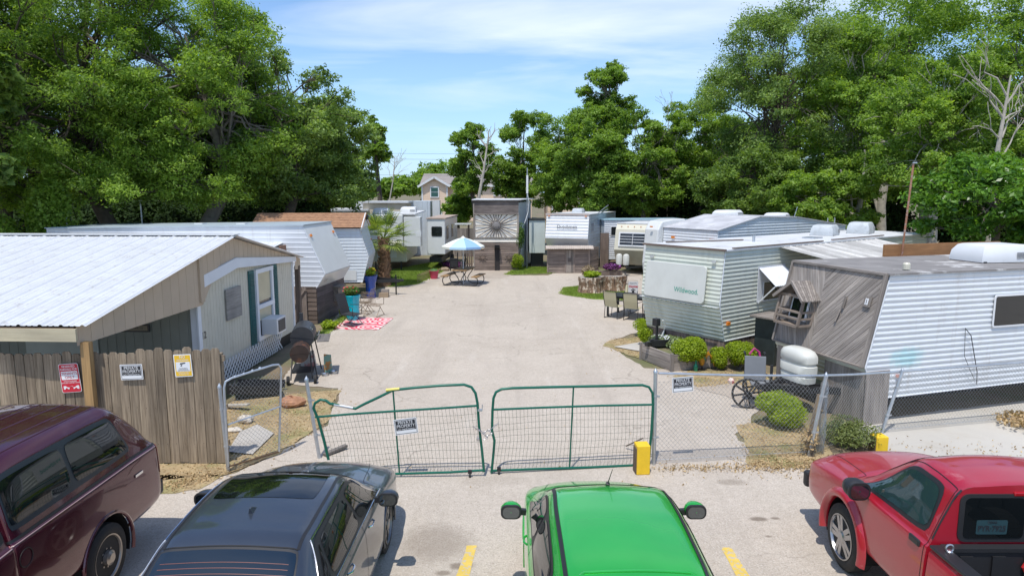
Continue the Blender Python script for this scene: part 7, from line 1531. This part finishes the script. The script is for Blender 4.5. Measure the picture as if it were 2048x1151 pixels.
# ================= houses far behind =================
HS = mat('beige_lap_siding', (.74,.57,.43), .8, var=.04); HR = mat('grey_brown_shingles', (.27,.24,.22), .9, var=.15, vs=2, bump=.3)
def house(label, x, y, w, dp, eave, ridge, gable=None, wins=(), rot=0):
    t = thing('house', label, 'house', (x,y,0), rot); MB().prism([(0,0),(w,0),(w,eave),(0,eave)], (0,.3,0), (1,0,0), (0,0,1), -dp).build('wall_core', HS, t) if False else None
    MB().box((w/2,dp/2+.3,eave/2),(w,dp,eave)).build('wall_core', HS, t); MB().ribs([(0,0),(w,0),(w,eave),(0,eave)], (0,.27,0), (1,0,0), (0,0,1), LAP, .3).build('front_wall', HS, t)
    mb = MB(); o = .5; mb.add([(-o,-.1,eave-.1),(w+o,-.1,eave-.1),(w+o,dp/2+.3,ridge),(-o,dp/2+.3,ridge),(w+o,dp+.7,eave-.1),(-o,dp+.7,eave-.1)], [(0,1,2,3),(3,2,4,5),(0,3,5),(1,4,2)]); rf = mb.build('roof', HR, t)
    MB().box((w/2,-.12,eave-.12),(w+1,.08,.25)).build('fascia', WHITEP, rf)
    if gable:
        gx, gw, gz = gable; mb = MB(); mb.prism([(gx,0),(gx+gw,0),(gx+gw,eave),(gx+gw/2,gz),(gx,eave)], (0,-1.2,0), (1,0,0), (0,0,1), 4); mb.build('gable_wing', HS, t); MB().ribs([(gx,0),(gx+gw,0),(gx+gw,eave),(gx+gw/2,gz),(gx,eave)], (0,-1.24,0), (1,0,0), (0,0,1), LAP, .3).build('gable_wall', HS, t)
        mb = MB(); a = (gx-.5,-1.7,eave-.25); b = (gx+gw/2,-1.7,gz+.12); c = (gx+gw+.5,-1.7,eave-.25); d = [(p[0],4,p[2]) for p in (a,b,c)]; mb.add([a,b,c]+d, [(0,1,4,3),(1,2,5,4)]); mb.build('gable_roof', HR, t); mb = MB(); mb.beam(a,b,.1,.3); mb.beam(b,c,.1,.3)
        for xx in (gx+.1,gx+gw-.1): mb.box((xx,-1.3,eave/2),(.2,.1,eave))
        mb.build('white_trim', WHITEP, t)
    for (wx, wz, ww, wh, yy) in wins:
        wn = MB().box((wx,yy,wz),(ww+.3,.12,wh+.3)).build('window', WHITEP, t); mb = MB(); mb.box((wx,yy-.05,wz+wh*.26),(ww,.06,wh*.46)); mb.box((wx,yy-.05,wz-wh*.26),(ww,.06,wh*.46)); mb.build('pane', mat('green_house_glass', (.05,.12,.11), .15), wn)
    return t
house('beige two-storey house with a white trimmed gable beyond the yard', -13.1, 101, 16, 11, 5.2, 7.0, (0,3.8,6.2), ((1.9,4.2,1.0,1.3,-1.3),(2.2,1.0,1.2,1.4,-1.3),(7,4.5,1.0,1.4,.2),(11,4.5,1.0,1.4,.2)))
house('second beige two-storey house half hidden behind the trees', 5.0, 96, 16, 10, 5.2, 7.8, (.5,3.8,6.5), ((2.4,4.2,1.0,1.4,-1.3),(8,4.2,1.0,1.4,.2)))
# pale structures behind the left trailers
t = thing('metal_shed', 'pale corrugated metal shed glimpsed under the left trees', 'shed', (-19.5,44,0), rad(4)); MB().box((5,2,1.55),(10,4,3.1)).build('wall', ALW2, t); MB().ribs([(0,0),(10,0),(10,3.1),(0,3.1)], (0,-.01,0), (1,0,0), (0,0,1), CORR, .5, PI/2).build('front_wall', ALB, t); MB().box((5,1.9,3.16),(10.4,4.4,.1)).build('roof', ROOFW, t)
t = thing('cream_shed', 'cream panelled shed between the left trees and the palm', 'shed', (-9.9,45,0)); MB().box((1.5,1.5,1.8),(3.0,3,3.6)).build('wall', mat('cream_wall', (.62,.54,.42), .7), t); MB().box((-.1,-.05,1.8),(.5,.2,3.6)).build('white_pillar', WHITEP, t); MB().box((1.5,1.5,3.65),(3.3,3.3,.1)).build('roof', ROOFW, t)
t = thing('blue_white_shed', 'pale blue corrugated shed behind the fifth wheel trailer', 'shed', (-7.2,47,0)); MB().ribs([(0,0),(1.6,0),(1.6,3.7),(0,3.7)], (0,-.02,0), (1,0,0), (0,0,1), CORR, .35, PI/2).build('front_wall', ALB, t); MB().box((.8,1,1.85),(1.6,2,3.7)).build('wall', ALB, t); MB().box((2.0,.3,1.85),(.5,.5,3.8)).build('white_pillar', RVW, t)
t = thing('white_trailer', 'white trailer roof showing through the left trees behind the silver awning', 'travel trailer', (-20.5,36.5,0), rad(3)); MB().box((3,1.2,1.9),(7,2.4,2.2)).build('body', ALW2, t, bevel=.1); MB().box((3,1.2,3.02),(6.9,2.3,.06)).build('roof', MEMW, t); MB().box((3,1.2,.6),(6,2,.3)).build('chassis', DARKM, t)
t = thing('low_white_trailer', 'low white trailer roof peeping over the mobile home ridge', 'travel trailer', (-15.2,26.0,0), rad(2)); MB().box((2.5,1,1.95),(5.5,2.2,1.9)).build('body', ALW2, t, bevel=.08); MB().box((2.5,1,2.93),(5.4,2.1,.05)).build('roof', MEMW, t); MB().box((2.5,1,.7),(4.6,1.9,.5)).build('chassis', DARKM, t)
t = thing('thin_pole', 'thin grey pole standing behind the left trailers', 'pole', (-16.2,30,0)); MB().tube([(0,0,0),(0,0,D(296,378,30).z)], .03, 6).build('pole', GALV, t)
t = thing('utility_pole', 'grey utility pole under the trees at the far left', 'pole', (-19.4,30,0)); MB().tube([(0,0,0),(0,0,D(110,420,30).z)], .1, 8).build('pole', mat('bluegrey_pole', (.2,.24,.26), .7), t)
# overhead wires
t = thing('overhead_wires', 'thin overhead utility wires crossing the sky beyond the yard', 'wires', (0,75,0)); mb = MB()
for z in (8.3,8.9,6.6):
    mb.tube([(-40+k*8,0,z-.6*math.sin(k/10*PI)) for k in range(11)], .012, 3, cap=False)
mb.build('wire', DARKM, t)
# ================= trees =================
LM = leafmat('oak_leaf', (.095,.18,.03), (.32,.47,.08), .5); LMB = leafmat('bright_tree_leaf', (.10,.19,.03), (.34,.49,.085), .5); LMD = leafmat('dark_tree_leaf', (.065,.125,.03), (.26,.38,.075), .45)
LMG = leafmat('grey_green_leaf', (.085,.15,.04), (.33,.46,.13), .46); LMN = leafmat('broad_glossy_leaf', (.05,.13,.015), (.20,.38,.05), .4, .3)
LMX = leafmat('shade_painted_shrub_leaf', (.012,.03,.006), (.045,.085,.018), .2, .9); BK = MATS['bark_dark']; BP = MATS['bark_pale']; BG = MATS['bark_grey']  # LMX: shade under the trees put into the leaf colour
# left mass
treepx('large oak at the far left whose crown fills the upper left corner', 10, 26, -190, 300, 450, LM, BK, 101, n=120000, leaf=.155, nb=100, blob=.18, tr=.3, sub=24, aspect=.3)
treepx('broad oak second from the left edge with a bright feathery crown', 225, 28, -170, 270, 450, LMB, BK, 102, n=130000, leaf=.155, nb=105, blob=.17, tr=.34, sub=24, aspect=.3)
treepx('tall oak in the left group whose trunk forks above the silver roof', 420, 29.5, -60, 215, 445, LM, BG, 103, n=80000, leaf=.17, nb=75, blob=.21, tr=.36, sub=28, aspect=.36)
treepx('live oak in the left group reaching towards the open sky', 560, 33, 55, 175, 445, LMG, BK, 104, n=66000, leaf=.16, nb=76, blob=.2, tr=.3, sub=18, tight=.2)
treepx('drooping live oak at the right edge of the left group over the shingle roof', 665, 37, 175, 115, 440, LMG, BK, 105, n=40000, leaf=.17, nb=56, blob=.24, tr=.22, sub=15, tight=.2)
treepx('slim ragged tree standing alone against the sky right of the left group', 758, 60, 222, 42, 330, LM, BK, 106, n=9000, leaf=.26, nb=20, blob=.33, tr=.22)
for i, (a, b, c, w, z) in enumerate(((90,40,60,180,470),(300,43,120,190,470),(500,46,180,160,460),(640,50,260,110,450),(-60,22,-60,120,450))):
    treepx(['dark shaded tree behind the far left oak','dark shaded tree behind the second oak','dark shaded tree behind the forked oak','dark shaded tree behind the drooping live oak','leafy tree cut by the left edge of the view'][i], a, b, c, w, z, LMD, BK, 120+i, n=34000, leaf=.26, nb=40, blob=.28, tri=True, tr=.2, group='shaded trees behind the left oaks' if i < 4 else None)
bush('small tree with pinkish blossoms at the left edge above the roof', (-17.6,23.2,0), 1.3, 1.3, LMB, 130, 5000, .14, name='flowering_tree', cat='tree', z0=2.6, flower=(mat('pink_petal', (.6,.25,.2), .6), 90, .12))
bush('thin leafy sapling hanging over the white roof at the left', (-16.5,24.5,0), 1.0, 1.7, LMB, 131, 5000, .14, name='sapling', cat='tree', z0=3.6)
# dark understorey
U_ = []
for i in range(7):
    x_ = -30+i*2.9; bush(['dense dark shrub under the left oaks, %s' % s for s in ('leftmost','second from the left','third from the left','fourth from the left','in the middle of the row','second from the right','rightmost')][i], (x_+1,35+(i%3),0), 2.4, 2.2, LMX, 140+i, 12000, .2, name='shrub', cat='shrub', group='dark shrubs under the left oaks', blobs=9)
# far centre
for i, (a, b, c, w) in enumerate(((700,120,345,70),(780,115,350,60),(842,125,330,60),(885,130,318,60),(940,125,330,55))):
    treepx(['far bright tree behind the slim ragged tree','far rounded tree left of the beige house gable','far tree behind the left corner of the beige house','far tree rising behind the beige house roof','far tree behind the middle of the beige house'][i], a, b, c, w, 400, LMB, BK, 160+i, n=9000, leaf=.55, nb=20, blob=.42, tri=True, tr=.25, limbs=False, group='far trees beyond the houses')
treepx('bushy tree left of the sunburst cabin hiding the house corner', 918, 52, 372, 42, 455, LMB, BG, 171, n=16000, leaf=.2, nb=18, blob=.4, tr=.12)
treepx('leafy tree behind the sunburst cabin, left of the pale forked trunk', 948, 50, 235, 58, 400, LM, BG, 172, n=32000, leaf=.19, nb=36, blob=.28, tr=.16)
treepx('leafy tree behind the antenna mast', 1045, 53, 200, 78, 420, LMB, BG, 173, n=42000, leaf=.2, nb=44, blob=.26, tr=.18)
treepx('tallest tree in the middle, rising in a narrow peak against the sky', 1205, 50, 92, 70, 330, LM, BG, 174, n=36000, leaf=.19, nb=46, blob=.27, tr=.26, shape=.5, skirt=False)
treepx('dense round tree below the narrow peak', 1175, 47, 195, 100, 440, LM, BG, 175, n=66000, leaf=.18, nb=62, blob=.24, tr=.2)
treepx('yellow-green tree right of the narrow peak', 1290, 46, 168, 100, 445, LMB, BG, 176, n=60000, leaf=.18, nb=58, blob=.24, tr=.2)
treepx('tree with bare twig tips left of the big right-hand tree', 1400, 48, 135, 110, 445, LMB, BG, 177, n=56000, leaf=.18, nb=56, blob=.24, tr=.2)
treepx('low bright tree behind the plank shed trailer', 1112, 47, 208, 75, 440, LMB, BG, 178, n=32000, leaf=.18, nb=40, blob=.28, tr=.14)
# right mass
treepx('tall airy grey-green tree at the left of the right-hand group', 1548, 40, -40, 170, 420, LMG, BK, 180, n=72000, leaf=.15, nb=95, blob=.18, tr=.2, sub=18, tight=.24)
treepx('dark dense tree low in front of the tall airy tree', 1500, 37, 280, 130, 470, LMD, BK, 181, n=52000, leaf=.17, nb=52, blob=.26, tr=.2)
treepx('bright leafy tree right of the tall airy tree', 1700, 38, 0, 145, 440, LMB, BP, 182, n=70000, leaf=.16, nb=70, blob=.22, tr=.26)
treepx('huge dark green tree behind the upper right corner', 1800, 42, -150, 240, 440, LM, BK, 183, n=105000, leaf=.19, nb=100, blob=.21, tr=.3, limbs=False)
treepx('light green tree with a pale leaning trunk near the right side', 1860, 29, 85, 160, 410, LMB, BP, 184, n=75000, leaf=.14, nb=75, blob=.2, tr=.18, sub=26)
treepx('broad tree cut by the right edge of the view', 2060, 31, -40, 160, 440, LM, BG, 185, n=60000, leaf=.17, nb=60, blob=.24, tr=.3)
treepx('broad-leaved bright tree low at the right edge behind the roof unit', 1985, 22, 265, 190, 500, LMN, BG, 186, n=26000, leaf=.18, nb=50, blob=.24, tr=.12, sub=26, tight=.22)
treepx('shaded low tree over the white humped roof', 1640, 34, 330, 120, 470, LMB, BP, 187, n=36000, leaf=.17, nb=40, blob=.28, tr=.24)
for i, (a, b, c, w) in enumerate(((1450,55,215,120),(1600,54,60,140),(1750,52,0,150),(1920,50,130,140),(2090,46,100,130),(1330,58,300,90),(1230,60,300,80))):
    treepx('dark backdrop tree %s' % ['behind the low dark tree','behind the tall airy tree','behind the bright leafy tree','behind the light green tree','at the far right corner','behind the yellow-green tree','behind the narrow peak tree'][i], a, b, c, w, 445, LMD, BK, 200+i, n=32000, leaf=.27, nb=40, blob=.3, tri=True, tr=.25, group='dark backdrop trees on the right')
for i in range(10):
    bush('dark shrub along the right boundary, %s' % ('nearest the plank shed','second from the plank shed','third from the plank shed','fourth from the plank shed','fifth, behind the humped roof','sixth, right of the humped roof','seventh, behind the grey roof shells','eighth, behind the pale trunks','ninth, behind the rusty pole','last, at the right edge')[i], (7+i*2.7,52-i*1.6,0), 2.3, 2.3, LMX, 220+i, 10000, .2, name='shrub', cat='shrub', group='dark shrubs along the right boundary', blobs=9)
for i, (a, b, tp, th_) in enumerate(((1712,34,400,.16),(1757,34,360,.24),(1842,31,330,.22))):
    p_ = D(a,500,b); t = thing('pale_tree', ['slim pale trunk left of the grey roof shells','thick mottled pale trunk between the grey roof shells','brown leaning trunk left of the rusty pole'][i], 'tree', (p_.x,b,0)); zt = D(a,tp,b).z; mb = MB(); mb.tube([(0,0,-.1),(.1,0,zt*.4),(-.05,0,zt*.75),(.25,.1,zt+1.8)], [th_*1.2,th_,th_*.9,th_*.6], 10); limb(mb, (-.02,0,zt*.6), (-.9,.3,zt+1.5), th_*.4, .04, random.Random(i)); mb.build('trunk', BP if i < 2 else BG, t, smooth=True)
# bare pale forked trunks
def bare(label, a, b, top, seed, spread, r=.12, tilt=0):
    rg = random.Random(seed); p_ = D(a,500,b); zt = D(a,top,b).z; t = thing('bare_tree', label, 'tree', (p_.x,b,0)); mb = MB(); q = [(0,0,-.1),(rg.uniform(-.2,.2),0,zt*.45),(tilt*.5,0,zt*.7),(tilt,0,zt)]; mb.tube(q, [r*1.2,r,r*.7,r*.25], 8)
    for i in range(9):
        f = rg.uniform(.35,.95); c = V3(q[1]).lerp(V3(q[3]), f); s_ = rg.choice((-1,1)); e = c+V3((s_*spread*rg.uniform(.4,1),rg.uniform(-.3,.3),rg.uniform(.4,1.2)*spread)); pts = limb(mb, c, e, r*.35, r*.08, rg, 5, .2, 5)
        for _ in range(3): limb(mb, pts[2].lerp(pts[4], rg.random()), e+V3((rg.uniform(-.6,.6)*spread,0,rg.uniform(-.1,.7)*spread)), r*.12, .012, rg, 3, .2, 4)
    mb.build('branches', BP, t, smooth=True)
bare('pale forked bare trunk rising behind the sunburst cabin', 958, 44, 258, 301, .75, .11, .7)
bare('pale bare branches among the leaves at the upper right', 1965, 25, 150, 302, 1.3, .11, .4)
bare('bare twiggy tree top above the yellow-green tree', 1335, 48, 200, 303, .7, .045, -.3); bare('grey bare sapling right of the slim ragged tree', 785, 70, 310, 304, 1.4, .08, .5)
